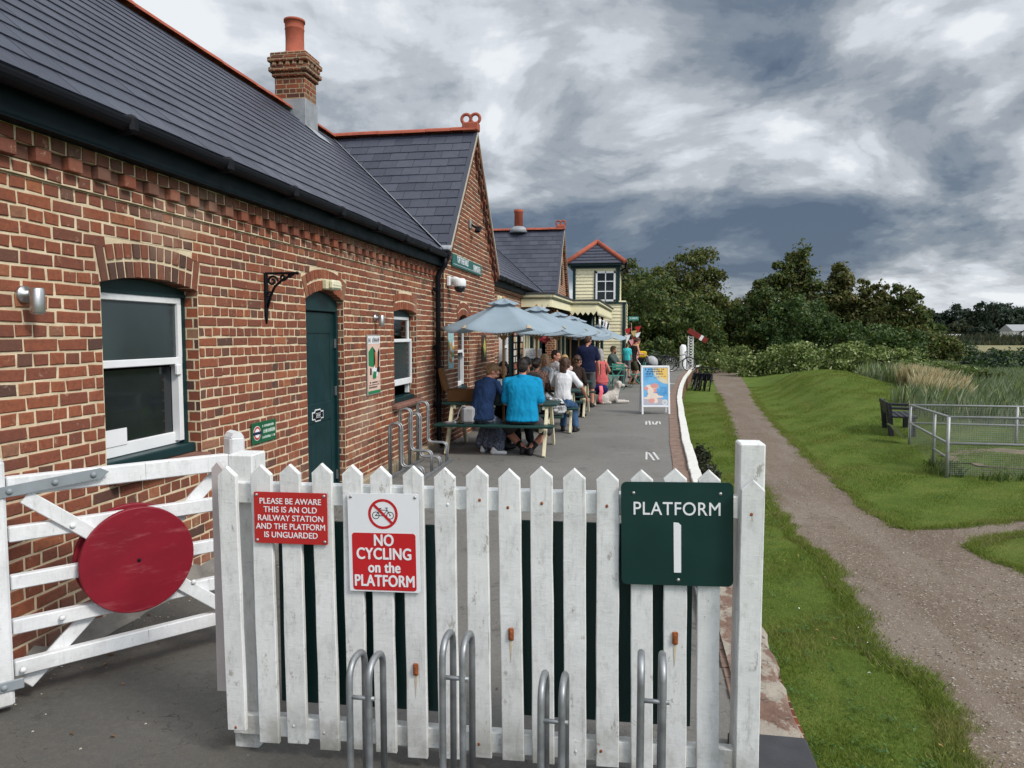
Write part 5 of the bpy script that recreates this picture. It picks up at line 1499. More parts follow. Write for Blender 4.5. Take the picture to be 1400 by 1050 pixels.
for _k in [o for o in COL.objects if o.parent and o.parent.name == 'bike_rack' and o.name.startswith(('hoop', 'crossbar', 'base_bar'))]:
    for _v in _k.data.vertices: _v.co.y = -_v.co.y      # the low step faces the camera here
bike_rack('bike_rack', 'galvanised steel cycle rack by the brick wall right of the door', (WX + .17, 10.15, 0), R(-90), [(0.25, .86), (.62, .74), (1.02, .84), (1.42, .70)], 1.75)
bike_rack('bike_rack', 'galvanised steel cycle rack on the platform edge behind the fence', (.43, 4.05, 0), R(90), [(.15, .80), (.50, .72), (.85, .80), (1.2, .72)], 1.4)
# ------------------------------------------------------------------ picnic tables, parasols and what stands on them
TGREEN = paint('table_green_paint', (.008, .040, .034), .42, .25, 6, .1, .4, streak=(.3, 1, 1))
TCREAM = paint('table_cream_paint', (.66, .60, .42), .6, .1, 7, .15, dirt=.35, dirtcol=(.24, .20, .13))
WOODP = paint('parasol_wood', (.36, .19, .075), .5, .25, 5, .08, streak=(6, 6, .4))
PLAST = lambda n, c: paint(n, c, .35, .08, 6, .02, .4)
def picnic_table():
    t = thing('picnic_table', 'dark green picnic table with cream legs', 'picnic table')
    L = 1.78
    m = MB()
    for k in range(5): m.box((0, -.28 + .14 * k, .735), (L, .132, .032), 0, None, None, .006)
    m.build('table_top', [TGREEN], t)
    for s in (-1, 1):
        m = MB()
        for k in (0, 1): m.box((0, s * (.60 + .135 * k), .455), (L, .128, .034), 0, None, None, .006)
        m.build('seat', [TGREEN], t)
    for sx in (-1, 1):
        x = sx * .735
        for s in (-1, 1):
            m = MB(); a = V(x, s * .66, 0.0); b = V(x, s * .24, .72); d = b - a
            m.box((a + b) / 2, (.045, .095, d.length), 0, None, Matrix.Rotation(-math.atan2(d.y, d.z), 3, 'X'), .005); m.build('leg', [TCREAM], t)
        m = MB(); m.box((x - sx * .048, 0, .405), (.042, 1.38, .085), 0, None, None, .006); m.build('bench_rail', [TCREAM], t)
        m = MB(); m.box((x - sx * .048, 0, .695), (.042, .66, .07), 0, None, None, .006); m.build('top_rail', [TCREAM], t)
        m = MB(); a = V(x - sx * .07, 0, .40); b = V(sx * .28, 0, .70); d = b - a
        m.box((a + b) / 2, (d.length, .05, .05), 0, None, Matrix.Rotation(-math.atan2(d.z, d.x), 3, 'Y'), .004); m.build('brace', [TCREAM], t)
    return t
TABLES = [(-2.08, 11.31), (-1.95, 13.95), (-1.87, 16.62), (-1.80, 19.30), (-1.78, 22.0)]
_tl = ['dark green picnic table where the woman in denim and the man in turquoise sit', 'dark green picnic table with the woman in the white tee shirt on its bench', 'dark green picnic table carrying a plate of salad and a plant', 'dark green picnic table where the woman in the pink vest sits', 'dark green picnic table furthest along, half hidden behind the standing man']
pt0 = picnic_table()
for i, ((x, y), lb) in enumerate(zip(TABLES, _tl)):
    o = pt0 if i == 0 else copy_thing(pt0)
    o.location = (x, y, 0); o.rotation_euler = (0, 0, R((0, 1.5, -1, 1, 0)[i])); o['label'] = lb; o['group'] = 'picnic tables along the station wall'
def parasol_cloth():
    m = Mat('parasol_canvas', .85, .15)
    n = m.noise(2.5, 4, .55)
    c = m.ramp(n, ((.25, (.285, .365, .425)), (.75, (.355, .435, .50))))
    m.color(c); m.bump(m.noise(7, 3, .5, m.oc((1, 1, .5))), .25, .02); m.bump(m.noise(300, 2, .5), .15, .001)
    tr = m.N.new('ShaderNodeBsdfTranslucent'); m.L.new(c, tr.inputs[0])
    mx = m.N.new('ShaderNodeMixShader'); mx.inputs[0].default_value = .28
    m.L.new(m.b.outputs[0], mx.inputs[1]); m.L.new(tr.outputs[0], mx.inputs[2]); m.L.new(mx.outputs[0], m.N['Material Output'].inputs[0])
    return m.m
CANVAS = parasol_cloth()
def parasol(Rr=.97, zr=1.90, za=2.31, sag=.07):
    t = thing('parasol', 'pale blue canvas parasol on a wooden pole', 'parasol')
    m = MB(); m.tube([(0, 0, .05), (0, 0, za + .03)], .021, 10); m.build('pole', [WOODP], t)
    m = MB(); m.lathe((0, 0, 0), [(.20, .03), (.20, .06), (.05, .09), (.04, .30)], 16); m.build('base', [BLACKM], t)
    def sheet(r0, r1, z0, z1, sg, vall, n=6, sub=10, rows=9):
        vs = []; fs = []
        for i in range(rows + 1):
            t_ = i / rows
            for k in range(n * sub):
                a = 2 * math.pi * k / (n * sub); f = (k % sub) / sub; w = 4 * f * (1 - f)
                # flat panel between two ribs, hanging a little in the middle
                ap = math.cos(math.pi / n) / math.cos(abs(f - .5) * 2 * math.pi / n)
                rr = (r0 + (r1 - r0) * t_) * ap
                z = z0 + (z1 - z0) * (t_ ** .92) - sg * w * t_ ** 2.2 - .02 * w * math.sin(t_ * 3)
                vs.append((rr * math.cos(a + R(0)), rr * math.sin(a + R(0)), z))
        N_ = n * sub
        for i in range(rows):
            for k in range(N_): fs.append((i * N_ + k, i * N_ + (k + 1) % N_, (i + 1) * N_ + (k + 1) % N_, (i + 1) * N_ + k))
        # hem
        o = len(vs)
        for k in range(N_): p = vs[rows * N_ + k]; vs.append((p[0] * 1.002, p[1] * 1.002, p[2] - vall))
        for k in range(N_): fs.append((rows * N_ + k, rows * N_ + (k + 1) % N_, o + (k + 1) % N_, o + k))
        return MB().add(vs, fs, 0, .5, True)
    cn = sheet(.10, Rr, za - .035, zr, sag, .012).build('canopy', [CANVAS], t)
    cap = sheet(.015, .245, za + .05, za - .03, .02, .006).build('vent_cap', [CANVAS], t)
    m = MB(); m.lathe((0, 0, za + .03), [(.022, 0), (.03, .015), (.02, .03), (.012, .05), (0, .055)], 10); m.build('finial', [WOODP], t)
    for k in range(6):
        a = 2 * math.pi * k / 6; u = V(math.cos(a), math.sin(a), 0)
        m = MB(); m.tube([u * .03 + V(0, 0, za - .06), u * (Rr - .01) + V(0, 0, zr - .018)], .0105, 6); m.build('rib', [WOODP], t)
        m = MB(); m.tube([u * .03 + V(0, 0, zr - .16), u * (Rr * .5) + V(0, 0, (za + zr) / 2 - .05)], .009, 6); m.build('strut', [WOODP], t)
        m = MB(); w = V(-u.y, u.x, 0); c = u * (Rr + .004) + V(0, 0, zr)
        m.add([c - w * .045 - u * .02 + V(0, 0, -.006), c + w * .045 - u * .02 + V(0, 0, -.006), c + w * .0 - u * .07 + V(0, 0, .05), c + u * .008 + V(0, 0, -.012)], ((0, 3, 2), (3, 1, 2), (0, 1, 3)), 0, .5); m.build('corner_pocket', [paint('pocket_tan', (.42, .33, .22), .8, .1, 8) if 'pocket_tan' not in bpy.data.materials else bpy.data.materials['pocket_tan']], t)
    m = MB(); m.lathe((0, 0, zr - .18), [(.04, 0), (.04, .05), (.026, .06)], 10); m.build('runner', [WOODP], t)
    return t
_pl2 = ['pale blue parasol over the table of the man in turquoise, its whole canopy in view', 'pale blue parasol over the table of the woman in the white tee shirt', 'pale blue parasol over the table with the salad plate', 'pale blue parasol over the table of the woman in the pink vest', 'pale blue parasol behind the standing man in navy', 'pale blue parasol beside the green bistro table, against the signal box']
ps0 = parasol()
for i, ((x, y), lb) in enumerate(zip([(-2.06, 11.31), (-1.90, 13.95), (-1.80, 16.62), (-1.74, 19.30), (-1.74, 22.0), (-1.32, 25.3)], _pl2)):
    o = ps0 if i == 0 else copy_thing(ps0)
    o.location = (x, y, (0, -.02, -.05, -.07, -.10, -.22)[i]); o.rotation_euler = (0, 0, R((3, 6, -4, 8, 0, 5)[i])); o['label'] = lb; o['group'] = 'pale blue parasols along the platform'
# --- leaves for pots and small plants
def leaf_cloud(name, pts, size, mats, parent=None, r=None, world=False, up=0.0, aspect=.55, loc=None):
    """many small separate leaves; pts: (x, y, z, outward vector)"""
    r = r or random.Random(1); n = len(pts)
    P = np.array([p[:3] for p in pts], float); D = np.array([p[3] for p in pts], float)
    rs = np.random.RandomState(r.randrange(10 ** 6))
    D = D + rs.normal(0, .75, D.shape); D[:, 2] += up; D /= np.linalg.norm(D, axis=1)[:, None] + 1e-9
    A = np.cross(D, rs.normal(0, 1, D.shape)); A /= np.linalg.norm(A, axis=1)[:, None] + 1e-9
    B = np.cross(D, A); s = (size * rs.uniform(.6, 1.35, n))[:, None]
    fold = D * s * .18
    v = np.empty((n, 4, 3)); v[:, 0] = P - A * s; v[:, 1] = P + B * s * aspect + fold; v[:, 2] = P + A * s; v[:, 3] = P - B * s * aspect + fold
    off = np.zeros(3)
    if world and parent is not None: off = np.array(parent.location)
    v = v.reshape(-1, 3) - off
    me = bpy.data.meshes.new(name); me.vertices.add(4 * n); me.loops.add(6 * n); me.polygons.add(2 * n)
    me.vertices.foreach_set('co', v.ravel())
    b = (np.arange(n) * 4)[:, None]
    me.loops.foreach_set('vertex_index', (b + np.array([0, 1, 2, 0, 2, 3])).ravel())
    me.polygons.foreach_set('loop_start', np.arange(2 * n) * 3); me.polygons.foreach_set('loop_total', np.full(2 * n, 3))
    for mt in mats: me.materials.append(mt)
    mi = rs.randint(0, len(mats), n); me.polygons.foreach_set('material_index', np.repeat(mi, 2))
    at = me.attributes.new('rnd', 'FLOAT', 'FACE'); at.data.foreach_set('value', np.repeat(rs.rand(n), 2))
    me.update(calc_edges=True)
    o = bpy.data.objects.new(name, me); COL.objects.link(o)
    if parent is not None: o.parent = parent
    return o
def leaf_mat(name, c0, c1, c2=None, rough=.55, tl=.30):
    m = Mat(name, rough, .3)
    r = m.rnd()
    st = [(0.0, c0), (1.0, c1)] if c2 is None else [(0.0, c0), (.72, c1), (1.0, c2)]
    c = m.ramp(r, st)
    m.color(c)
    tr = m.N.new('ShaderNodeBsdfTranslucent'); m.L.new(m.hsv(c, .5, 1.1, 1.3), tr.inputs[0])
    mx = m.N.new('ShaderNodeMixShader'); mx.inputs[0].default_value = tl
    m.L.new(m.b.outputs[0], mx.inputs[1]); m.L.new(tr.outputs[0], mx.inputs[2]); m.L.new(mx.outputs[0], m.N['Material Output'].inputs[0])
    return m.m
POTLEAF = leaf_mat('pot_leaf', (.03, .075, .015), (.09, .16, .03), (.30, .32, .08))
def pot_plant(x, y, z, lab, s=1.0):
    t = thing('potted_plant', lab, 'plant', (x, y, z), 0, 'potted plants on the picnic tables')
    m = MB(); m.lathe((0, 0, 0), [(.055 * s, 0), (.075 * s, .12 * s), (.08 * s, .12 * s), (.08 * s, .135 * s), (.066 * s, .135 * s), (.06 * s, .10 * s), (0, .10 * s)], 14); m.build('pot', [paint('grey_pot', (.16, .165, .165), .5, .15, 9, .1) if 'grey_pot' not in bpy.data.materials else bpy.data.materials['grey_pot']], t)
    r = random.Random(int(x * 100)); pts = []
    for k in range(150):
        a = r.uniform(0, 6.28); ph = r.uniform(0, 1.4); q = .12 * s * r.uniform(.5, 1)
        d = (math.cos(a) * math.cos(ph), math.sin(a) * math.cos(ph), math.sin(ph)); pts.append((d[0] * q, d[1] * q, .13 * s + d[2] * q * .9, d))
    leaf_cloud('foliage', pts, .026 * s, [POTLEAF], t, r)
pot_plant(-2.10, 11.05, .752, 'leafy plant in a grey pot between the woman in denim and the man in turquoise', 1.1)
pot_plant(-1.72, 16.45, .752, 'yellow green plant in a grey pot on the table with the salad', 1.2)
pot_plant(-1.95, 13.85, .752, 'small plant in a grey pot beyond the woman in the white tee shirt', .9)
def hamper():
    t = thing('wicker_hamper', 'open wicker hamper lying on the table beside the downpipe', 'basket', (-2.72, 11.35, .752), R(8))
    wk = Mat('wicker', .75, .2); sp = wk.noise(60, 3, .6, wk.oc((1, 1, 2)))
    w = wk.N.new('ShaderNodeTexWave'); w.inputs['Scale'].default_value = 22; w.inputs['Distortion'].default_value = 1.5; w.bands_direction = 'Z'; wk.L.new(wk.oc(), w.inputs[0])
    wk.color(wk.ramp(w.outputs['Fac'], ((.2, (.10, .042, .014)), (.8, (.36, .17, .065))))); wk.bump(w.outputs['Fac'], .9, .01); wk.bump(sp, .4, .004)
    m = MB()
    for (c, d) in (((0, 0, .008), (.44, .30, .016)), ((0, -.15, .085), (.44, .016, .17)), ((0, .15, .085), (.44, .016, .17)), ((-.22, 0, .085), (.016, .31, .17)), ((.22, 0, .085), (.016, .31, .17))): m.box(c, d, 0, None, None, .006)
    m.tube([(-.22, -.15, .17), (.22, -.15, .17), (.22, .15, .17), (-.22, .15, .17)], .013, 6, 0, None, True); m.build('basket', [wk.m], t)
    m = MB(); m.box((-.30, .0, .34), (.06, .31, .36), 0, None, Matrix.Rotation(R(-14), 3, 'Y'), .012); m.tube([(-.30, -.15, .17), (-.37, -.15, .50), (-.37, .15, .50), (-.30, .15, .17)], .012, 6); m.build('lid', [wk.m], t)
hamper()
def small_stuff():
    # grey shoulder bag on the front bench
    t = thing('shoulder_bag', 'pale grey shoulder bag with a strap lying on the bench beside the woman in denim', 'bag', (-2.50, 10.63, .475), R(10))
    cl = fabric('grey_bag_cloth', (.30, .295, .30), .15, .5)
    m = MB(); m.box((.03, 0, .13), (.20, .12, .26), 0, None, None, .04); m.build('bag_body', [cl], t)
    m = MB(); m.tube([(.0, -.03, .25), (-.05, -.03, .27), (-.10, -.03, .20), (-.13, -.03, .08), (-.22, -.03, .03), (-.33, -.02, .02), (-.30, .03, .012), (-.15, .03, .02)], .020, 8, flat=.45); m.build('strap', [cl], t)
    # rucksack under the second table's near side
    t = thing('rucksack', 'white and grey rucksack standing on the bench end beside the man in turquoise', 'bag', (-1.32, 12.05, .475), R(20))
    wb = Mat('white_bag_cloth', .8, .2); n_ = wb.noise(7, 3, .6, None, 1.5); wb.color(wb.ramp(n_, ((.44, (.10, .10, .11)), (.50, (.34, .34, .35)), (.56, (.60, .60, .60))))); wb.bump(wb.noise(9, 4, .6, None, 1.2), .9, .03)
    m = MB(); m.box((0, 0, .12), (.34, .22, .24), 0, None, None, .07); m.box((.02, -.10, .10), (.24, .08, .16), 0, None, None, .035); m.box((-.02, 0, .25), (.26, .16, .06), 0, None, Matrix.Rotation(.15, 3, 'Y'), .028); m.build('bag_body', [wb.m], t)
    m = MB(); m.box((0, -.115, .21), (.26, .02, .025), 0, None, Matrix.Rotation(.3, 3, 'Y'), .005); m.tube([(-.1, .1, .28), (-.16, .02, .2), (-.17, -.02, .08)], .012, 6); m.build('strap', [fabric('black_strap', (.015, .015, .017))], t)
    # crockery and drinks
    wp = PLAST('white_china', (.74, .74, .72))
    def plate(x, y, z, lab, food):
        t = thing('plate', lab, 'plate', (x, y, z), 0, 'plates of food on the tables')
        m = MB(); m.lathe((0, 0, 0), [(.07, 0), (.13, .018), (.132, .022), (.07, .008), (0, .008)], 22); m.build('dish', [wp], t)
        r = random.Random(int(x * 77)); pts = []
        for k in range(90):
            a = r.uniform(0, 6.28); q = .08 * math.sqrt(r.random()); pts.append((q * math.cos(a), q * math.sin(a), .015 + r.uniform(0, .06) * (1 - q / .1), (0, 0, 1)))
        leaf_cloud('food', pts, .025, food, t, r)
    sal = [leaf_mat('salad', (.20, .34, .05), (.48, .56, .16))]; bun = [leaf_mat('toast', (.34, .17, .05), (.52, .34, .14))]
    plate(-1.38, 16.40, .752, 'plate of pale green salad on the third table', sal); plate(-1.62, 13.75, .752, 'plate of toast in front of the woman in the white tee shirt', bun)
    plate(-1.75, 19.2, .752, 'plate of toast on the table of the woman in the pink vest', bun)
    def bottle(x, y, z, lab, c, h=.2, rd=.033):
        t = thing('bottle', lab, 'bottle', (x, y, z)); m = MB()
        m.lathe((0, 0, 0), [(rd, 0), (rd, h * .6), (rd * .45, h * .8), (rd * .4, h * .93)], 12); m.build('body', [PLAST(lab[:18].replace(' ', '_'), c)], t)
        m = MB(); m.lathe((0, 0, h * .93), [(rd * .5, 0), (rd * .5, h * .07), (0, h * .07)], 10); m.build('bottle_cap', [BLACKM], t)
    bottle(-1.50, 16.75, .752, 'grey steel drinks flask beside the salad plate', (.36, .37, .38), .28, .042)
    bottle(-1.58, 11.25, .752, 'small brown sauce bottle right of the man in turquoise', (.12, .035, .015), .19)
    bottle(-2.02, 14.1, .752, 'small red sauce bottle on the second table', (.40, .02, .015), .19)
    def cup(x, y, z, lab, g):
        t = thing('cup', lab, 'cup', (x, y, z), 0, g); m = MB(); m.lathe((0, 0, 0), [(.025, 0), (.038, .075), (.041, .08), (.036, .075), (.024, .01), (0, .01)], 14); m.build('body', [wp], t)
        m = MB(); m.tube([(.036, 0, .06), (.06, 0, .055), (.06, 0, .03), (.032, 0, .025)], .006, 6); m.build('handle', [wp], t)
    cup(-1.82, 11.2, .752, 'white cup in front of the man in turquoise', 'cups on the tables'); cup(-2.42, 11.55, .752, 'white cup beside the wicker hamper', 'cups on the tables')
    cup(-1.45, 14.1, .752, 'white cup beyond the woman in the white tee shirt', 'cups on the tables')
    # open menu held up beyond the woman in denim
    t = thing('menu_card', 'white menu card standing open beyond the woman in denim', 'menu', (-2.02, 11.62, .752), R(15))
    m = MB(); m.box((-.09, .0, .20), (.19, .006, .28), 0, None, Matrix.Rotation(.25, 3, 'Z') @ Matrix.Rotation(-.35, 3, 'X')); m.box((.10, .0, .20), (.19, .006, .28), 0, None, Matrix.Rotation(-.25, 3, 'Z') @ Matrix.Rotation(-.35, 3, 'X')); m.build('card', [WHITES], t)
    m = MB(); m.box((0, .04, .03), (.10, .06, .06), 0, None, None, .008); m.build('stand', [WOODP], t)
small_stuff()
# ------------------------------------------------------------------ A-board, bistro set, platform clutter
def a_board():
    r = random.Random(12)
    t = thing('pavement_sign', 'white framed pavement board with a blue and yellow beach poster', 'sign board', (.385, 17.05, 0), R(9))
    W, H = .64, 1.10
    tilt = R(9)
    al = paint('white_aluminium', (.74, .74, .75), .35, .04, 6, .02, .45)
    def leaf(sgn):
        rot = Matrix.Rotation(-sgn * tilt, 3, 'X'); P = lambda x, y, z: rot @ V(x, y, z) + V(0, -sgn * .20, 0)
        m = MB()
        for x in (-W / 2 + .02, W / 2 - .02): m.box(P(x, 0, H / 2), (.042, .022, H), 0, None, rot, .004)
        for z in (H - .02, .185): m.box(P(0, 0, z), (W, .024, .044), 0, None, rot, .004)
        fr = m.build('frame', [al], t)
        m = MB(); m.box(P(0, 0, (H + .17) / 2), (W - .06, .008, H - .20), 0, None, rot); m.build('sheet', [bluep], t)
        return rot, P
    bl = Mat('poster_sky_blue', .45, .3); tc = bl.oc((1, 1, 1), False)
    bl.color(bl.ramp(bl.noise(3.0, 4, .6, tc), ((.3, (.05, .28, .62)), (.7, (.20, .48, .72)))))
    bluep = bl.m
    rot, P = leaf(1); leaf(-1)
    q = MB()
    def pr(poly, k, e): q.prism(poly, P(0, -.0045 - e, 0), rot @ V(1, 0, 0), rot @ V(0, 0, 1), rot @ V(0, -.0006, 0), k, .5)
    x0, x1, z0, z1 = -W / 2 + .045, W / 2 - .045, .215, H - .05
    pr([(x0, z0), (x1, z0), (x1, z0 + .11), (.05, z0 + .15), (x0, z0 + .17)], 1, 0)
    arc = [(x1, z1)] + [(x1 - .33 * math.sin(a) , z1 - .36 * math.cos(a)) for a in [k * math.pi / 2 / 10 for k in range(11)]]
    pr(arc, 2, .0002); pr([(x1, z1)] + [(x1 - .24 * math.sin(a), z1 - .26 * math.cos(a)) for a in [k * math.pi / 2 / 10 for k in range(11)]], 3, .0005)
    # soft shell-and-blossom artwork in pink and cream
    for (cx, cz, rx, rz, k) in ((-.15, .60, .10, .07, 4), (-.21, .585, .05, .045, 5), (-.02, .645, .10, .06, 5), (-.05, .62, .11, .05, 4), (-.11, .52, .07, .08, 4), (-.03, .54, .06, .05, 5), (-.06, .42, .13, .07, 4), (-.03, .40, .07, .06, 5), (-.18, .37, .09, .03, 4), (.07, .40, .10, .03, 4), (-.09, .31, .07, .05, 5), (.0, .31, .05, .06, 4), (.02, .47, .05, .02, 6), (-.16, .46, .04, .015, 6)):
        pr([(cx + rx * math.cos(a) * r.uniform(.85, 1.1), cz + rz * math.sin(a) * r.uniform(.85, 1.1)) for a in [i * math.pi / 8 for i in range(16)]], k, .0008 + r.uniform(0, .0006))
    pr([(.205 + p[0], .275 + p[1]) for p in disc_poly(.058)], 7, .0016)
    vs = [(.205 + p[0], .275 + p[1]) for p in disc_poly(.040)]; pr(vs, 8, .0024); pr([(.205 + p[0], .275 + p[1]) for p in disc_poly(.031)], 7, .0032); pr([(.205 + p[0], .275 + p[1]) for p in rrect(.026, .026, .005)], 8, .004)
    q.build('artwork', [bluep, paint('poster_sand', (.42, .40, .44), .5, .1), paint('poster_peach', (.62, .55, .40), .5, .06), paint('poster_yellow', (.75, .50, .13), .5, .06), paint('poster_cream', (.74, .62, .54), .5, .06), paint('poster_pink', (.66, .30, .27), .5, .08), paint('poster_brown', (.30, .16, .10), .5), WHITES, paint('poster_teal', (.05, .17, .17), .5)], t)
    q = MB(); du, dv = rot @ V(1, 0, 0), rot @ V(0, 0, 1)
    for z, w_, n, h in ((1.005, .44, 13, .036), (.955, .36, 9, .036), (.90, .40, 12, .036)): bars(q, P(-w_ / 2 - .01, -.006, z), du, dv, w_, h, n, 0, r)
    for z, a, w_, n in ((.855, -.22, .16, 11), (.852, .0, .26, 18), (.82, -.02, .12, 7), (.60, .10, .15, 11), (.565, .10, .15, 10), (.53, .10, .15, 12), (.495, .10, .15, 10), (.46, .10, .15, 11), (.43, .10, .13, 9)): bars(q, P(a, -.006, z), du, dv, w_, .014, n, 1 if z < .7 else 0, r)
    q.build('lettering', [paint('board_ink', (.03, .035, .06), .5), paint('board_blue_ink', (.03, .15, .40), .5)], t)
    m = MB()
    for x in (-W / 2 + .02, W / 2 - .02): pass
    m.box((0, 0, H - .035), (W - .1, .05, .02), 0, None, None, .004); m.build('hinge', [al], t)
a_board()
BG = paint('bistro_green', (.06, .27, .21), .45, .1, 6, .05, .4)
def bistro():
    t = thing('bistro_table', 'pale green slatted folding table where the bearded man sits', 'table', (-.72, 25.2, 0))
    m = MB()
    for k in range(7): m.box((-.30 + .10 * k, 0, .72), (.085, .72, .016), 0, None, None, .003)
    m.box((0, -.3, .708), (.7, .03, .014), 0); m.box((0, .3, .708), (.7, .03, .014), 0); m.build('table_top', [BG], t)
    for y in (-.28, .28):
        for s in (-1, 1):
            m = MB(); m.tube([(s * .30, y, .0), (-s * .26, y, .70)], .013, 6); m.build('leg', [BG], t)
    def chair(x, y, rz, lab):
        t = thing('folding_chair', lab, 'chair', (x, y, 0), rz, 'pale green folding bistro chairs')
        m = MB()
        for k in range(6): m.box((0, -.17 + .07 * k, .45), (.40, .055, .012), 0, None, None, .003)
        m.build('seat', [BG], t)
        m = MB()
        for z in (.66, .74, .82): m.box((0, .235 + (z - .45) * .12, z), (.40, .012, .05), 0, None, None, .003)
        m.build('backrest', [BG], t)
        for s in (-1, 1):
            m = MB(); m.tube([(s * .19, -.24, 0), (s * .19, .20, .45), (s * .19, .285, .86)], .011, 6); m.build('leg', [BG], t)
            m = MB(); m.tube([(s * .17, .26, 0), (s * .17, -.17, .45)], .011, 6); m.build('leg', [BG], t)
        return t
    chair(-.62, 24.45, R(180), 'pale green folding chair on the near side of the bistro table'); chair(-1.02, 24.15, R(150), 'pale green folding chair nearest the dog')
    chair(-.05, 25.3, R(-80), 'pale green folding chair beside the child in cyan')
bistro()
# ------------------------------------------------------------------ bicycles, signal post, pram, bench, enclosure
TYRE = paint('tyre_rubber', (.012, .012, .013), .8, .2, 20, .1)
def bicycle(name, lab, loc, rz, lean, col, group=None):
    t = thing(name, lab, 'bicycle', loc, rz, group); t.rotation_euler = (R(lean), 0, rz)
    fm = paint('frame_' + '_'.join(lab.split()[:2]), col, .35, .1, 8, .02, .5)
    for x in (-.52, .52):
        m = MB(); m.tube([(x + .33 * math.cos(a), 0, .345 + .33 * math.sin(a)) for a in [k * math.pi / 16 for k in range(32)]], .026, 8, 0, None, True); w = m.build('tyre', [TYRE], t)
        m = MB(); m.tube([(x + .305 * math.cos(a), 0, .345 + .305 * math.sin(a)) for a in [k * math.pi / 16 for k in range(32)]], .010, 6, 0, None, True)
        for k in range(14):
            a = k * 2 * math.pi / 14; m.tube([(x, .02 * (-1) ** k, .345), (x + .30 * math.cos(a), 0, .345 + .30 * math.sin(a))], .004, 4)
        m.tube([(x, -.04, .345), (x, .04, .345)], .02, 8); m.build('wheel_rim', [STEEL], w)
    m = MB(); bb = (-.08, 0, .30); st = (-.20, 0, .74); hd = (.34, 0, .80); hl = (.37, 0, .66); ra = (-.52, 0, .345)
    for a, b in ((bb, st), (st, hd), (bb, hl), (hd, hl)): m.tube([a, b], .021, 8)
    for s in (-.05, .05): m.tube([(ra[0], s, ra[2]), (bb[0], s * .5, bb[2])], .010, 6); m.tube([(ra[0], s, ra[2]), (st[0], s * .3, st[2] - .04)], .009, 6); m.tube([(hl[0], s * .9, hl[2]), (.52, s, .345)], .012, 6)
    m.build('frame', [fm], t)
    m = MB(); m.box((-.52, .10, .60), (.34, .13, .32), 0, None, None, .04); m.build('pannier', [BLACKM], t)
    m = MB(); m.tube([(-.52 + .37 * math.cos(a), 0, .345 + .37 * math.sin(a)) for a in [R(20) + k * R(150) / 10 for k in range(11)]], .028, 6, flat=.4); m.tube([(-.2, 0, .70), (-.72, 0, .72)], .02, 6); m.build('mudguard', [BLACKM], t)
    m = MB(); m.tube([hd, (.32, 0, .92)], .014, 8); m.tube([(.42, -.29, .90), (.38, -.2, .94), (.32, 0, .94), (.38, .2, .94), (.42, .29, .90)], .012, 8); m.build('handlebar', [BLACKM], t)
    m = MB(); m.tube([st, (-.225, 0, .88)], .012, 8); m.ball((-.22, 0, .91), (.14, .07, .03), 0, None, 12, 6); m.build('saddle', [BLACKM], t)
    m = MB(); m.lathe((-.08, .0, .30), [(.09, -.006), (.09, .006)], 18, ax='y'); m.tube([(-.08, .06, .30), (.02, .06, .17)], .01, 6); m.tube([(-.08, -.06, .30), (-.18, -.06, .43)], .01, 6); m.box((.03, .10, .165), (.09, .08, .02), 0); m.box((-.19, -.10, .435), (.09, .08, .02), 0); m.build('crank', [BLACKM], t)
    return t
_bc = [((.010, .012, .014), 'black bicycle nearest the path in the row leaning on the platform wall'), ((.02, .022, .03), 'second black bicycle from the path, leaning on the platform wall'), ((.012, .012, .012), 'third black bicycle from the path, pressed against the platform wall'), ((.03, .03, .035), 'dark bicycle closest to the timber in the row by the platform wall')]
for k, (c, lb) in enumerate(_bc):
    bicycle('bicycle', lb, (2.98 - .21 * k, 31.9 + .13 * k, GZ), R(84 + 3 * k), 7, c, 'bicycles leaning on the platform wall')
bicycle('bicycle', 'dark bicycle leaning against the white signal post', (1.98, 37.2, 0), R(8), -6, (.015, .018, .03))
bicycle('bicycle', 'dark bicycle parked behind the pavement board', (1.15, 36.4, 0), R(20), -5, (.012, .014, .02))
bicycle('bicycle', 'dark bicycle with its bars to the trees, beside the coloured bags', (.62, 37.6, 0), R(-10), 5, (.02, .02, .022))
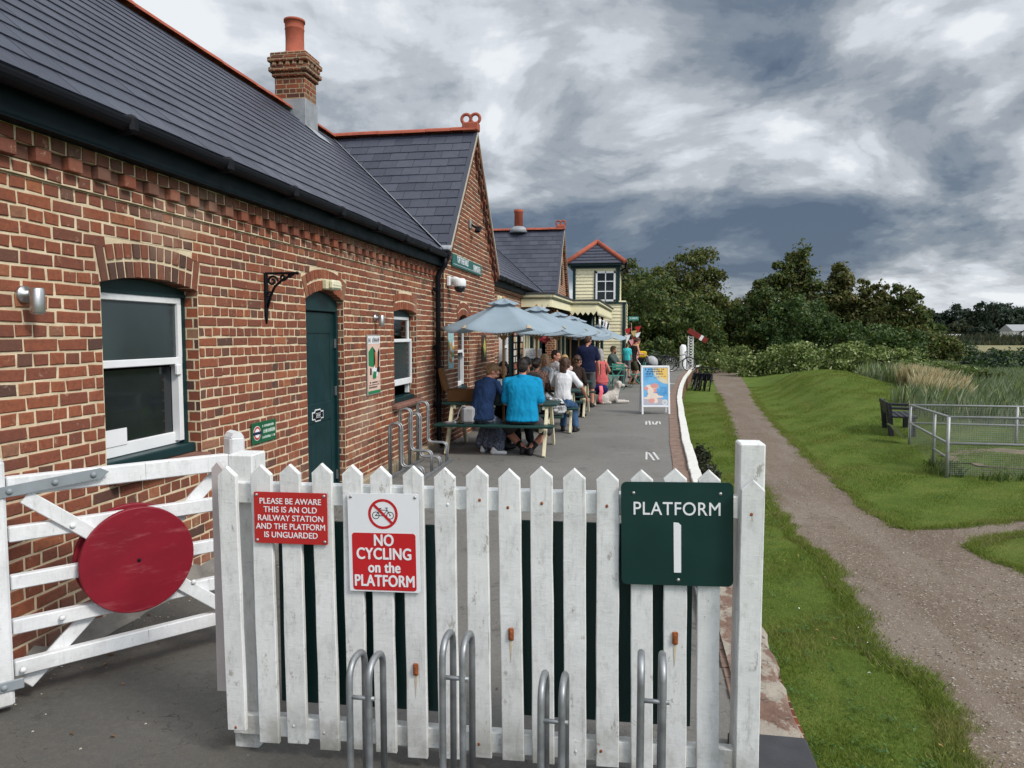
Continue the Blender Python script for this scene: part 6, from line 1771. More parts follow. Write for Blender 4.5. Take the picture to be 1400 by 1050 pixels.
def clutter():
    t = thing('pannier_bag', 'blue and yellow pannier bag on the far bicycle', 'bag', (.05, 36.7, .62))
    m = MB(); m.box((-.2, 0, .2), (.36, .26, .34), 0, None, None, .06); m.build('bag_body', [fabric('blue_bag', (.03, .06, .26))], t)
    m = MB(); m.box((.18, 0, .2), (.40, .26, .32), 0, None, None, .06); m.build('bag_panel', [fabric('yellow_bag', (.55, .36, .02))], t)
    m = MB(); m.box((-.17, -.1, .33), (.2, .1, .1), 0, None, None, .03); m.build('bag_flap', [fabric('white_flap', (.6, .62, .65))], t)
    m = MB(); m.box((.0, 0, -.3), (.5, .3, .62), 0, None, None, .03); m.build('stand', [BLACKM], t)
    # semaphore
    t = thing('signal_post', 'white lattice signal post with a red and white arm', 'signal', (2.26, 38.0, 0))
    m = MB(); m.tube([(0, 0, 0), (-.02, 0, .15), (-.02, 0, 1.15), (.0, 0, 1.28)], [.17, .17, .17, .10], 14); m.build('post', [WHITEW], t)
    m = MB()
    for x in (.22, .46):
        for y in (-.12, .12): m.box((x, y, .85), (.03, .03, 1.7), 0)
    for k in range(12):
        z = .1 + k * .135
        m.tube([(.22, -.12, z), (.46, -.12, z + .135)], .012, 5); m.tube([(.46, -.12, z), (.22, -.12, z + .135)], .012, 5); m.tube([(.46, -.12, z), (.46, .12, z + .135)], .012, 5)
    m.build('lattice', [WHITEW], t)
    m = MB(); a = V(.20, -.18, 2.0); b = V(1.12, -.18, 1.46); d = b - a; rot = Matrix.Rotation(-math.atan2(d.z, d.x), 3, 'Y')
    m.box((a + b) / 2, (d.length, .03, .26), 0, None, rot, .006); ar = m.build('arm', [paint('signal_arm_red', (.17, .02, .016), .6)], t)
    m = MB(); m.box(a + d * .70, (.14, .036, .262), 0, None, rot); m.build('arm_stripe', [WHITEW], ar)
    m = MB(); m.tube([(.34, 0, 1.68), (.34, 0, 2.1)], .03, 8); m.tube([(.34, 0, 1.98), (.3, -.18, 1.96)], .025, 8); m.build('pivot', [BLACKM], t)
    t = thing('hanging_sign', 'small dark green sign projecting from the signal box corner', 'sign', (-.42, 33.4, 2.5))
    m = MB(); m.box((.22, 0, 0), (.44, .03, .17), 0, None, None, .004); m.build('panel', [BG], t)
    m = MB(); bars(m, (.05, -.0155, -.02), (1, 0, 0), (0, 0, 1), .34, .07, 8, 0, random.Random(3)); m.build('lettering', [WHITES], t)
    m = MB(); m.tube([(-.12, 0, .11), (.44, 0, .11)], .012, 6); m.build('bracket', [BLACKM], t)
    # pram
    t = thing('pram', 'dark pram with a pale grey hood beside the woman with the child', 'pram', (.32, 27.4, 0), R(200))
    m = MB()
    for s in (-.26, .26): m.tube([(-.42, s, .15), (.28, s, .62), (.55, s, 1.02)], .016, 6); m.tube([(.40, s, .15), (-.10, s, .60)], .016, 6)
    m.tube([(.55, -.26, 1.02), (.55, .26, 1.02)], .016, 6); m.build('frame', [STEEL], t)
    for x in (-.42, .40):
        for s in (-.28, .28):
            m = MB(); m.lathe((x, s, .15), [(.15, -.02), (.15, .02)], 18, ax='y'); m.lathe((x, s, .15), [(.05, -.03), (.05, .03)], 10, ax='y'); m.build('wheel', [TYRE], t)
    m = MB(); m.box((-.05, 0, .62), (.62, .42, .30), 0, None, None, .09); m.build('carrycot', [fabric('navy_pram', (.012, .014, .022))], t)
    m = MB(); m.ball((-.20, 0, .78), (.22, .22, .24), 0, None, 16, 10, Matrix.Rotation(.5, 3, 'Y')); m.tube([(-.02, -.21, .80), (-.02, -.15, .95), (-.02, 0, 1.02), (-.02, .15, .95), (-.02, .21, .80)], .02, 6); m.build('hood', [fabric('grey_hood', (.36, .37, .38))], t)
    # bench on the lawn, seen end-on
    t = thing('bench', 'dark slatted bench on the lawn by the metal enclosure', 'bench', (5.98, 18.4, float(gh(5.98, 18.4)) - .03), R(80))
    dk = paint('dark_recycled_plastic', (.014, .015, .020), .5, .2, 8, .1, .35)
    for x in (-.52, .52):
        for y, h in ((-.25, .44), (.22, .76)):
            m = MB(); m.box((x, y, h / 2), (.09, .11, h), 0, None, Matrix.Rotation(R(-6 if y > 0 else 0), 3, 'X'), .01); m.build('leg', [dk], t)
        m = MB(); m.box((x, -.02, .64), (.09, .56, .06), 0, None, None, .01); m.build('arm', [dk], t)
    m = MB()
    for k in range(4): m.box((0, -.27 + .13 * k, .45), (1.25, .11, .045), 0, None, None, .008)
    m.build('seat', [dk], t)
    m = MB()
    for k in range(3): m.box((0, .26 + .02 * k, (.55 + .09 * k)), (1.25, .04, .10), 0, None, None, .008)
    m.build('backrest', [dk], t)
    t = thing('litter', 'white plastic sheet caught between the bench and the enclosure', 'sheet', (5.62, 16.95, float(gh(5.62, 16.95)) + .02))
    r = random.Random(5); vs = [(-.25 + .1 * i + r.uniform(-.02, .02), -.2 + .1 * j, .34 - .10 * i + .03 * math.sin(i * 2 + j * 3) + .04) for j in range(5) for i in range(4)]
    m = MB(); m.add(vs, [(j * 4 + i, j * 4 + i + 1, j * 4 + i + 5, j * 4 + i + 4) for j in range(4) for i in range(3)], 0, .5, True); m.build('sheet', [WHITES], t)
clutter()
def enclosure():
    g0 = lambda x, y: float(gh(x, y))
    t = thing('metal_enclosure', 'low galvanised rail enclosure with wire mesh on the lawn', 'enclosure', (5.1, 13.24, GZ))
    A = V(5.10, 13.24, 0); B = V(5.70, 16.75, 0); C = V(11.4, 16.4, 0); D = V(11.2, 13.1, 0); Mid = A.lerp(B, .31)
    H = .98
    def up(p, h): return V(p.x - 5.1, p.y - 13.24, h * (1 - .035 * (p.y - 13.24)))
    posts = [A, Mid, B, A.lerp(D, .34), A.lerp(D, .68), D, B.lerp(C, .35), B.lerp(C, .7), C]
    gv = paint('dull_galvanised', (.36, .37, .37), .55, .15, 10, .1, .4, .5)
    for p in posts:
        m = MB(); m.tube([up(p, -.1), up(p, H)], .028, 10); m.build('post', [gv], t)
    for a, b in ((A, B), (B, C), (A, D), (D, C)):
        for h in ((H, .54) if a is not D else (H,)):
            m = MB(); m.tube([up(a, h), up(b, h)], .022, 8); m.build('rail', [gv], t)
    m = MB(); m.tube([up(A, .30), up(Mid, .30)], .020, 8); m.build('rail', [gv], t)
    wire = paint('mesh_wire', (.30, .31, .31), .55, .2, 10, 0, .4, .6)
    for a, b, st in ((A, B, .030), (A, D, .034), (B, C, .05)):
        m = MB(); L = (b - a).length; d = (b - a) / L
        n = int(L / st); nv = int(.94 / st); th = .0022
        sd = V(-d.y, d.x, 0)
        for k in range(n + 1):
            p = a + d * (k * st); q = up(p, .02)
            m.add([q - d * th, q + d * th, q + d * th + V(0, 0, .94), q - d * th + V(0, 0, .94)], ((0, 1, 2, 3),), 0)
        for k in range(nv + 1):
            z = .02 + k * st; p, q = up(a, z), up(b, z)
            m.add([p - V(0, 0, th), q - V(0, 0, th), q + V(0, 0, th), p + V(0, 0, th)], ((0, 1, 2, 3),), 0)
        m.build('wire_mesh', [wire], t)
    # bare earth inside
    r = random.Random(7); pts = []
    for k in range(40):
        a = 2 * math.pi * k / 40; pts.append((8.4 + 2.9 * math.cos(a) * r.uniform(.85, 1.05), 14.8 + 1.5 * math.sin(a) * r.uniform(.85, 1.05)))
    m = MB(); c = (8.4, 14.8, g0(8.4, 14.8) + .03); vs = [c] + [(x, y, g0(x, y) + .022) for x, y in pts]; m.add(vs, [(0, 1 + k, 1 + (k + 1) % 40) for k in range(40)], 0, .5, True)
    tag(m.build('bare_earth', paint('bare_earth', (.16, .125, .085), .95, .35, 4, .6, dirt=.5, dirtcol=(.06, .075, .03))), kind='structure')
enclosure()
# ------------------------------------------------------------------ people and the dog
def remeshed(mb, voxel, smooth=3, name='body'):
    me = mb.mesh(name, [], None, False)
    o = bpy.data.objects.new('tmp_body', me); COL.objects.link(o)
    m = o.modifiers.new('r', 'REMESH'); m.mode = 'VOXEL'; m.voxel_size = voxel; m.use_smooth_shade = True
    if smooth:
        q = o.modifiers.new('s', 'SMOOTH'); q.factor = .5; q.iterations = smooth
    dg = bpy.context.evaluated_depsgraph_get()
    out = bpy.data.meshes.new_from_object(o.evaluated_get(dg)); bpy.data.objects.remove(o); bpy.data.meshes.remove(me)
    out.name = name
    for p in out.polygons: p.use_smooth = True
    return out
from mathutils import noise as mnoise
def wrinkle(me, amp, sc, seed=0.0, ridge=True):
    """cloth folds: creases running mostly down and across the cloth"""
    d = []
    for v in me.vertices:
        p = v.co; q = Vector((p.x * sc + seed, p.y * sc, p.z * sc * .45 + p.x * sc * .25))
        n = mnoise.noise(q) + .5 * mnoise.noise(q * 2.3)
        d.append(amp * (max(-.2, (.35 - abs(n)) * 1.5) + .45 if ridge else n))
    n = len(d); co = np.empty(n * 3); nr = np.empty(n * 3); me.vertices.foreach_get('co', co); me.vertices.foreach_get('normal', nr)
    me.vertices.foreach_set('co', co + nr * np.repeat(np.array(d), 3))
    me.update(); return me
def mesh_obj(name, me, mt, parent):
    me.materials.clear(); me.materials.append(mt)
    o = bpy.data.objects.new(name, me); COL.objects.link(o); o.parent = parent; return o
def rcone(mb, a, b, ra, rb):
    a = Vector(a); b = Vector(b); mb.ball(a, ra, 0, .5, 12, 8); mb.ball(b, rb, 0, .5, 12, 8); mb.tube([a, b], [ra, rb], 12)
def loft(mb, secs, seg=20, inf=0.0):
    """secs: (centre, right, forward, half width, half depth)"""
    vs = []; fs = []
    for c, rt, fw, a, b in secs:
        for k in range(seg):
            th = 2 * math.pi * k / seg; ca, sa = math.cos(th), math.sin(th)
            e = .82; ca = math.copysign(abs(ca) ** e, ca); sa = math.copysign(abs(sa) ** e, sa)
            vs.append(c + rt * ca * (a + inf) + fw * sa * (b + inf))
    n = len(secs)
    for i in range(n - 1):
        for k in range(seg): fs.append((i * seg + k, i * seg + (k + 1) % seg, (i + 1) * seg + (k + 1) % seg, (i + 1) * seg + k))
    fs.append(tuple(range(seg))[::-1]); fs.append(tuple((n - 1) * seg + k for k in range(seg)))
    mb.add(vs, fs, 0, .5, True)
def two_bone(a, t, l1, l2, pole):
    a = Vector(a); t = Vector(t); d = t - a; L = min(d.length, (l1 + l2) * .995); L = max(L, abs(l1 - l2) * 1.05 + .01); u = d.normalized()
    t = a + u * L
    x = (l1 * l1 - l2 * l2 + L * L) / (2 * L); h = math.sqrt(max(0, l1 * l1 - x * x))
    p = Vector(pole); p = p - u * p.dot(u); p.normalize()
    return a + u * x + p * h, t
def hand(mb, w, d, n, side, s, curl=.5):
    """palm and five fingers at wrist w, pointing along d, palm facing n; thumb on the side given"""
    d = d.normalized(); n = (n - d * n.dot(d)).normalized(); sd = d.cross(n) * side
    R3 = Matrix((sd, d, n)).transposed()
    mb.ball(w + d * .045 * s, (.040 * s, .052 * s, .015 * s), 0, .5, 12, 8, R3)
    for k, (o, ln) in enumerate(((.030, .066), (.0105, .076), (-.010, .071), (-.029, .056))):
        a = w + d * .082 * s + sd * o * s; dd = (d * math.cos(curl * .6) + n * math.sin(curl * .6)); b = a + dd * ln * .55 * s
        dd2 = (d * math.cos(curl * 1.7) + n * math.sin(curl * 1.7)); c = b + dd2 * ln * .5 * s
        rcone(mb, a - d * .02 * s, b, .0092 * s, .0085 * s); rcone(mb, b, c, .0085 * s, .0072 * s)
    a = w + d * .028 * s + sd * .032 * s; b = a + (d * .6 + sd * .75 + n * .25).normalized() * .038 * s; c = b + (d * .9 + sd * .25 + n * .4).normalized() * .030 * s
    rcone(mb, a, b, .012 * s, .010 * s); rcone(mb, b, c, .010 * s, .0082 * s)
def skinmat(name, c):
    m = Mat(name, .55, .35); n = m.noise(14, 4, .6)
    m.color(m.ramp(n, ((.3, mul(c, .88)), (.7, mul(c, 1.1))))); m.bump(m.noise(90, 3, .6), .08, .002)
    m.b.inputs['Subsurface Weight'].default_value = .12; m.b.inputs['Subsurface Radius'].default_value = (.012, .005, .003); m.b.inputs['Subsurface Scale'].default_value = .6
    return m.m
def hairmat(name, c):
    m = Mat(name, .5, .35); n = m.noise(90, 3, .6, m.oc((1, 1, .12)), .6)
    m.color(m.ramp(n, ((.25, mul(c, .55)), (.75, mul(c, 1.5))))); m.bump(n, .7, .008); m.bump(m.noise(30, 3, .6, m.oc((1, 1, .2))), .5, .015); return m.m
SKIN_F = skinmat('fair_skin', (.50, .27, .185)); SKIN_P = skinmat('pink_skin', (.52, .24, .165)); SKIN_T = skinmat('tanned_skin', (.36, .175, .105)); SKIN_D = skinmat('brown_skin', (.22, .105, .065))
H_DARK = hairmat('dark_hair', (.018, .012, .010)); H_BROWN = hairmat('brown_hair', (.060, .030, .018)); H_BLONDE = hairmat('blonde_hair', (.42, .28, .12)); H_SANDY = hairmat('sandy_hair', (.20, .115, .055)); H_GREY = hairmat('grey_hair', (.30, .29, .28))
EYEW = paint('eye_white', (.7, .68, .65), .2, .02, 5, 0); EYED = paint('eye_dark', (.02, .014, .012), .1, .02, 5, 0, .6); LIP = paint('lips', (.34, .11, .09), .5, .05, 20, .05)
SHOE_BLK = paint('black_shoe', (.014, .014, .016), .6, .2, 20, .1); SHOE_WHT = paint('white_shoe', (.60, .61, .62), .6, .1, 20, .1); SHOE_TAN = paint('tan_sandal', (.22, .11, .05), .6, .2, 20, .1)
ANAT = dict(torso=.56, sh=.178, ua=.285, fa=.255, th=.43, sn=.43)
def person(label, loc, rz, s=1.0, w=1.0, hip=.92, lean=0.0, side=0.0, yaw=0.0, head=(0, 0, 0), hands=((-.25, .05, .80), (.25, .05, .80)), feet=((-.10, 0, 0), (.10, .02, 0)), elbow=(.5, -1, -.3), top=None, bottom=None, hair=None, skin=SKIN_F, shoes=SHOE_BLK, vox=.011, glasses=False, beard=None, female=False, group=None, curl=.5, kneepole=(0, 1, .4), extra=None, footdir=None):
    t = thing('person', label, 'person', loc, rz, group)
    bx = lambda *q: Vector(q)
    Pc = bx(0, 0, hip)                          # hip joint centre
    ly = R(lean); ls = R(side); yw = R(yaw)
    up = bx(math.sin(ls), math.sin(ly) * math.cos(ls), math.cos(ly) * math.cos(ls)).normalized()
    rt = bx(math.cos(yw), math.sin(yw), 0); rt = (rt - up * rt.dot(up)).normalized(); fw = up.cross(rt)
    T = ANAT['torso'] * s
    hr = bx(1, 0, 0); hf = bx(0, 1, 0)
    def at(k, bow=0.0): return Pc + up * T * k - fw * bow
    curve = .035 * s if lean > 8 else .012 * s
    wf = (.93 if female else 1.0) * w
    prof = [(-.16, .150 * (1.06 if female else 1), .105), (.0, .178 * (1.05 if female else 1), .120), (.18, .168, .118), (.40, .142 if female else .155, .104), (.62, .155 if female else .170, .112), (.80, .166 if female else .182, .112), (.92, .160 if female else .176, .092), (1.0, .110, .070), (1.06, .055, .055)]
    secs = []
    for k, a, b in prof:
        q = min(1, max(0, k)); r_ = (hr * (1 - q) + rt * q).normalized(); f_ = up.cross(r_).normalized()
        secs.append((at(k, curve * math.sin(q * math.pi)), r_, f_, a * s * wf, b * s * (w if w > 1 else w)))
    nb = at(1.03)
    sh = [at(.905) + rt * (sx * ANAT['sh'] * s * wf * .98) for sx in (-1, 1)]
    hd_yaw, hd_pitch, hd_roll = head
    Rh = Matrix((rt, fw, up)).transposed()
    upright = Matrix((rt, (fw - Vector((0, 0, 1)) * fw.z).normalized(), Vector((0, 0, 1)))).transposed()
    Rh = upright @ Matrix.Rotation(R(hd_yaw), 3, 'Z') @ Matrix.Rotation(R(-hd_pitch), 3, 'X') @ Matrix.Rotation(R(hd_roll), 3, 'Y')
    Hc = nb + (up * .55 + Rh @ Vector((0, .1, .9))).normalized() * (.155 * s)
    P = lambda x, y, z: Hc + Rh @ Vector((x * s, y * s, z * s))
    B = MB()
    loft(B, secs)
    rcone(B, nb - up * .05 * s, P(0, -.012, -.07), .056 * s, .050 * s)
    B.ball(P(0, -.008, .022), (.075 * s, .096 * s, .098 * s), 0, .5, 18, 12, Rh); B.ball(P(0, .018, -.045), (.058 * s, .070 * s, .075 * s), 0, .5, 16, 10, Rh); B.ball(P(0, .050, -.088), (.030 * s, .030 * s, .025 * s), 0, .5, 10, 8, Rh)
    rcone(B, P(0, .084, .012), P(0, .106, -.022), .010 * s, .015 * s); B.ball(P(0, .085, .03), (.05 * s, .016 * s, .012 * s), 0, .5, 10, 6, Rh)
    for sx in (-1, 1): B.ball(P(sx * .077, -.005, -.008), (.010 * s, .020 * s, .032 * s), 0, .5, 10, 8, Rh); B.ball(P(sx * .03, .078, -.035), (.02 * s, .018 * s, .02 * s), 0, .5, 8, 6, Rh)
    B.ball(P(0, .086, -.055), (.024 * s, .016 * s, .010 * s), 0, .5, 10, 6, Rh)
    arms = []; legs = []
    for i, sx in enumerate((-1, 1)):
        tgt = Vector(hands[i]) * s if hands[i] is not None else None
        pole = Vector((elbow[0] * sx, elbow[1], elbow[2]))
        el, wr = two_bone(sh[i], tgt, ANAT['ua'] * s, ANAT['fa'] * s, pole)
        arms.append((sh[i], el, wr))
        q = .9 if female else 1.0; q *= (1 + (w - 1) * .8)
        rcone(B, at(1.0) + rt * sx * .03 * s, sh[i] + Vector((0, 0, .012 * s)), .052 * s, .050 * s * q); B.ball(sh[i], .058 * s * q, 0, .5, 12, 8); rcone(B, sh[i], el, .050 * s * q, .041 * s * q); rcone(B, el, el.lerp(wr, .35), .041 * s * q, .040 * s * q); rcone(B, el.lerp(wr, .35), wr, .040 * s * q, .027 * s * q)
        dd = (wr - el).normalized(); inn = Vector((-sx * .4, .25, -1.0))
        hand(B, wr, dd, inn if abs(dd.z) < .8 else Vector((-sx, .2, 0)), sx if abs(dd.z) < .8 else 1 * sx, s, curl)
    for i, sx in enumerate((-1, 1)):
        hj = Pc + hr * (sx * .092 * s * wf) - Vector((0, 0, .02 * s))
        an = Vector(feet[i]) * s + Vector((0, 0, .085 * s))
        kn, an = two_bone(hj, an, ANAT['th'] * s, ANAT['sn'] * s, Vector((kneepole[0] * sx, kneepole[1], kneepole[2])))
        legs.append((hj, kn, an)); q = (1 + (w - 1) * .6)
        rcone(B, hj, kn, .088 * s * q, .056 * s * q); rcone(B, kn, kn.lerp(an, .33), .056 * s * q, .054 * s * q); rcone(B, kn.lerp(an, .33), an, .054 * s * q, .036 * s)
        fd = Vector(footdir[i]).normalized() if footdir else Vector((sx * .18, 1, 0)).normalized()
        f0 = Vector((an.x, an.y, an.z - .055 * s)); rcone(B, f0 - fd * .03 * s, f0 + fd * .13 * s, .034 * s, .024 * s)
    mesh_obj('body', remeshed(B, vox, 3), skin, t)
    # eyes, brows, mouth
    for sx in (-1, 1):
        m = MB(); m.ball(P(sx * .031, .083, .010), (.0125 * s, .008 * s, .008 * s), 0, None, 10, 6, Rh); e = m.build('eye', [EYEW], t)
        m = MB(); m.ball(P(sx * .031, .0895, .010), (.006 * s, .004 * s, .006 * s), 0, None, 8, 6, Rh); m.build('iris', [EYED], e)
    m = MB(); m.ball(P(0, .100, -.055), (.021 * s, .005 * s, .006 * s), 0, None, 10, 6, Rh); m.build('mouth', [LIP], t)
    if glasses:
        m = MB()
        for sx in (-1, 1):
            m.ball(P(sx * .034, .098, .012), (.028 * s, .006 * s, .022 * s), 0, None, 12, 8, Rh); m.tube([P(sx * .062, .093, .018), P(sx * .078, .0, .016)], .0035 * s, 5)
        m.tube([P(-.02, .104, .018), P(.02, .104, .018)], .003 * s, 5); m.build('sunglasses', [paint('dark_lenses', (.012, .011, .011), .08, .05, 4, 0, .6) if 'dark_lenses' not in bpy.data.materials else bpy.data.materials['dark_lenses']], t)
    # hair
    if hair:
        st, hm = hair; m = MB()
        m.ball(P(0, -.018, .040), (.084 * s, .100 * s, .098 * s), 0, .5, 18, 12, Rh)
        m.ball(P(0, -.055, .0), (.076 * s, .062 * s, .085 * s), 0, .5, 14, 10, Rh)
        if st == 'short': m.ball(P(0, .045, .098), (.06 * s, .04 * s, .030 * s), 0, .5, 12, 8, Rh)
        if st in ('long', 'bob'):
            L = .33 if st == 'long' else .14
            for x in (-.045, -.016, .016, .045):
                p0 = P(x, -.065, .02); p1 = p0 + Rh @ Vector((0, -.02 * s, -.10 * s)); p2 = p1 + (Vector((0, 0, -1)) * .75 - fw * .10 - up * .25).normalized() * (L * s)
                rcone(m, p0, p1, .038 * s, .034 * s); rcone(m, p1, p2, .034 * s, .014 * s)
            for sx in (-1, 1): rcone(m, P(sx * .072, .01, .05), P(sx * .078, -.01, -.10 if st == 'bob' else -.06), .026 * s, .022 * s)
        if st == 'bun':
            m.ball(P(-.02, -.135, .0), (.038 * s, .036 * s, .036 * s), 0, .5, 12, 8, Rh); m.ball(P(.0, .04, .085), (.07 * s, .05 * s, .035 * s), 0, .5, 12, 8, Rh)
        if st == 'curly':
            rr = random.Random(3)
            for k in range(46):
                a = rr.uniform(0, 6.28); ph = rr.uniform(-.7, 1.5); c = P(.085 * math.cos(a) * math.cos(ph), -.03 + .09 * math.sin(a) * math.cos(ph), .03 + .10 * math.sin(ph))
                if (Rh.transposed() @ (c - Hc)).y > .055 * s: continue
                m.ball(c, .036 * s, 0, .5, 8, 6)
            for k in range(16): m.ball(P(rr.uniform(-.1, .1), -.06 + rr.uniform(-.04, .02), -.10 + rr.uniform(-.08, .05)), .04 * s, 0, .5, 8, 6)
        # the face stays clear: drop what lies in front of it
        me = wrinkle(remeshed(m, max(vox, .008), 2, 'hair'), .008 * s, 34.0, loc[0], False)
        for v in me.vertices:
            q = Rh.transposed() @ (v.co - Hc) / s
            if q.y > .052 and q.z < .075: v.co = Hc + Rh @ (Vector((q.x * .9, .045, q.z)) * s)
        mesh_obj('hair', me, hm, t)
    if beard:
        m = MB(); m.ball(P(0, .055, -.075), (.055 * s, .055 * s, .045 * s), 0, .5, 14, 10, Rh); m.ball(P(0, .085, -.105), (.035 * s, .030 * s, .030 * s), 0, .5, 10, 8, Rh); mesh_obj('beard', remeshed(m, .010, 2, 'beard'), beard, t)
    # clothes
    cv = max(vox, .010)
    if top:
        kind, tm, sl = top; m = MB(); k0 = .02 if kind != 'crop' else .20
        ts = [q for q in secs if True]
        inf = (.022 if kind == 'jacket' else .018) * s
        sel = [sc for (k, a, b), sc in zip(prof, secs) if k >= (-.05 if kind != 'vest' else -.05) and k <= .93]
        low = (at(-.07), hr, hf, .186 * s * wf, .128 * s * w) if kind != 'crop' else (at(.10), hr, hf, .180 * s * wf, .126 * s * w)
        if kind == 'crop': sel = [sc for (k, a, b), sc in zip(prof, secs) if .15 <= k <= .93]
        loft(m, [low] + sel, 20, inf)
        if kind != 'vest':
            loft(m, [secs[-3], (at(1.01), rt, fw, .085 * s * wf, .066 * s)], 18, inf)
            for i, sx in enumerate((-1, 1)): rcone(m, at(1.0) + rt * sx * .032 * s, sh[i] + Vector((0, 0, .012 * s)), .064 * s, (.052 + .012) * s)
            if kind in ('polo', 'jacket'): loft(m, [(at(1.0), rt, fw, .080 * s, .07 * s), (at(1.10) - fw * .012 * s, rt, fw, .060 * s, .060 * s)], 18, .012 * s)
        for i, (a, e, wr) in enumerate(arms):
            if sl <= 0:
                rcone(m, at(.84) + rt * ((-1, 1)[i] * .09 * s), at(.99) + rt * ((-1, 1)[i] * .085 * s), .05 * s, .035 * s); continue
            q = (.9 if female else 1.0) * (1 + (w - 1) * .8)
            m.ball(a, (.058 * q + .013) * s, 0, .5, 12, 8)
            u = min(1, sl); b = a.lerp(e, u); f = .020 if sl < 1 else .014
            rcone(m, a, b, (.052 * q + .013) * s, (.046 * q + f) * s)
            if sl < 1: m.tube([b, b + (e - a).normalized() * .012 * s], (.046 * q + f) * s, 12)
            if sl > 1:
                c = e.lerp(wr, sl - 1); rcone(m, e, c, (.041 * q + .018) * s, (.030 * q + .016) * s)
        mesh_obj({'jacket': 'jacket', 'polo': 'polo_shirt', 'vest': 'vest_top'}.get(kind, 'shirt'), wrinkle(remeshed(m, cv, 7, 'top'), .008 * s, 9.0, loc[0] * 7), tm, t)
    if bottom:
        kind, bmt, fr = bottom; m = MB()
        hipsec = [sc for (k, a, b), sc in zip(prof, secs) if k <= .2]
        if kind in ('trousers', 'shorts'):
            loft(m, hipsec, 18, .010 * s)
            for hj, kn, an in legs:
                q = (1 + (w - 1) * .6)
                u = min(1, fr); b = hj.lerp(kn, u); rcone(m, hj, b, (.088 * q + .012) * s, ((.088 - .032 * u) * q + (.026 if kind == 'shorts' else .014)) * s)
                if fr > 1: c = kn.lerp(an, fr - 1); rcone(m, kn, c, (.056 * q + .014) * s, (.044 * q + .016) * s)
        else:           # skirt
            loft(m, hipsec, 18, .012 * s)
            (h1, k1, a1), (h2, k2, a2) = legs
            for hj, kn, an in legs: rcone(m, hj, kn, .100 * s, .085 * s)
            km = (k1 + k2) / 2; am = (a1 + a2) / 2; hm_ = (h1 + h2) / 2
            rcone(m, hm_, km, .11 * s, .10 * s)
            if fr > 1:
                for f_ in (.0, .33, .66, 1.0):
                    kk = k1.lerp(k2, f_); aa = a1.lerp(a2, f_); e_ = kk.lerp(aa, fr - 1); rcone(m, kk, e_ + Vector((.10 * (f_ - .5) * s, 0, 0)), .075 * s, .085 * s)
        mesh_obj(kind, wrinkle(remeshed(m, cv, 3, 'bottom'), (.016 if kind == 'skirt' else .009) * s, 10.0 if kind == 'skirt' else 8.0, loc[1] * 3), bmt, t)
    if shoes:
        for i, (hj, kn, an) in enumerate(legs):
            sx = (-1, 1)[i]; fd = Vector(footdir[i]).normalized() if footdir else Vector((sx * .18, 1, 0)).normalized()
            f0 = Vector((an.x, an.y, an.z - .05 * s)); m = MB(); rcone(m, f0 - fd * .045 * s, f0 + fd * .06 * s, .043 * s, .042 * s); rcone(m, f0 + fd * .06 * s, f0 + fd * .15 * s - Vector((0, 0, .008 * s)), .042 * s, .030 * s); rcone(m, f0 - fd * .03 * s + Vector((0, 0, .04 * s)), f0 + Vector((0, 0, .03 * s)), .042 * s, .042 * s)
            mesh_obj('shoe', remeshed(m, .009, 2, 'shoe'), shoes, t)
    return t, dict(P=P, Rh=Rh, at=at, rt=rt, fw=fw, up=up, arms=arms, legs=legs, s=s, secs=secs)
def PX(px, y): return on_y(px, 500, y).x
SEATED = dict(hip=.565)
def seated_feet(s, fy=.36, sp=.10): return ((-sp, fy, 0), (sp, fy, 0))
def denim(name, c):
    m = Mat(name, .9, .15); n = m.noise(10, 5, .6, m.oc((1, 1, .6)), .8)
    m.color(m.ramp(n, ((.25, mul(c, .65)), (.75, mul(c, 1.4))))); m.bump(m.noise(10, 4, .55, m.oc((1, 1, .5)), 1.4), .7, .03); m.bump(m.noise(240, 2, .5), .25, .001); return m.m
def patterned(name, a, b, sc=40):
    m = Mat(name, .9, .1); n = m.noise(sc, 5, .65); m.color(m.ramp(n, ((.45, a), (.60, b)))); m.bump(m.noise(9, 3, .5, m.oc((1.6, 1.6, .35)), .8), .8, .03); return m.m
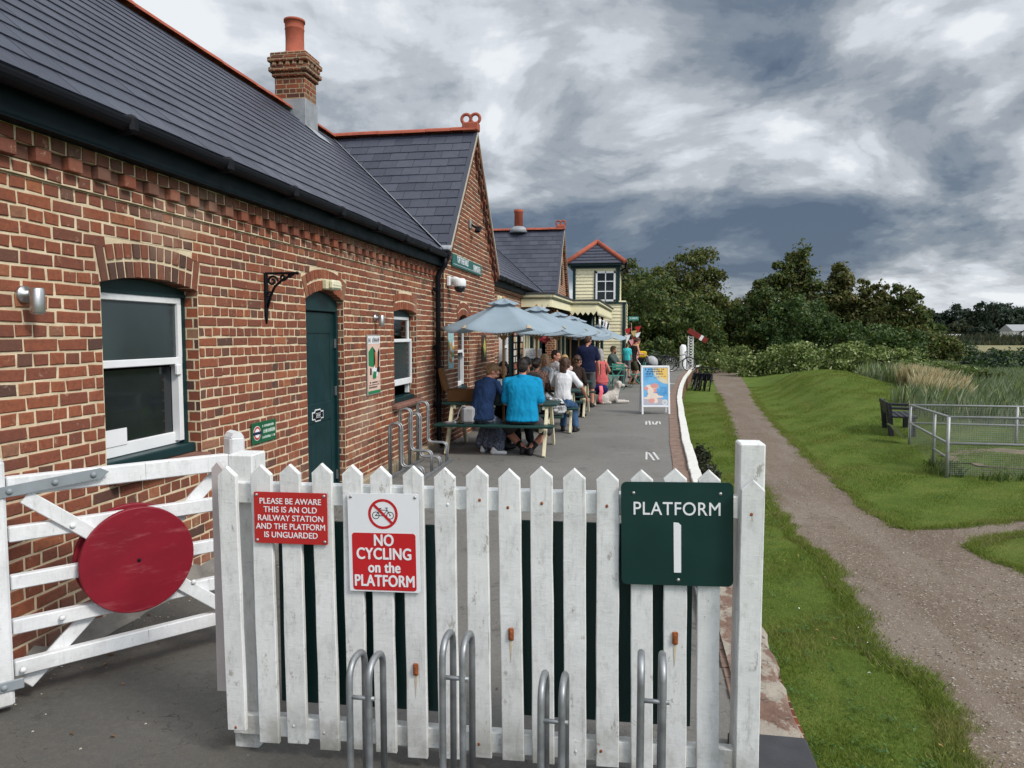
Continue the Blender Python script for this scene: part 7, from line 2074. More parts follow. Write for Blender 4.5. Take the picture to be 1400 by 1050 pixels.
def build_people():
    # the pair on the front bench, backs to the camera
    t, k = person('woman in a navy denim jacket and long patterned skirt on the front bench, sunglasses on', (-2.30, 10.76, 0), R(-12), .97, 1.06, hip=.575, lean=20, side=4, yaw=-14, head=(-46, 30, 0), hands=((-.02, .46, .80), (.34, .44, .84)), elbow=(.7, -.6, -.8), feet=((-.06, .22, 0), (.20, .10, 0)), top=('jacket', denim('denim_jacket', (.012, .028, .075)), 1.88), bottom=('skirt', patterned('speckled_skirt', (.035, .048, .085), (.20, .22, .26), 70), 1.86), hair=('bun', H_SANDY), skin=SKIN_P, shoes=SHOE_WHT, vox=.008, glasses=True, female=True, curl=.9, footdir=((-.1, 1, 0), (.9, .2, 0)))
    P = k['P']
    m = MB(); a, e, w_ = k['arms'][1]; d = (w_ - e).normalized(); m.tube([w_ - d * .035, w_ - d * .012], .036, 12); m.box(w_ - d * .024 + Vector((0, 0, .036)), (.035, .035, .012), 0, None, None, .004); m.build('wristwatch', [BLACKM], t)
    t2 = thing('mobile_phone', 'phone held by the woman in the denim jacket', 'phone', t.matrix_basis @ (w_ + d * .11 + Vector((-.02, .02, .0))), R(10)); t2.rotation_euler = (R(-38), R(8), R(-10))
    m = MB(); m.box((0, 0, 0), (.075, .155, .010), 0, None, None, .004); m.build('phone_case', [BLACKM], t2); m = MB(); m.box((0, 0, .0056), (.067, .145, .001), 0); m.build('screen', [paint('phone_screen', (.05, .06, .07), .08, .05, 4, 0, .6)], t2)
    t, k = person('broad man in a turquoise polo shirt and grey shorts on the front bench', (-1.68, 10.78, 0), R(3), 1.04, 1.20, hip=.56, lean=12, side=-1, yaw=2, head=(4, 12, 0), hands=((-.16, .30, .72), (.18, .30, .72)), elbow=(.35, -.9, -.5), feet=((.02, .10, 0), (.10, .03, 0)), kneepole=(.9, 1, .3), top=('polo', fabric('turquoise_cotton', (.006, .235, .44), .10, .75), .86), bottom=('shorts', fabric('dark_grey_cotton', (.055, .052, .055)), .92), hair=('short', H_DARK), skin=SKIN_P, shoes=SHOE_BLK, vox=.008, footdir=((.5, .6, 0), (-.35, .7, 0)))
    for i, (hj, kn, an) in enumerate(k['legs']):
        m = MB(); m.tube([an - (an - kn).normalized() * .14, an + Vector((0, 0, -.02))], [.052, .044], 12); m.build('sock', [SHOE_BLK], t)
    # facing them across the first table
    person('person with long black hair and dark top, across the table behind the woman in denim', (-2.12, 11.90, 0), R(176), .97, 1.0, hip=.565, lean=16, head=(10, 22, 0), hands=((-.16, .42, .78), (.16, .40, .78)), feet=seated_feet(1, .22), top=('shirt', fabric('black_top', (.012, .012, .014)), 1.8), bottom=('trousers', fabric('black_jeans', (.012, .013, .016)), 1.9), hair=('long', H_DARK), skin=SKIN_F, female=True)
    person('dark haired person in a dark shirt across the table behind the man in turquoise', (-1.76, 11.92, 0), R(172), 1.02, 1.0, hip=.565, lean=8, head=(-6, 12, 0), hands=((-.18, .40, .78), (.18, .40, .78)), feet=seated_feet(1, .22), top=('shirt', fabric('charcoal_shirt', (.03, .032, .036)), .8), bottom=('trousers', bpy.data.materials['black_jeans'], 1.9), hair=('short', H_DARK), skin=SKIN_T)
    # second table
    person('woman with long dark hair, white tee shirt and jeans on the second bench', (PX(769, 13.35), 13.38, 0), R(-8), .96, .96, hip=.565, lean=9, side=2, yaw=-6, head=(-8, 4, 0), hands=((-.10, .42, .78), (.42, .22, .66)), elbow=(.9, -.6, -.3), feet=((-.05, .26, 0), (.20, .24, 0)), top=('crop', fabric('white_tee', (.66, .66, .68), .06, .7), .78), bottom=('trousers', denim('blue_jeans', (.045, .095, .19)), 1.9), hair=('long', H_BROWN), skin=SKIN_T, female=True, vox=.009)
    person('woman with dark tied hair and a brown patterned jumper on the second bench', (PX(733, 13.35) , 13.42, 0), R(8), .95, 1.0, hip=.565, lean=12, head=(-25, 8, 0), hands=((-.14, .42, .78), (.16, .40, .78)), feet=seated_feet(1, .3), top=('shirt', patterned('brown_pattern', (.055, .030, .024), (.20, .12, .10), 30), 1.85), bottom=('trousers', bpy.data.materials['black_jeans'], 1.9), hair=('bun', H_DARK), skin=SKIN_D, female=True)
    person('blonde woman in a pale grey dress across the second table, in profile', (PX(746, 14.6), 14.62, 0), R(150), .98, .95, hip=.565, lean=4, head=(58, 4, 0), hands=((-.16, .38, .78), (.18, .36, .78)), feet=seated_feet(1, .22), top=('shirt', patterned('grey_print', (.22, .25, .28), (.42, .44, .46), 35), .9), bottom=('skirt', bpy.data.materials['grey_print'], 1.3), hair=('bob', H_BLONDE), skin=SKIN_F, female=True, shoes=SHOE_TAN)
    # third table
    person('man with black hair and a flushed face behind the blonde woman', (PX(757, 16.0), 15.98, 0), R(-60), 1.0, 1.0, hip=.60, lean=4, head=(-50, 2, 0), hands=((-.16, .38, .78), (.18, .36, .78)), feet=seated_feet(1, .25), top=('shirt', patterned('pale_check', (.30, .28, .29), (.48, .46, .47), 25), .8), bottom=('trousers', bpy.data.materials['black_jeans'], 1.9), hair=('short', H_DARK), skin=SKIN_P)
    person('blonde child in a pale pink top at the third table', (PX(771, 16.0), 16.02, 0), R(-10), .88, .95, hip=.60, lean=5, head=(-30, 3, 0), hands=((-.14, .38, .80), (.14, .38, .80)), feet=seated_feet(1, .25), top=('shirt', fabric('pale_pink', (.58, .44, .42)), .8), bottom=('shorts', bpy.data.materials['dark_grey_cotton'], .9), hair=('bob', H_BLONDE), skin=SKIN_F, female=True)
    person('person with curly brown hair and dark top at the right end of the third table', (PX(785, 15.95), 15.98, 0), R(-20), .90, .95, hip=.565, lean=14, head=(-30, 10, 0), hands=((-.12, .38, .78), (.14, .38, .78)), feet=seated_feet(1, .25), top=('shirt', fabric('dark_brown_top', (.035, .022, .018)), 1.8), bottom=('trousers', bpy.data.materials['black_jeans'], 1.9), hair=('curly', H_BROWN), skin=SKIN_T, female=True)
    # the standing man
    person('man standing with his back turned in a navy tee shirt and grey shorts', (PX(803, 18.2), 18.2, 0), R(-4), .985, 1.08, hip=.93, lean=3, head=(-22, 14, 0), hands=((-.30, .06, .86), (.30, .10, .84)), elbow=(.6, -1, 0), feet=((-.12, .0, 0), (.12, .06, 0)), top=('shirt', fabric('navy_cotton', (.010, .014, .042), .15, .7), .80), bottom=('shorts', fabric('grey_shorts', (.12, .12, .13)), .95), hair=('short', H_BROWN), skin=SKIN_P, shoes=SHOE_BLK)
    t, k = person('grey haired woman in a coral pink vest with rucksack straps, seated at the fourth table', (PX(822, 19.0), 18.95, 0), R(35), .97, 1.0, hip=.60, lean=6, head=(20, 4, 0), hands=((-.16, .38, .78), (.30, .30, .74)), elbow=(.8, -.6, -.5), feet=((-.08, .28, 0), (.16, .22, 0)), top=('vest', fabric('coral_vest', (.52, .11, .11), .12), 0), bottom=('trousers', fabric('neon_pink', (.75, .16, .20), .08), 1.75), hair=('bob', H_GREY), skin=SKIN_P, shoes=SHOE_WHT, female=True)
    for sx in (-1, 1):
        m = MB(); q = k['at']; m.tube([q(.30) + k['rt'] * sx * .10 - k['fw'] * .125, q(.75) + k['rt'] * sx * .085 - k['fw'] * .135, q(1.0) + k['rt'] * sx * .085 - k['fw'] * .06, q(.95) + k['rt'] * sx * .09 + k['fw'] * .08], .017, 6, flat=.5); m.build('rucksack_strap', [BLACKM], t)
    t3 = thing('cardigan', 'navy and neon pink cardigan hanging from the bench above the white dog', 'cardigan', (PX(822, 18.6), 18.55, .30))
    m = MB(); m.ball((-.02, 0, .12), (.20, .12, .14), 0, .5, 14, 10); mesh_obj('cloth', remeshed(m, .015, 2, 'cloth'), fabric('navy_knit', (.014, .016, .08)), t3)
    m = MB(); m.tube([(.0, -.13, .22), (.02, -.16, .08), (-.02, -.16, -.08), (.01, -.15, -.20)], [.05, .06, .055, .05], 10, flat=.4); m.build('sleeve', [bpy.data.materials['neon_pink']], t3)
    # beyond
    person('bearded man in a grey green shirt at the green bistro table', (PX(836, 25.5), 25.5, 0), R(-110), 1.0, 1.05, hip=.54, lean=4, head=(25, 6, 0), hands=((-.20, .42, .74), (.10, .46, .76)), feet=seated_feet(1, .36), top=('shirt', fabric('grey_green_shirt', (.075, .10, .095)), .85), bottom=('trousers', bpy.data.materials['dark_grey_cotton'], 1.9), hair=('short', H_SANDY), beard=H_BROWN, skin=SKIN_P)
    person('woman standing in a black top and olive shorts, bending towards the pram', (PX(864, 27.0), 27.0, 0), R(-60), .97, 1.0, hip=.88, lean=16, head=(-10, 22, 0), hands=((-.10, .40, 1.10), (.14, .40, 1.12)), elbow=(.6, -.8, -.6), feet=((-.09, -.03, 0), (.09, .05, 0)), top=('vest', fabric('black_vest', (.016, .014, .014)), 0), bottom=('shorts', fabric('olive_shorts', (.055, .055, .030)), .75), hair=('bun', H_BROWN), skin=SKIN_P, shoes=SHOE_TAN, female=True)
    person('small child in a cyan tee shirt and grey shorts beside the woman in black', (PX(857, 26.6), 26.6, 0), R(-20), .68, 1.0, hip=.90, head=(-10, 5, 0), hands=((-.26, .10, .80), (.24, .22, .95)), feet=((-.09, .0, 0), (.09, .06, 0)), top=('shirt', fabric('cyan_cotton', (.06, .48, .50), .08), .75), bottom=('shorts', fabric('mid_grey_shorts', (.16, .165, .17)), .95), hair=('short', H_BROWN), skin=SKIN_F, shoes=SHOE_BLK)
build_people()
def dog():
    t = thing('dog', 'fluffy white dog lying on the platform beside the fourth table', 'dog', (PX(832, 19.4), 19.35, 0), R(-62))
    wool = Mat('white_curls', .95, .1); n = wool.noise(42, 4, .65)
    wool.color(wool.ramp(n, ((.3, (.42, .38, .33)), (.7, (.66, .63, .58))))); wool.bump(n, .9, .03)
    B = MB()     # local +y is forward
    loft(B, [(V(0, -.36, .15), V(1, 0, 0), V(0, 0, 1), .09, .09), (V(0, -.25, .17), V(1, 0, 0), V(0, 0, 1), .15, .15), (V(0, -.05, .16), V(1, 0, 0), V(0, 0, 1), .13, .13), (V(0, .14, .19), V(1, 0, 0), V(0, 0, 1), .13, .155), (V(0, .26, .23), V(1, 0, 0), V(0, 0, 1), .09, .11)])
    rcone(B, (0, .20, .27), (0, .27, .43), .095, .075)                                    # neck
    B.ball((0, .30, .50), (.085, .095, .085), 0, .5, 14, 10); rcone(B, (0, .35, .475), (0, .44, .455), .048, .036)     # skull, muzzle
    for sx in (-1, 1):
        B.ball((sx * .09, .27, .47), (.028, .045, .085), 0, .5, 10, 8)                         # hanging ears
        rcone(B, (sx * .09, .17, .15), (sx * .10, .20, .055), .055, .04); rcone(B, (sx * .10, .20, .050), (sx * .09, .48, .040), .042, .036); B.ball((sx * .09, .51, .04), (.042, .055, .038), 0, .5, 10, 8)   # forelegs stretched out
        B.ball((sx * .15, -.20, .14), (.075, .14, .12), 0, .5, 12, 8); rcone(B, (sx * .17, -.10, .06), (sx * .18, -.26, .045), .05, .036); rcone(B, (sx * .18, -.26, .04), (sx * .17, -.02, .035), .038, .034)       # folded hind legs
    rcone(B, (0, -.38, .15), (.10, -.52, .05), .04, .05)
    me = remeshed(B, .016, 2, 'body'); rr = random.Random(4)
    nv_ = [v.normal.copy() for v in me.vertices]
    for v, q in zip(me.vertices, nv_): v.co += q * rr.uniform(-.006, .010)
    mesh_obj('body', me, wool.m, t)
    m = MB(); m.ball((0, .478, .462), (.020, .015, .016), 0, None, 10, 8); m.build('nose', [EYED], t)
    for sx in (-1, 1):
        m = MB(); m.ball((sx * .038, .378, .515), .013, 0, None, 10, 8); m.build('eye', [EYED], t)
dog()
# ------------------------------------------------------------------ trees, hedges, reeds, grass
BARK = paint('bark', (.085, .065, .045), .95, .35, 12, .7, streak=(1, 1, .25))
LEAF_OLIVE = leaf_mat('olive_leaf', (.042, .064, .014), (.095, .125, .028), (.175, .165, .050))
LEAF_DARK = leaf_mat('dark_leaf', (.022, .048, .014), (.050, .090, .024), (.085, .130, .036))
LEAF_MID = leaf_mat('mid_leaf', (.034, .066, .014), (.075, .120, .026), (.130, .165, .045))
LEAF_BROWN = leaf_mat('browning_leaf', (.048, .055, .015), (.110, .108, .034), (.20, .155, .055))
LEAF_BRAMB = leaf_mat('bramble_leaf', (.105, .155, .036), (.225, .285, .085), (.50, .51, .30))
LEAF_FAR = leaf_mat('far_leaf', (.014, .028, .018), (.030, .050, .030), (.048, .068, .040))
def crown_points(r, c, rad, n, lumps, top=1.0, hollow=.55):
    """points on the shells of many uneven clumps that fill an ellipsoid"""
    C = Vector(c); out = []
    cl = []
    for k in range(lumps):
        while True:
            d = Vector((r.uniform(-1, 1), r.uniform(-1, 1), r.uniform(-1, 1)))
            if .12 < d.length < 1: break
        q = d.length ** .45; d.normalize(); d = d * q
        pos = C + Vector((d.x * rad[0], d.y * rad[1], d.z * rad[2]))
        cl.append((pos, r.uniform(.13, .34) * (rad[0] + rad[2]) / 2))
    tot = sum(k[1] ** 2 for k in cl)
    for pos, q in cl:
        m = int(n * q * q / tot)
        sx, sy, sz = r.uniform(.8, 1.25), r.uniform(.8, 1.25), r.uniform(.65, 1.1)
        for i in range(m):
            a = r.uniform(0, 6.283); u = r.uniform(-.75, 1); h = math.sqrt(1 - u * u); d = Vector((h * math.cos(a), h * math.sin(a), u))
            k = q * (r.uniform(hollow, 1.08) if r.random() < .85 else r.uniform(1.0, 1.35))
            out.append((pos.x + d.x * k * sx, pos.y + d.y * k * sy, pos.z + d.z * k * sz, d))
    for i in range(int(n * .30)):            # loose sprays between the clumps
        d = Vector((r.gauss(0, .48), r.gauss(0, .48), r.gauss(0, .48)))
        if d.length > 1.12: continue
        out.append((C.x + d.x * rad[0], C.y + d.y * rad[1], C.z + d.z * rad[2], d.normalized()))
    return out, cl
def tree(label, x, y, h, w, crowns, mats, seed, n=5200, leaf=.15, trunk=.2, group='trees beyond the platform', name='broadleaf_tree', base=None, bare=False):
    """crowns: (dx, dz fraction, rx, rz) ellipsoids in metres and fractions of the height"""
    r = random.Random(seed); z0 = float(gh(x, y)) if base is None else base
    t = thing(name, label, 'tree', (x, y, z0), 0, group)
    pts = []; ends = []
    tot = sum(c[2] * c[3] for c in crowns)
    for dx, fz, rx, rz in crowns:
        p, cl = crown_points(r, (dx, r.uniform(-.4, .4), fz * h), (rx, rx * .9, rz), int(1.35 * n * rx * rz / tot), max(16, int(70 * rx * rz / tot)))
        pts += p; ends += [k[0] for k in cl if r.random() < .55]
    pts = [p for p in pts if p[2] > .05]
    leaf_cloud('crown', pts, leaf, mats, t, r, up=.15)
    m = MB(); top = Vector((r.uniform(-.3, .3), 0, h * .55))
    mid = [Vector((0, 0, -.2)), Vector((r.uniform(-.08, .08), 0, h * .2)), Vector((r.uniform(-.2, .2), .1, h * .38)), top, Vector((top.x * 1.4, 0, h * .85))]
    m.tube(mid, [trunk * 1.25, trunk, trunk * .8, trunk * .55, trunk * .15], 9)
    for e in ends[:26]:
        k = r.uniform(.25, .8); s = mid[1].lerp(mid[3], k); q = s.lerp(e, .5) + Vector((0, 0, r.uniform(-.1, .5)))
        m.tube([s, q, e], [trunk * .38 * (1.1 - k * .5), trunk * .22, trunk * .06], 6)
    m.build('trunk', [BARK], t)
    return t
def TZ(px, py, Y): return on_y(px, py, Y)
def build_trees():
    T = lambda px, Y: TZ(px, 450, Y).x
    # left clump behind the signal box
    tree('tall tree with reddish top just right of the signal box', T(868, 50), 50, 7.3, 3, [(-.5, .66, 1.6, 2.3), (.5, .45, 1.9, 2.2), (-.8, .30, 2.0, 1.8)], [LEAF_BROWN, LEAF_OLIVE, LEAF_MID], 3, 6500, .13)
    tree('wide drooping olive tree in front of the clump at the end of the platform', T(900, 46), 46, 5.6, 3, [(0, .55, 2.6, 2.0), (-1.2, .42, 1.8, 1.7), (1.4, .38, 1.8, 1.6), (.2, .25, 2.4, 1.3)], [LEAF_OLIVE, LEAF_OLIVE, LEAF_DARK], 4, 9000, .12)
    tree('dark bush-like tree under the signal post arm', T(925, 52), 52, 4.2, 3, [(0, .5, 2.6, 1.9), (1.6, .4, 1.7, 1.4)], [LEAF_DARK, LEAF_OLIVE], 5, 5500, .13)
    tree('round topped browning tree rising behind the olive tree', T(944, 60), 60, 8.6, 3, [(-.2, .74, 2.4, 2.0), (1.3, .58, 1.7, 1.8), (-1.6, .60, 1.5, 1.8), (0, .40, 2.4, 2.2)], [LEAF_BROWN, LEAF_OLIVE, LEAF_OLIVE], 6, 8500, .14)
    tree('slender bare-stemmed tree in the gap above the path', T(985, 66), 66, 6.4, 2, [(0, .62, 2.2, 1.5), (-1.2, .45, 1.8, 1.7), (1.2, .4, 2.0, 1.9)], [LEAF_OLIVE, LEAF_BROWN, LEAF_DARK], 7, 5500, .15, .14)
    tree('small grey-brown tree at the end of the path', T(1012, 68), 68, 5.9, 2, [(0, .6, 2.1, 1.6), (-.9, .35, 2.0, 1.6), (1.0, .4, 2.0, 1.6)], [LEAF_BROWN, LEAF_OLIVE], 8, 5000, .15, .14)
    # right-hand clump
    tree('tall pointed tree, highest of the clump right of the path', T(1086, 62), 62, 9.0, 3, [(.2, .86, 1.0, 1.5), (.2, .68, 1.9, 1.8), (-1.4, .52, 2.0, 2.0), (1.2, .48, 1.9, 2.0), (0, .28, 2.9, 2.0)], [LEAF_OLIVE, LEAF_OLIVE, LEAF_DARK, LEAF_BROWN], 9, 9500, .15)
    tree('broad dark leafy tree at the left edge of the right-hand clump', T(1050, 60), 60, 6.6, 3, [(-.2, .70, 1.5, 1.4), (-1.0, .45, 1.9, 1.6), (1.0, .5, 2.2, 1.9), (.2, .25, 2.6, 1.5)], [LEAF_DARK, LEAF_OLIVE], 10, 7500, .14)
    tree('deep green low tree in front of the tall pointed tree', T(1098, 56), 56, 4.6, 3, [(0, .58, 2.2, 1.6), (-1.7, .45, 1.8, 1.5), (1.7, .42, 1.8, 1.4), (0, .25, 2.6, 1.1)], [LEAF_DARK, LEAF_DARK, LEAF_MID], 11, 8000, .12)
    tree('upright browning tree second from the tall pointed tree', T(1150, 63), 63, 7.9, 2.4, [(-.1, .82, .9, 1.3), (.1, .6, 1.6, 1.8), (-1.0, .4, 1.8, 1.9), (1.1, .36, 1.8, 1.8)], [LEAF_BROWN, LEAF_OLIVE, LEAF_BROWN], 12, 7000, .15)
    tree('open-topped tree with upright shoots in the right-hand clump', T(1192, 62), 62, 6.9, 2.4, [(-.7, .80, .6, 1.1), (.5, .78, .6, 1.1), (0, .5, 1.9, 1.8), (0, .25, 2.2, 1.4)], [LEAF_OLIVE, LEAF_BROWN], 13, 6000, .14)
    tree('yellowing tree at the right end of the clump', T(1233, 60), 60, 6.3, 2.4, [(-.2, .80, .8, 1.1), (.5, .6, 1.3, 1.6), (-.8, .45, 1.7, 1.8), (.3, .25, 2.0, 1.4)], [LEAF_BROWN, LEAF_OLIVE, LEAF_MID], 14, 6500, .14)
    tree('low green shrub-like tree trailing off the right end of the clump', T(1268, 58), 58, 3.0, 2, [(0, .5, 1.7, 1.2), (1.4, .35, 1.4, .8)], [LEAF_OLIVE, LEAF_MID, LEAF_BROWN], 15, 4200, .12)
    tree('dark shrub at the foot of the right-hand clump by the brambles', T(1196, 54), 54, 3.1, 2, [(0, .5, 2.2, 1.3), (-2.0, .45, 1.9, 1.2), (2.0, .4, 1.7, 1.1)], [LEAF_DARK, LEAF_MID], 16, 5600, .12)
    tree('dark backing tree filling the gap behind the path end', T(960, 72), 72, 6.2, 3, [(0, .5, 3.2, 2.4), (2.6, .45, 2.6, 2.2), (-2.2, .45, 2.6, 2.2)], [LEAF_DARK], 17, 6500, .2)
    tree('dark backing tree at the left of the path end', T(905, 64), 64, 6.8, 3, [(0, .5, 3.0, 2.6), (2.2, .45, 2.4, 2.2), (-2.4, .5, 2.6, 2.4)], [LEAF_DARK, LEAF_OLIVE], 18, 6500, .2)
    tree('dark backing tree behind the pointed tree', T(1120, 70), 70, 6.0, 3, [(0, .5, 3.4, 2.4), (3.0, .45, 2.8, 2.0), (-3.0, .45, 2.8, 2.1)], [LEAF_DARK], 19, 6500, .2)
    tree('dark backing tree behind the yellowing trees', T(1205, 70), 70, 4.9, 3, [(0, .5, 3.0, 2.0), (2.6, .42, 2.4, 1.6), (-2.8, .5, 2.8, 2.0)], [LEAF_DARK, LEAF_OLIVE], 20, 5500, .2)
    # low thickets
    def thicket(name, label, pts, mats, seed, n, leaf, cat, group=None, kind=None):
        r = random.Random(seed); out = []
        tot = sum(p[3] * p[4] for p in pts)
        for (x, y, dz, rx, rz) in pts:
            z = float(gh(x, y)) + dz
            p, _ = crown_points(r, (x, y, z + rz * .45), (rx, rx * .8, rz * .8), int(n * rx * rz / tot), max(5, int(9 * rx)))
            out += [q for q in p if q[2] > float(gh(q[0], q[1])) - .05]
        c = Vector((pts[0][0], pts[0][1], float(gh(pts[0][0], pts[0][1])))); out = [(p[0] - c.x, p[1] - c.y, p[2] - c.z, p[3]) for p in out]
        o = leaf_cloud(name, out, leaf, mats, None, r, up=.35); o.location = c
        return tag(o, label, cat, group, kind)
    bp = [(T(1035, 43), 43, -.1, 1.5, .9), (T(1062, 43), 43, .0, 1.7, 1.1), (T(1092, 43), 42.5, .0, 1.8, 1.3), (T(1122, 43), 42.5, .0, 1.8, 1.45), (T(1152, 43), 42.5, .0, 1.9, 1.35), (T(1182, 43), 43, -.05, 1.9, 1.25), (T(1212, 43), 43, -.1, 1.8, 1.15), (T(1240, 41), 41, -.05, 1.6, 1.2), (T(1270, 39), 39, -.1, 1.5, .95), (T(1300, 37), 37, -.1, 1.4, .8), (T(1330, 36), 36, -.15, 1.4, .6)]
    thicket('bramble_thicket', 'long bank of pale flecked brambles below the right-hand trees', bp, [LEAF_BRAMB, LEAF_BRAMB, LEAF_MID], 31, 26000, .085, 'brambles', kind='stuff')
    thicket('verge_undergrowth', 'green undergrowth on the verge left of the path end', [(4.9, 47, .1, 1.7, .9), (3.6, 46, .2, 1.5, 1.0), (5.6, 51, .2, 1.8, 1.1), (3.2, 43.5, .0, 1.0, .8), (6.4, 55, .3, 1.6, 1.1)], [LEAF_MID, LEAF_BRAMB, LEAF_OLIVE], 32, 9000, .085, 'undergrowth', kind='stuff')
    thicket('verge_undergrowth', 'dark tangle under the trees behind the parked bicycles', [(1.5, 43, .2, 1.8, 1.2), (3.0, 45, .3, 1.5, 1.3), (.2, 42, .0, 1.6, 1.3), (-.8, 44, .2, 1.6, 1.6)], [LEAF_DARK, LEAF_OLIVE], 33, 8000, .09, 'undergrowth', kind='stuff')
    thicket('ivy_clump', 'dark trailing plant hanging over the platform wall below the coping', [(.98, 10.6, .12, .14, .30), (1.0, 11.4, .12, .18, .34), (1.04, 12.2, .15, .20, .36), (1.06, 12.9, .12, .14, .30), (.96, 9.9, .08, .09, .22)], [leaf_mat('ivy_leaf', (.018, .028, .012), (.045, .055, .025), (.10, .09, .06))], 34, 2600, .030, 'plant')
    for k, (px, Y, rx, rz, lb) in enumerate(((1292, 33, 1.0, .9, 'rounded green shrub beyond the dry grass'), (1325, 30, .8, 1.0, 'leafy shrub with upright shoots behind the enclosure'), (1350, 31, .7, .8, 'low dark shrub behind the enclosure'), (1365, 46, 2.0, .95, 'dark grey-green shrub out in the reeds'), (1310, 70, 3.0, 1.1, 'olive bush at the near edge of the marsh'), (1388, 75, 2.6, .9, 'low dark bush at the far right of the marsh'))):
        thicket('shrub', lb, [(T(px, Y), Y, 0, rx, rz), (T(px, Y) + rx * .7, Y + .3, 0, rx * .7, rz * .7)], [LEAF_MID, LEAF_OLIVE] if k < 3 else [LEAF_FAR, LEAF_DARK], 50 + k, 2600, .075 if k < 3 else .12, 'shrub', 'shrubs in the marsh beyond the lawn')
    # far wood along the horizon
    r = random.Random(71)
    far = [(1262, 300, 12.5, 'flat topped dark tree at the left end of the far wood'), (1285, 320, 11.5, 'low dark tree second from the left in the far wood'), (1305, 300, 14.0, 'pine with a raised crown in the far wood'), (1322, 330, 11.0, 'rounded paler tree in the middle of the far wood'), (1338, 310, 12.0, 'dark tree left of the tallest far pines'), (1356, 290, 15.5, 'large dark pine, tallest of the far wood'), (1376, 295, 15.0, 'dark pine right of the tallest far tree'), (1396, 300, 14.0, 'dark pine at the right edge above the white bungalow'), (1418, 300, 13, 'dark tree just past the right edge of the far wood'), (1270, 240, 6.5, 'pale round bush in front of the far wood'), (1312, 250, 7.0, 'mid green round tree in front of the far wood'), (1345, 245, 6.0, 'low green tree in front of the far pines')]
    for k, (px, Y, h, lb) in enumerate(far):
        x = T(px, Y); q = h * .30
        t = tree(lb, x, Y, h, 6, [(0, .66, q * 1.35, h * .26), (-q * 1.1, .48, q * 1.1, h * .22), (q * 1.1, .50, q * 1.1, h * .22), (0, .25, q * 1.5, h * .2)], [LEAF_FAR] if k not in (3, 9, 10) else [leaf_mat('far_pale_leaf_%d' % k, (.035, .048, .026), (.07, .085, .045))], 80 + k, 2300, .60, .35, 'trees of the far wood', base=-1.0)
    # scrub line and reeds across the marsh
    def blades(name, label, boxes, n, h, wd, mats, seed, cat, lean=.25, kind='stuff', zf=None):
        rs = np.random.RandomState(seed); A = sum(b[2] * b[3] for b in boxes); V_ = []; 
        for (cx, cy, sx, sy, hh) in boxes:
            m = int(n * sx * sy / A); x = cx + rs.uniform(-.5, .5, m) * sx; y = cy + rs.uniform(-.5, .5, m) * sy
            hgt = h * hh * rs.uniform(.55, 1.25, m); z = gh(x, y) if zf is None else np.full(m, zf)
            a = rs.uniform(0, 6.283, m); lx = rs.normal(.08, lean, m) * hgt; ly = rs.normal(0, lean, m) * hgt
            V_.append(np.stack([np.stack([x - np.cos(a) * wd, y - np.sin(a) * wd, z], 1), np.stack([x + np.cos(a) * wd, y + np.sin(a) * wd, z], 1), np.stack([x + lx * .4 + np.cos(a) * wd * .7, y + ly * .4 + np.sin(a) * wd * .7, z + hgt * .6], 1), np.stack([x + lx, y + ly, z + hgt], 1)], 1))
        P = np.concatenate(V_); n = len(P); me = bpy.data.meshes.new(name)
        me.vertices.add(4 * n); me.loops.add(6 * n); me.polygons.add(2 * n); me.vertices.foreach_set('co', P.ravel())
        b = (np.arange(n) * 4)[:, None]; me.loops.foreach_set('vertex_index', (b + np.array([0, 1, 2, 0, 2, 3])).ravel())
        me.polygons.foreach_set('loop_start', np.arange(2 * n) * 3); me.polygons.foreach_set('loop_total', np.full(2 * n, 3))
        for mt in mats: me.materials.append(mt)
        me.polygons.foreach_set('material_index', np.repeat(rs.randint(0, len(mats), n), 2))
        at = me.attributes.new('rnd', 'FLOAT', 'FACE'); at.data.foreach_set('value', np.repeat(rs.rand(n), 2)); me.update(calc_edges=True)
        o = bpy.data.objects.new(name, me); COL.objects.link(o); return tag(o, label, cat, None, kind)
    STRAW = leaf_mat('straw', (.30, .24, .12), (.55, .46, .27), (.68, .60, .40), .8); REED = leaf_mat('reed', (.095, .130, .060), (.18, .225, .125), (.28, .31, .21), .7); SCRUB = leaf_mat('scrub', (.045, .050, .022), (.09, .085, .040), (.13, .10, .05), .8)
    blades('dry_grass', 'tall straw coloured dry grass along the lawn edge', [(T(1250, 34), 34, .9, 3.4, .75), (T(1258, 30), 30, 1.0, 3.4, .85), (T(1272, 26.5), 26.5, 1.2, 2.6, .85), (T(1288, 24.4), 24.4, 1.2, 1.8, .7)], 14000, .85, .009, [STRAW, STRAW, STRAW, REED], 5, 'dry grass', .16)
    blades('reeds', 'grey green reeds and marsh grass beyond the enclosure', [(9.5, 21.5, 4.5, 4, .8), (13.5, 24, 6, 9, 1), (13, 31, 7, 8, 1.1), (17, 38, 9, 10, .9), (22, 50, 14, 14, .7)], 42000, .70, .013, [REED, REED, REED, REED, REED, LEAF_MID, LEAF_BRAMB], 6, 'reeds', .2)
    blades('marsh_scrub', 'brown scrub and rough hedge line across the far marsh', [(60, 175, 90, 8, .8), (90, 215, 130, 10, 1.9)], 9000, 1.3, .16, [SCRUB, LEAF_FAR], 7, 'scrub', .25)
    blades('weeds', 'broad green weeds round the enclosure posts', [(5.2, 13.6, .5, .6, 1), (5.4, 14.2, .4, .7, .8), (6.8, 13.0, 2.5, .35, .8), (9, 13.2, 3, .3, 1)], 900, .16, .012, [LEAF_MID], 8, 'weeds', .4)
    # bungalow across the marsh
    x = T(1405, 235); t = thing('bungalow', 'white gabled bungalow among the far trees', 'house', (x, 235, -1.0))
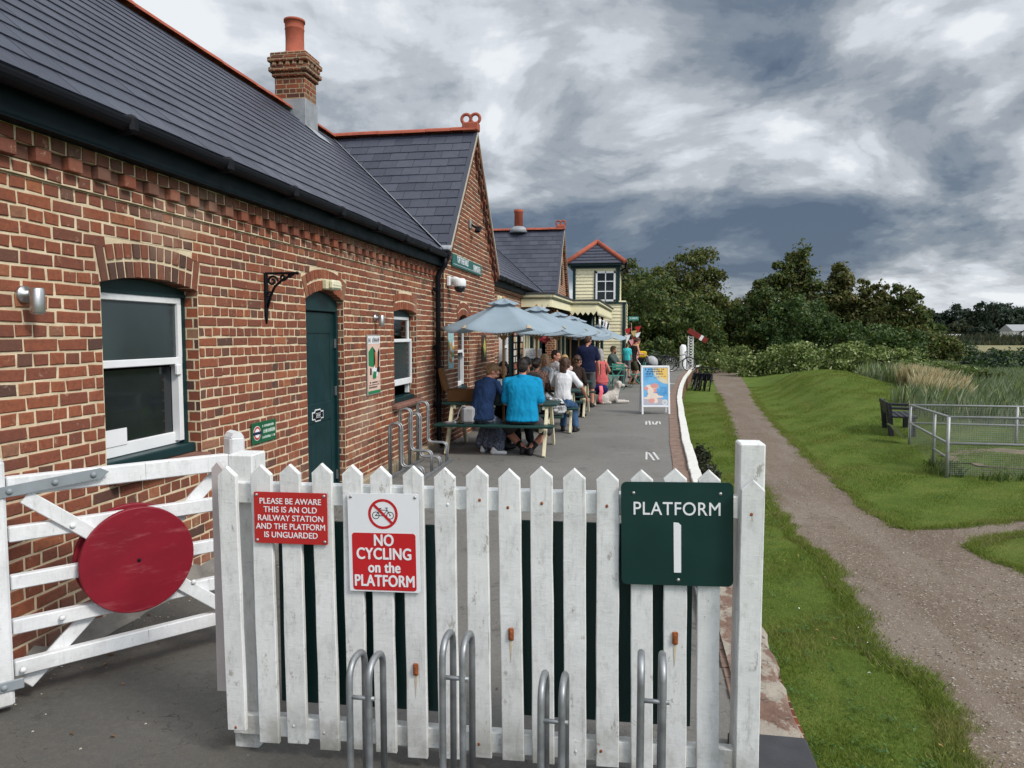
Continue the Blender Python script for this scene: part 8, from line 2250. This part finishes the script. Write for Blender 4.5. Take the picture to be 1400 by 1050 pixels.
    m = MB(); m.box((0, 0, 1.9), (11, 8, 3.8), 0); m.prism([(-2.6, 3.0), (2.6, 3.0), (0, 5.0)], (-1.0, -4.05, 0), (1, 0, 0), (0, 0, 1), (0, .5, 0)); m.build('wall', [WHITEW], t)
    m = MB(); m.prism([(-4.4, 3.75), (4.4, 3.75), (0, 5.6)], (-5.8, 0, 0), (0, 1, 0), (0, 0, 1), (11.6, 0, 0)); m.build('roof', [paint('pale_roof', (.30, .31, .32), .8, .1, 2, .1)], t)
    m = MB()
    for s in (-1, 1): m.box((-1.0 + s * 1.5, -4.2, 4.15), (3.6, .3, .28), 0, None, Matrix.Rotation(s * .62, 3, 'Y'))
    m.build('bargeboard', [BLACKM], t)
    for wx in (-4.2, -1.4, 1.2, 4.2):
        m = MB(); m.box((wx, -4.03, 2.0), (1.4, .12, 1.2), 0); m.build('window', [GLASS_D], t)
    x = T(1303, 230); t = thing('caravan', 'small white caravan below the far trees', 'caravan', (x, 230, -1.0))
    m = MB(); m.box((0, 0, 1.7), (5.0, 2.2, 2.2), 0, None, None, .3); m.build('caravan_body', [WHITEW], t); m = MB(); m.box((0, -1.11, 2.0), (3.2, .05, .7), 0); m.build('window', [GLASS_D], t)
    for s in (-1, 1):
        m = MB(); m.lathe((s * 1.2, -.9, .4), [(.4, -.1), (.4, .1)], 14, ax='y'); m.build('wheel', [TYRE], t)
    # lawn and verge blades
    gm = Mat('grass_blade', .6, .25)
    gc = gm.ramp(gm.rnd(), ((0.0, (.072, .122, .016)), (.70, (.175, .238, .033)), (1.0, (.34, .335, .11))))
    gv = gm.oc(rnd=False)
    gc = gm.mix(gm.step(gm.noise(.9, 5, .65, gv), .46, .64, 0, .7), gc, (.225, .225, .065))
    gc = gm.mix(gm.step(gm.noise(2.7, 5, .65, gv), .55, .70, 0, .40), gc, (.045, .090, .016))
    gc = gm.mix(gm.step(gm.noise(5.5, 4, .6, gv), .60, .72, 0, .75), gc, (.27, .225, .10))
    gm.color(gc); tr_ = gm.N.new('ShaderNodeBsdfTranslucent'); gm.L.new(gc, tr_.inputs[0]); mx_ = gm.N.new('ShaderNodeMixShader'); mx_.inputs[0].default_value = .35
    gm.L.new(gm.b.outputs[0], mx_.inputs[1]); gm.L.new(tr_.outputs[0], mx_.inputs[2]); gm.L.new(mx_.outputs[0], gm.N['Material Output'].inputs[0])
    GR = gm.m
    rs = np.random.RandomState(3)
    def lawn(name, label, n, x0, x1, y0, y1, hgt, wd, dens, test):
        X = rs.uniform(x0, x1, n); Y = y0 + (y1 - y0) * rs.power(dens, n) if dens < 1 else rs.uniform(y0, y1, n)
        k = test(X, Y); X, Y = X[k], Y[k]; m = len(X)
        Z = gh(X, Y); a = rs.uniform(0, 6.283, m)
        pn = .6 + .5 * np.sin(X * 2.1 + np.sin(Y * 1.7)) * np.sin(Y * 1.3 + X) + .35 * np.sin(X * 5.3 - Y * 4.1)
        h = hgt * rs.uniform(.4, 1.25, m) * np.clip(pn, .35, 1.5); lx, ly = rs.normal(0, .55, m) * h, rs.normal(0, .55, m) * h; w = wd * rs.uniform(.6, 1.3, m) * (1 + .05 * np.maximum(Y - 4, 0))
        P = np.stack([np.stack([X - np.cos(a) * w, Y - np.sin(a) * w, Z - .004], 1), np.stack([X + np.cos(a) * w, Y + np.sin(a) * w, Z - .004], 1), np.stack([X + lx, Y + ly, Z + h], 1)], 1)
        me = bpy.data.meshes.new(name); me.vertices.add(3 * m); me.loops.add(3 * m); me.polygons.add(m); me.vertices.foreach_set('co', P.ravel()); me.loops.foreach_set('vertex_index', np.arange(3 * m)); me.polygons.foreach_set('loop_start', np.arange(m) * 3); me.polygons.foreach_set('loop_total', np.full(m, 3))
        me.materials.append(GR); at = me.attributes.new('rnd', 'FLOAT', 'FACE'); at.data.foreach_set('value', np.clip(rs.beta(2, 2.6, m) + .18 * (pn < .4), 0, 1)); me.update(calc_edges=True)
        o = bpy.data.objects.new(name, me); COL.objects.link(o); tag(o, label, 'grass', None, 'stuff')
    EX = np.array(EDGE)
    off = lambda X, Y: (X > np.interp(Y, EX[:, 0], EX[:, 1]) + .0) & ~in_path(X + rs.normal(0, .030, X.shape), Y + rs.normal(0, .035, Y.shape))
    lawn('verge_grass', 'short green verge grass between the platform wall and the path', 330000, .75, 4.2, 3.2, 26, .036, .0030, .55, lambda X, Y: off(X, Y) & (X < np.interp(Y, [0, 9, 15.5, 40], [1.95, 1.98, 2.1, 4.0])) & (X < 2.3 + .05 * Y))
    lawn('lawn_grass', 'mown green lawn right of the path', 420000, 2.6, 10.5, 7.0, 34, .034, .0036, .6, lambda X, Y: off(X, Y) & (X > np.interp(Y, [0, 9, 12, 27, 62], [2.0, 2.6, 2.4, 3.6, 7])) & (X / Y < .80))
    # tufts, soil and small weeds along the ragged edges of the path
    PP = np.array(PATH_POLY); seg = np.diff(np.vstack([PP, PP[:1]]), axis=0); sl = np.hypot(seg[:, 0], seg[:, 1])
    keep = (PP[:, 1] > 2.6) & (PP[:, 1] < 30) & (PP[:, 0] < 7.5); wgt = sl * keep / np.maximum(PP[:, 1], 4) ; wgt /= wgt.sum()
    def along(n, sd):
        i = rs.choice(len(PP), n, p=wgt); f = rs.rand(n)[:, None]; p = PP[i] + seg[i] * f; nr = np.stack([-seg[i][:, 1], seg[i][:, 0]], 1) / (sl[i][:, None] + 1e-9)
        cl_ = .5 + .5 * np.sin(p[:, 0] * 7 + np.sin(p[:, 1] * 5) * 2) * np.sin(p[:, 1] * 6.1)
        return p + nr * rs.normal(0, sd, n)[:, None] * (.4 + cl_)[:, None]
    Q = along(115000, .062); X, Y = Q[:, 0], Q[:, 1]; m_ = len(X); Z = np.full(m_, GZ + .004); a = rs.uniform(0, 6.283, m_); h = .034 * rs.uniform(.4, 1.7, m_); lx, ly = rs.normal(0, .7, m_) * h, rs.normal(0, .7, m_) * h; w = .0032 * rs.uniform(.6, 1.3, m_) * (1 + .05 * np.maximum(Y - 4, 0))
    P_ = np.stack([np.stack([X - np.cos(a) * w, Y - np.sin(a) * w, Z - .004], 1), np.stack([X + np.cos(a) * w, Y + np.sin(a) * w, Z - .004], 1), np.stack([X + lx, Y + ly, Z + h], 1)], 1)
    me = bpy.data.meshes.new('edge_grass'); me.vertices.add(3 * m_); me.loops.add(3 * m_); me.polygons.add(m_); me.vertices.foreach_set('co', P_.ravel()); me.loops.foreach_set('vertex_index', np.arange(3 * m_)); me.polygons.foreach_set('loop_start', np.arange(m_) * 3); me.polygons.foreach_set('loop_total', np.full(m_, 3))
    me.materials.append(GR); at = me.attributes.new('rnd', 'FLOAT', 'FACE'); at.data.foreach_set('value', np.clip(rs.beta(2, 1.8, m_), 0, 1)); me.update(calc_edges=True)
    o = bpy.data.objects.new('edge_grass', me); COL.objects.link(o); tag(o, 'ragged grass tufts creeping over the path edges', 'grass', None, 'stuff')
    so = paint('edge_soil', (.105, .086, .064), .95, .4, 9, .8, dirt=.5, dirtcol=(.055, .068, .024)); mb_ = MB(); rr = random.Random(91)
    pl_ = resample([Vector((p[0], p[1], 0)) for p in PATH_POLY], .035); vs = []; fs = []
    for k, p in enumerate(pl_):
        if not (2.6 < p.y < 26 and p.x < 7.5): vs.append(None); continue
        d_ = (pl_[min(k + 1, len(pl_) - 1)] - pl_[max(k - 1, 0)]).normalized(); nr = Vector((-d_.y, d_.x, 0)); w_ = .5 + .5 * math.sin(p.x * 5 + 2 * math.sin(p.y * 3.1))
        z = GZ + .0095; oa = .012 + .05 * w_ + rr.uniform(0, .022); ob = .012 + .05 * (1 - w_) + rr.uniform(0, .022)
        vs.append((p + nr * oa + Vector((0, 0, z)), p - nr * ob + Vector((0, 0, z))))
    for q, w_ in zip(vs[:-1], vs[1:]):
        if q and w_: mb_.quad(q[0], q[1], w_[1], w_[0])
    tag(mb_.build('soil', so), 'bare dark soil along the path edges', 'soil', None, 'stuff')
    st_ = MB(); gs_ = [paint('pebble_pale', (.36, .33, .28), .8, .2, 30), paint('pebble_dark', (.11, .095, .08), .8, .2, 30), paint('pebble_brown', (.22, .16, .11), .8, .2, 30)]
    GX_ = rs.uniform(1.7, 6.2, 9000); GY_ = 3.6 + 9 * rs.rand(9000) ** 1.6; k_ = in_path(GX_, GY_)
    for x, y in list(zip(GX_[k_].tolist(), GY_[k_].tolist()))[:4200]:
        s_ = rr.uniform(.004, .011); c_ = Vector((x, y, GZ + .006 + s_ * .3))
        vs = [c_ + Vector((s_ * rr.uniform(.7, 1.3) * d[0], s_ * rr.uniform(.7, 1.3) * d[1], s_ * .6 * d[2])) for d in ((1, 0, 0), (-1, 0, 0), (0, 1, 0), (0, -1, 0), (0, 0, 1), (0, 0, -1))]
        st_.add(vs, ((0, 2, 4), (2, 1, 4), (1, 3, 4), (3, 0, 4)), rr.choice((0, 1, 1, 2)))
    tag(st_.build('gravel', gs_, None), 'loose stones scattered on the gravel path', 'gravel', None, 'stuff')
    wd_ = []; rr = random.Random(92)
    for k in range(150):
        y = 3.3 + 10 * rr.random() ** 1.5; x = rr.uniform(.86, 1.70) if rr.random() < .8 else rr.uniform(3.2, 6)
        if x > 2 and y < 10.2: continue
        if False and bool(in_path(np.array([x]), np.array([y]))[0]): continue
        for q in range(rr.randint(6, 16)):
            a_ = rr.uniform(0, 6.28); d_ = rr.uniform(.01, .06); wd_.append((x + d_ * math.cos(a_), y + d_ * math.sin(a_), float(gh(x, y)) + rr.uniform(.02, .045), (math.cos(a_) * .5, math.sin(a_) * .5, 1)))
    o = leaf_cloud('clover', wd_, .013, [leaf_mat('clover_leaf', (.04, .10, .02), (.09, .17, .04))], None, rr, up=1.2); tag(o, 'low clover and weed leaves in the verge grass', 'weeds', None, 'stuff')
    # grit and leaves on the tarmac, thickest along the foot of the wall
    gt = MB(); rr = random.Random(33)
    for k in range(900):
        if k % 3: y = rr.uniform(2.4, 11.2); x = WX + .08 + abs(rr.gauss(0, .16)); zz = .005
        else: y = 2.2 + 14 * rr.random() ** 1.6; x = rr.uniform(-2.9, .5); zz = .005
        s_ = rr.uniform(.003, .009); c_ = Vector((x, y, zz + s_ * .3))
        gt.add([c_ + Vector((s_ * d[0], s_ * d[1], s_ * .6 * d[2])) for d in ((1, 0, 0), (-1, .2, 0), (0, 1, 0), (0, -1, 0), (0, 0, 1), (0, 0, -1))], ((0, 2, 4), (2, 1, 4), (1, 3, 4), (3, 0, 4)), rr.choice((0, 1, 1, 2)))
    for k in range(60):
        y = 2.3 + 9 * rr.random() ** 1.4; x = WX + .1 + abs(rr.gauss(0, .5)); s_ = rr.uniform(.010, .026); a_ = rr.uniform(0, 6.28); c, sn = math.cos(a_), math.sin(a_); z = .010
        gt.add([(x - c * s_, y - sn * s_, z), (x + sn * s_ * .5, y - c * s_ * .5, z + .008), (x + c * s_, y + sn * s_, z), (x - sn * s_ * .5, y + c * s_ * .5, z + .006)], ((0, 1, 2, 3),), 3)
    tag(gt.build('grit', gs_ + [paint('brown_leaf', (.16, .09, .04), .8, .3, 30)], None), 'grit and dead leaves lying on the tarmac by the wall', 'grit', None, 'stuff')
    # a few fallen leaves and clover heads
    m = MB(); rr = random.Random(15); lf = paint('fallen_leaf', (.36, .22, .08), .8, .4, 30, .1); ye = paint('yellow_leaf', (.55, .45, .06), .8, .2, 30, .1); wh = paint('daisy_white', (.7, .7, .66), .8, .05, 10, 0)
    for k in range(70):
        y = 3.3 + 12 * rr.random() ** 1.8; x = rr.uniform(.9, 1.85) if rr.random() < .7 else rr.uniform(1.9, 3.2); s = rr.uniform(.006, .022); a = rr.uniform(0, 6.28); z = float(gh(x, y)) + .030
        c, sn = math.cos(a), math.sin(a); dz = rr.uniform(0, .012)
        m.add([(x - c * s, y - sn * s, z), (x + sn * s * .5, y - c * s * .5, z + dz), (x + c * s, y + sn * s, z), (x - sn * s * .5, y + c * s * .5, z + dz)], ((0, 1, 2, 3),), 0 if s > .014 else rr.choice((1, 2, 2)))
    tag(m.build('fallen_leaves', [lf, ye, wh]), 'small fallen leaves and daisies on the verge', 'leaves', None, 'stuff')
build_trees()
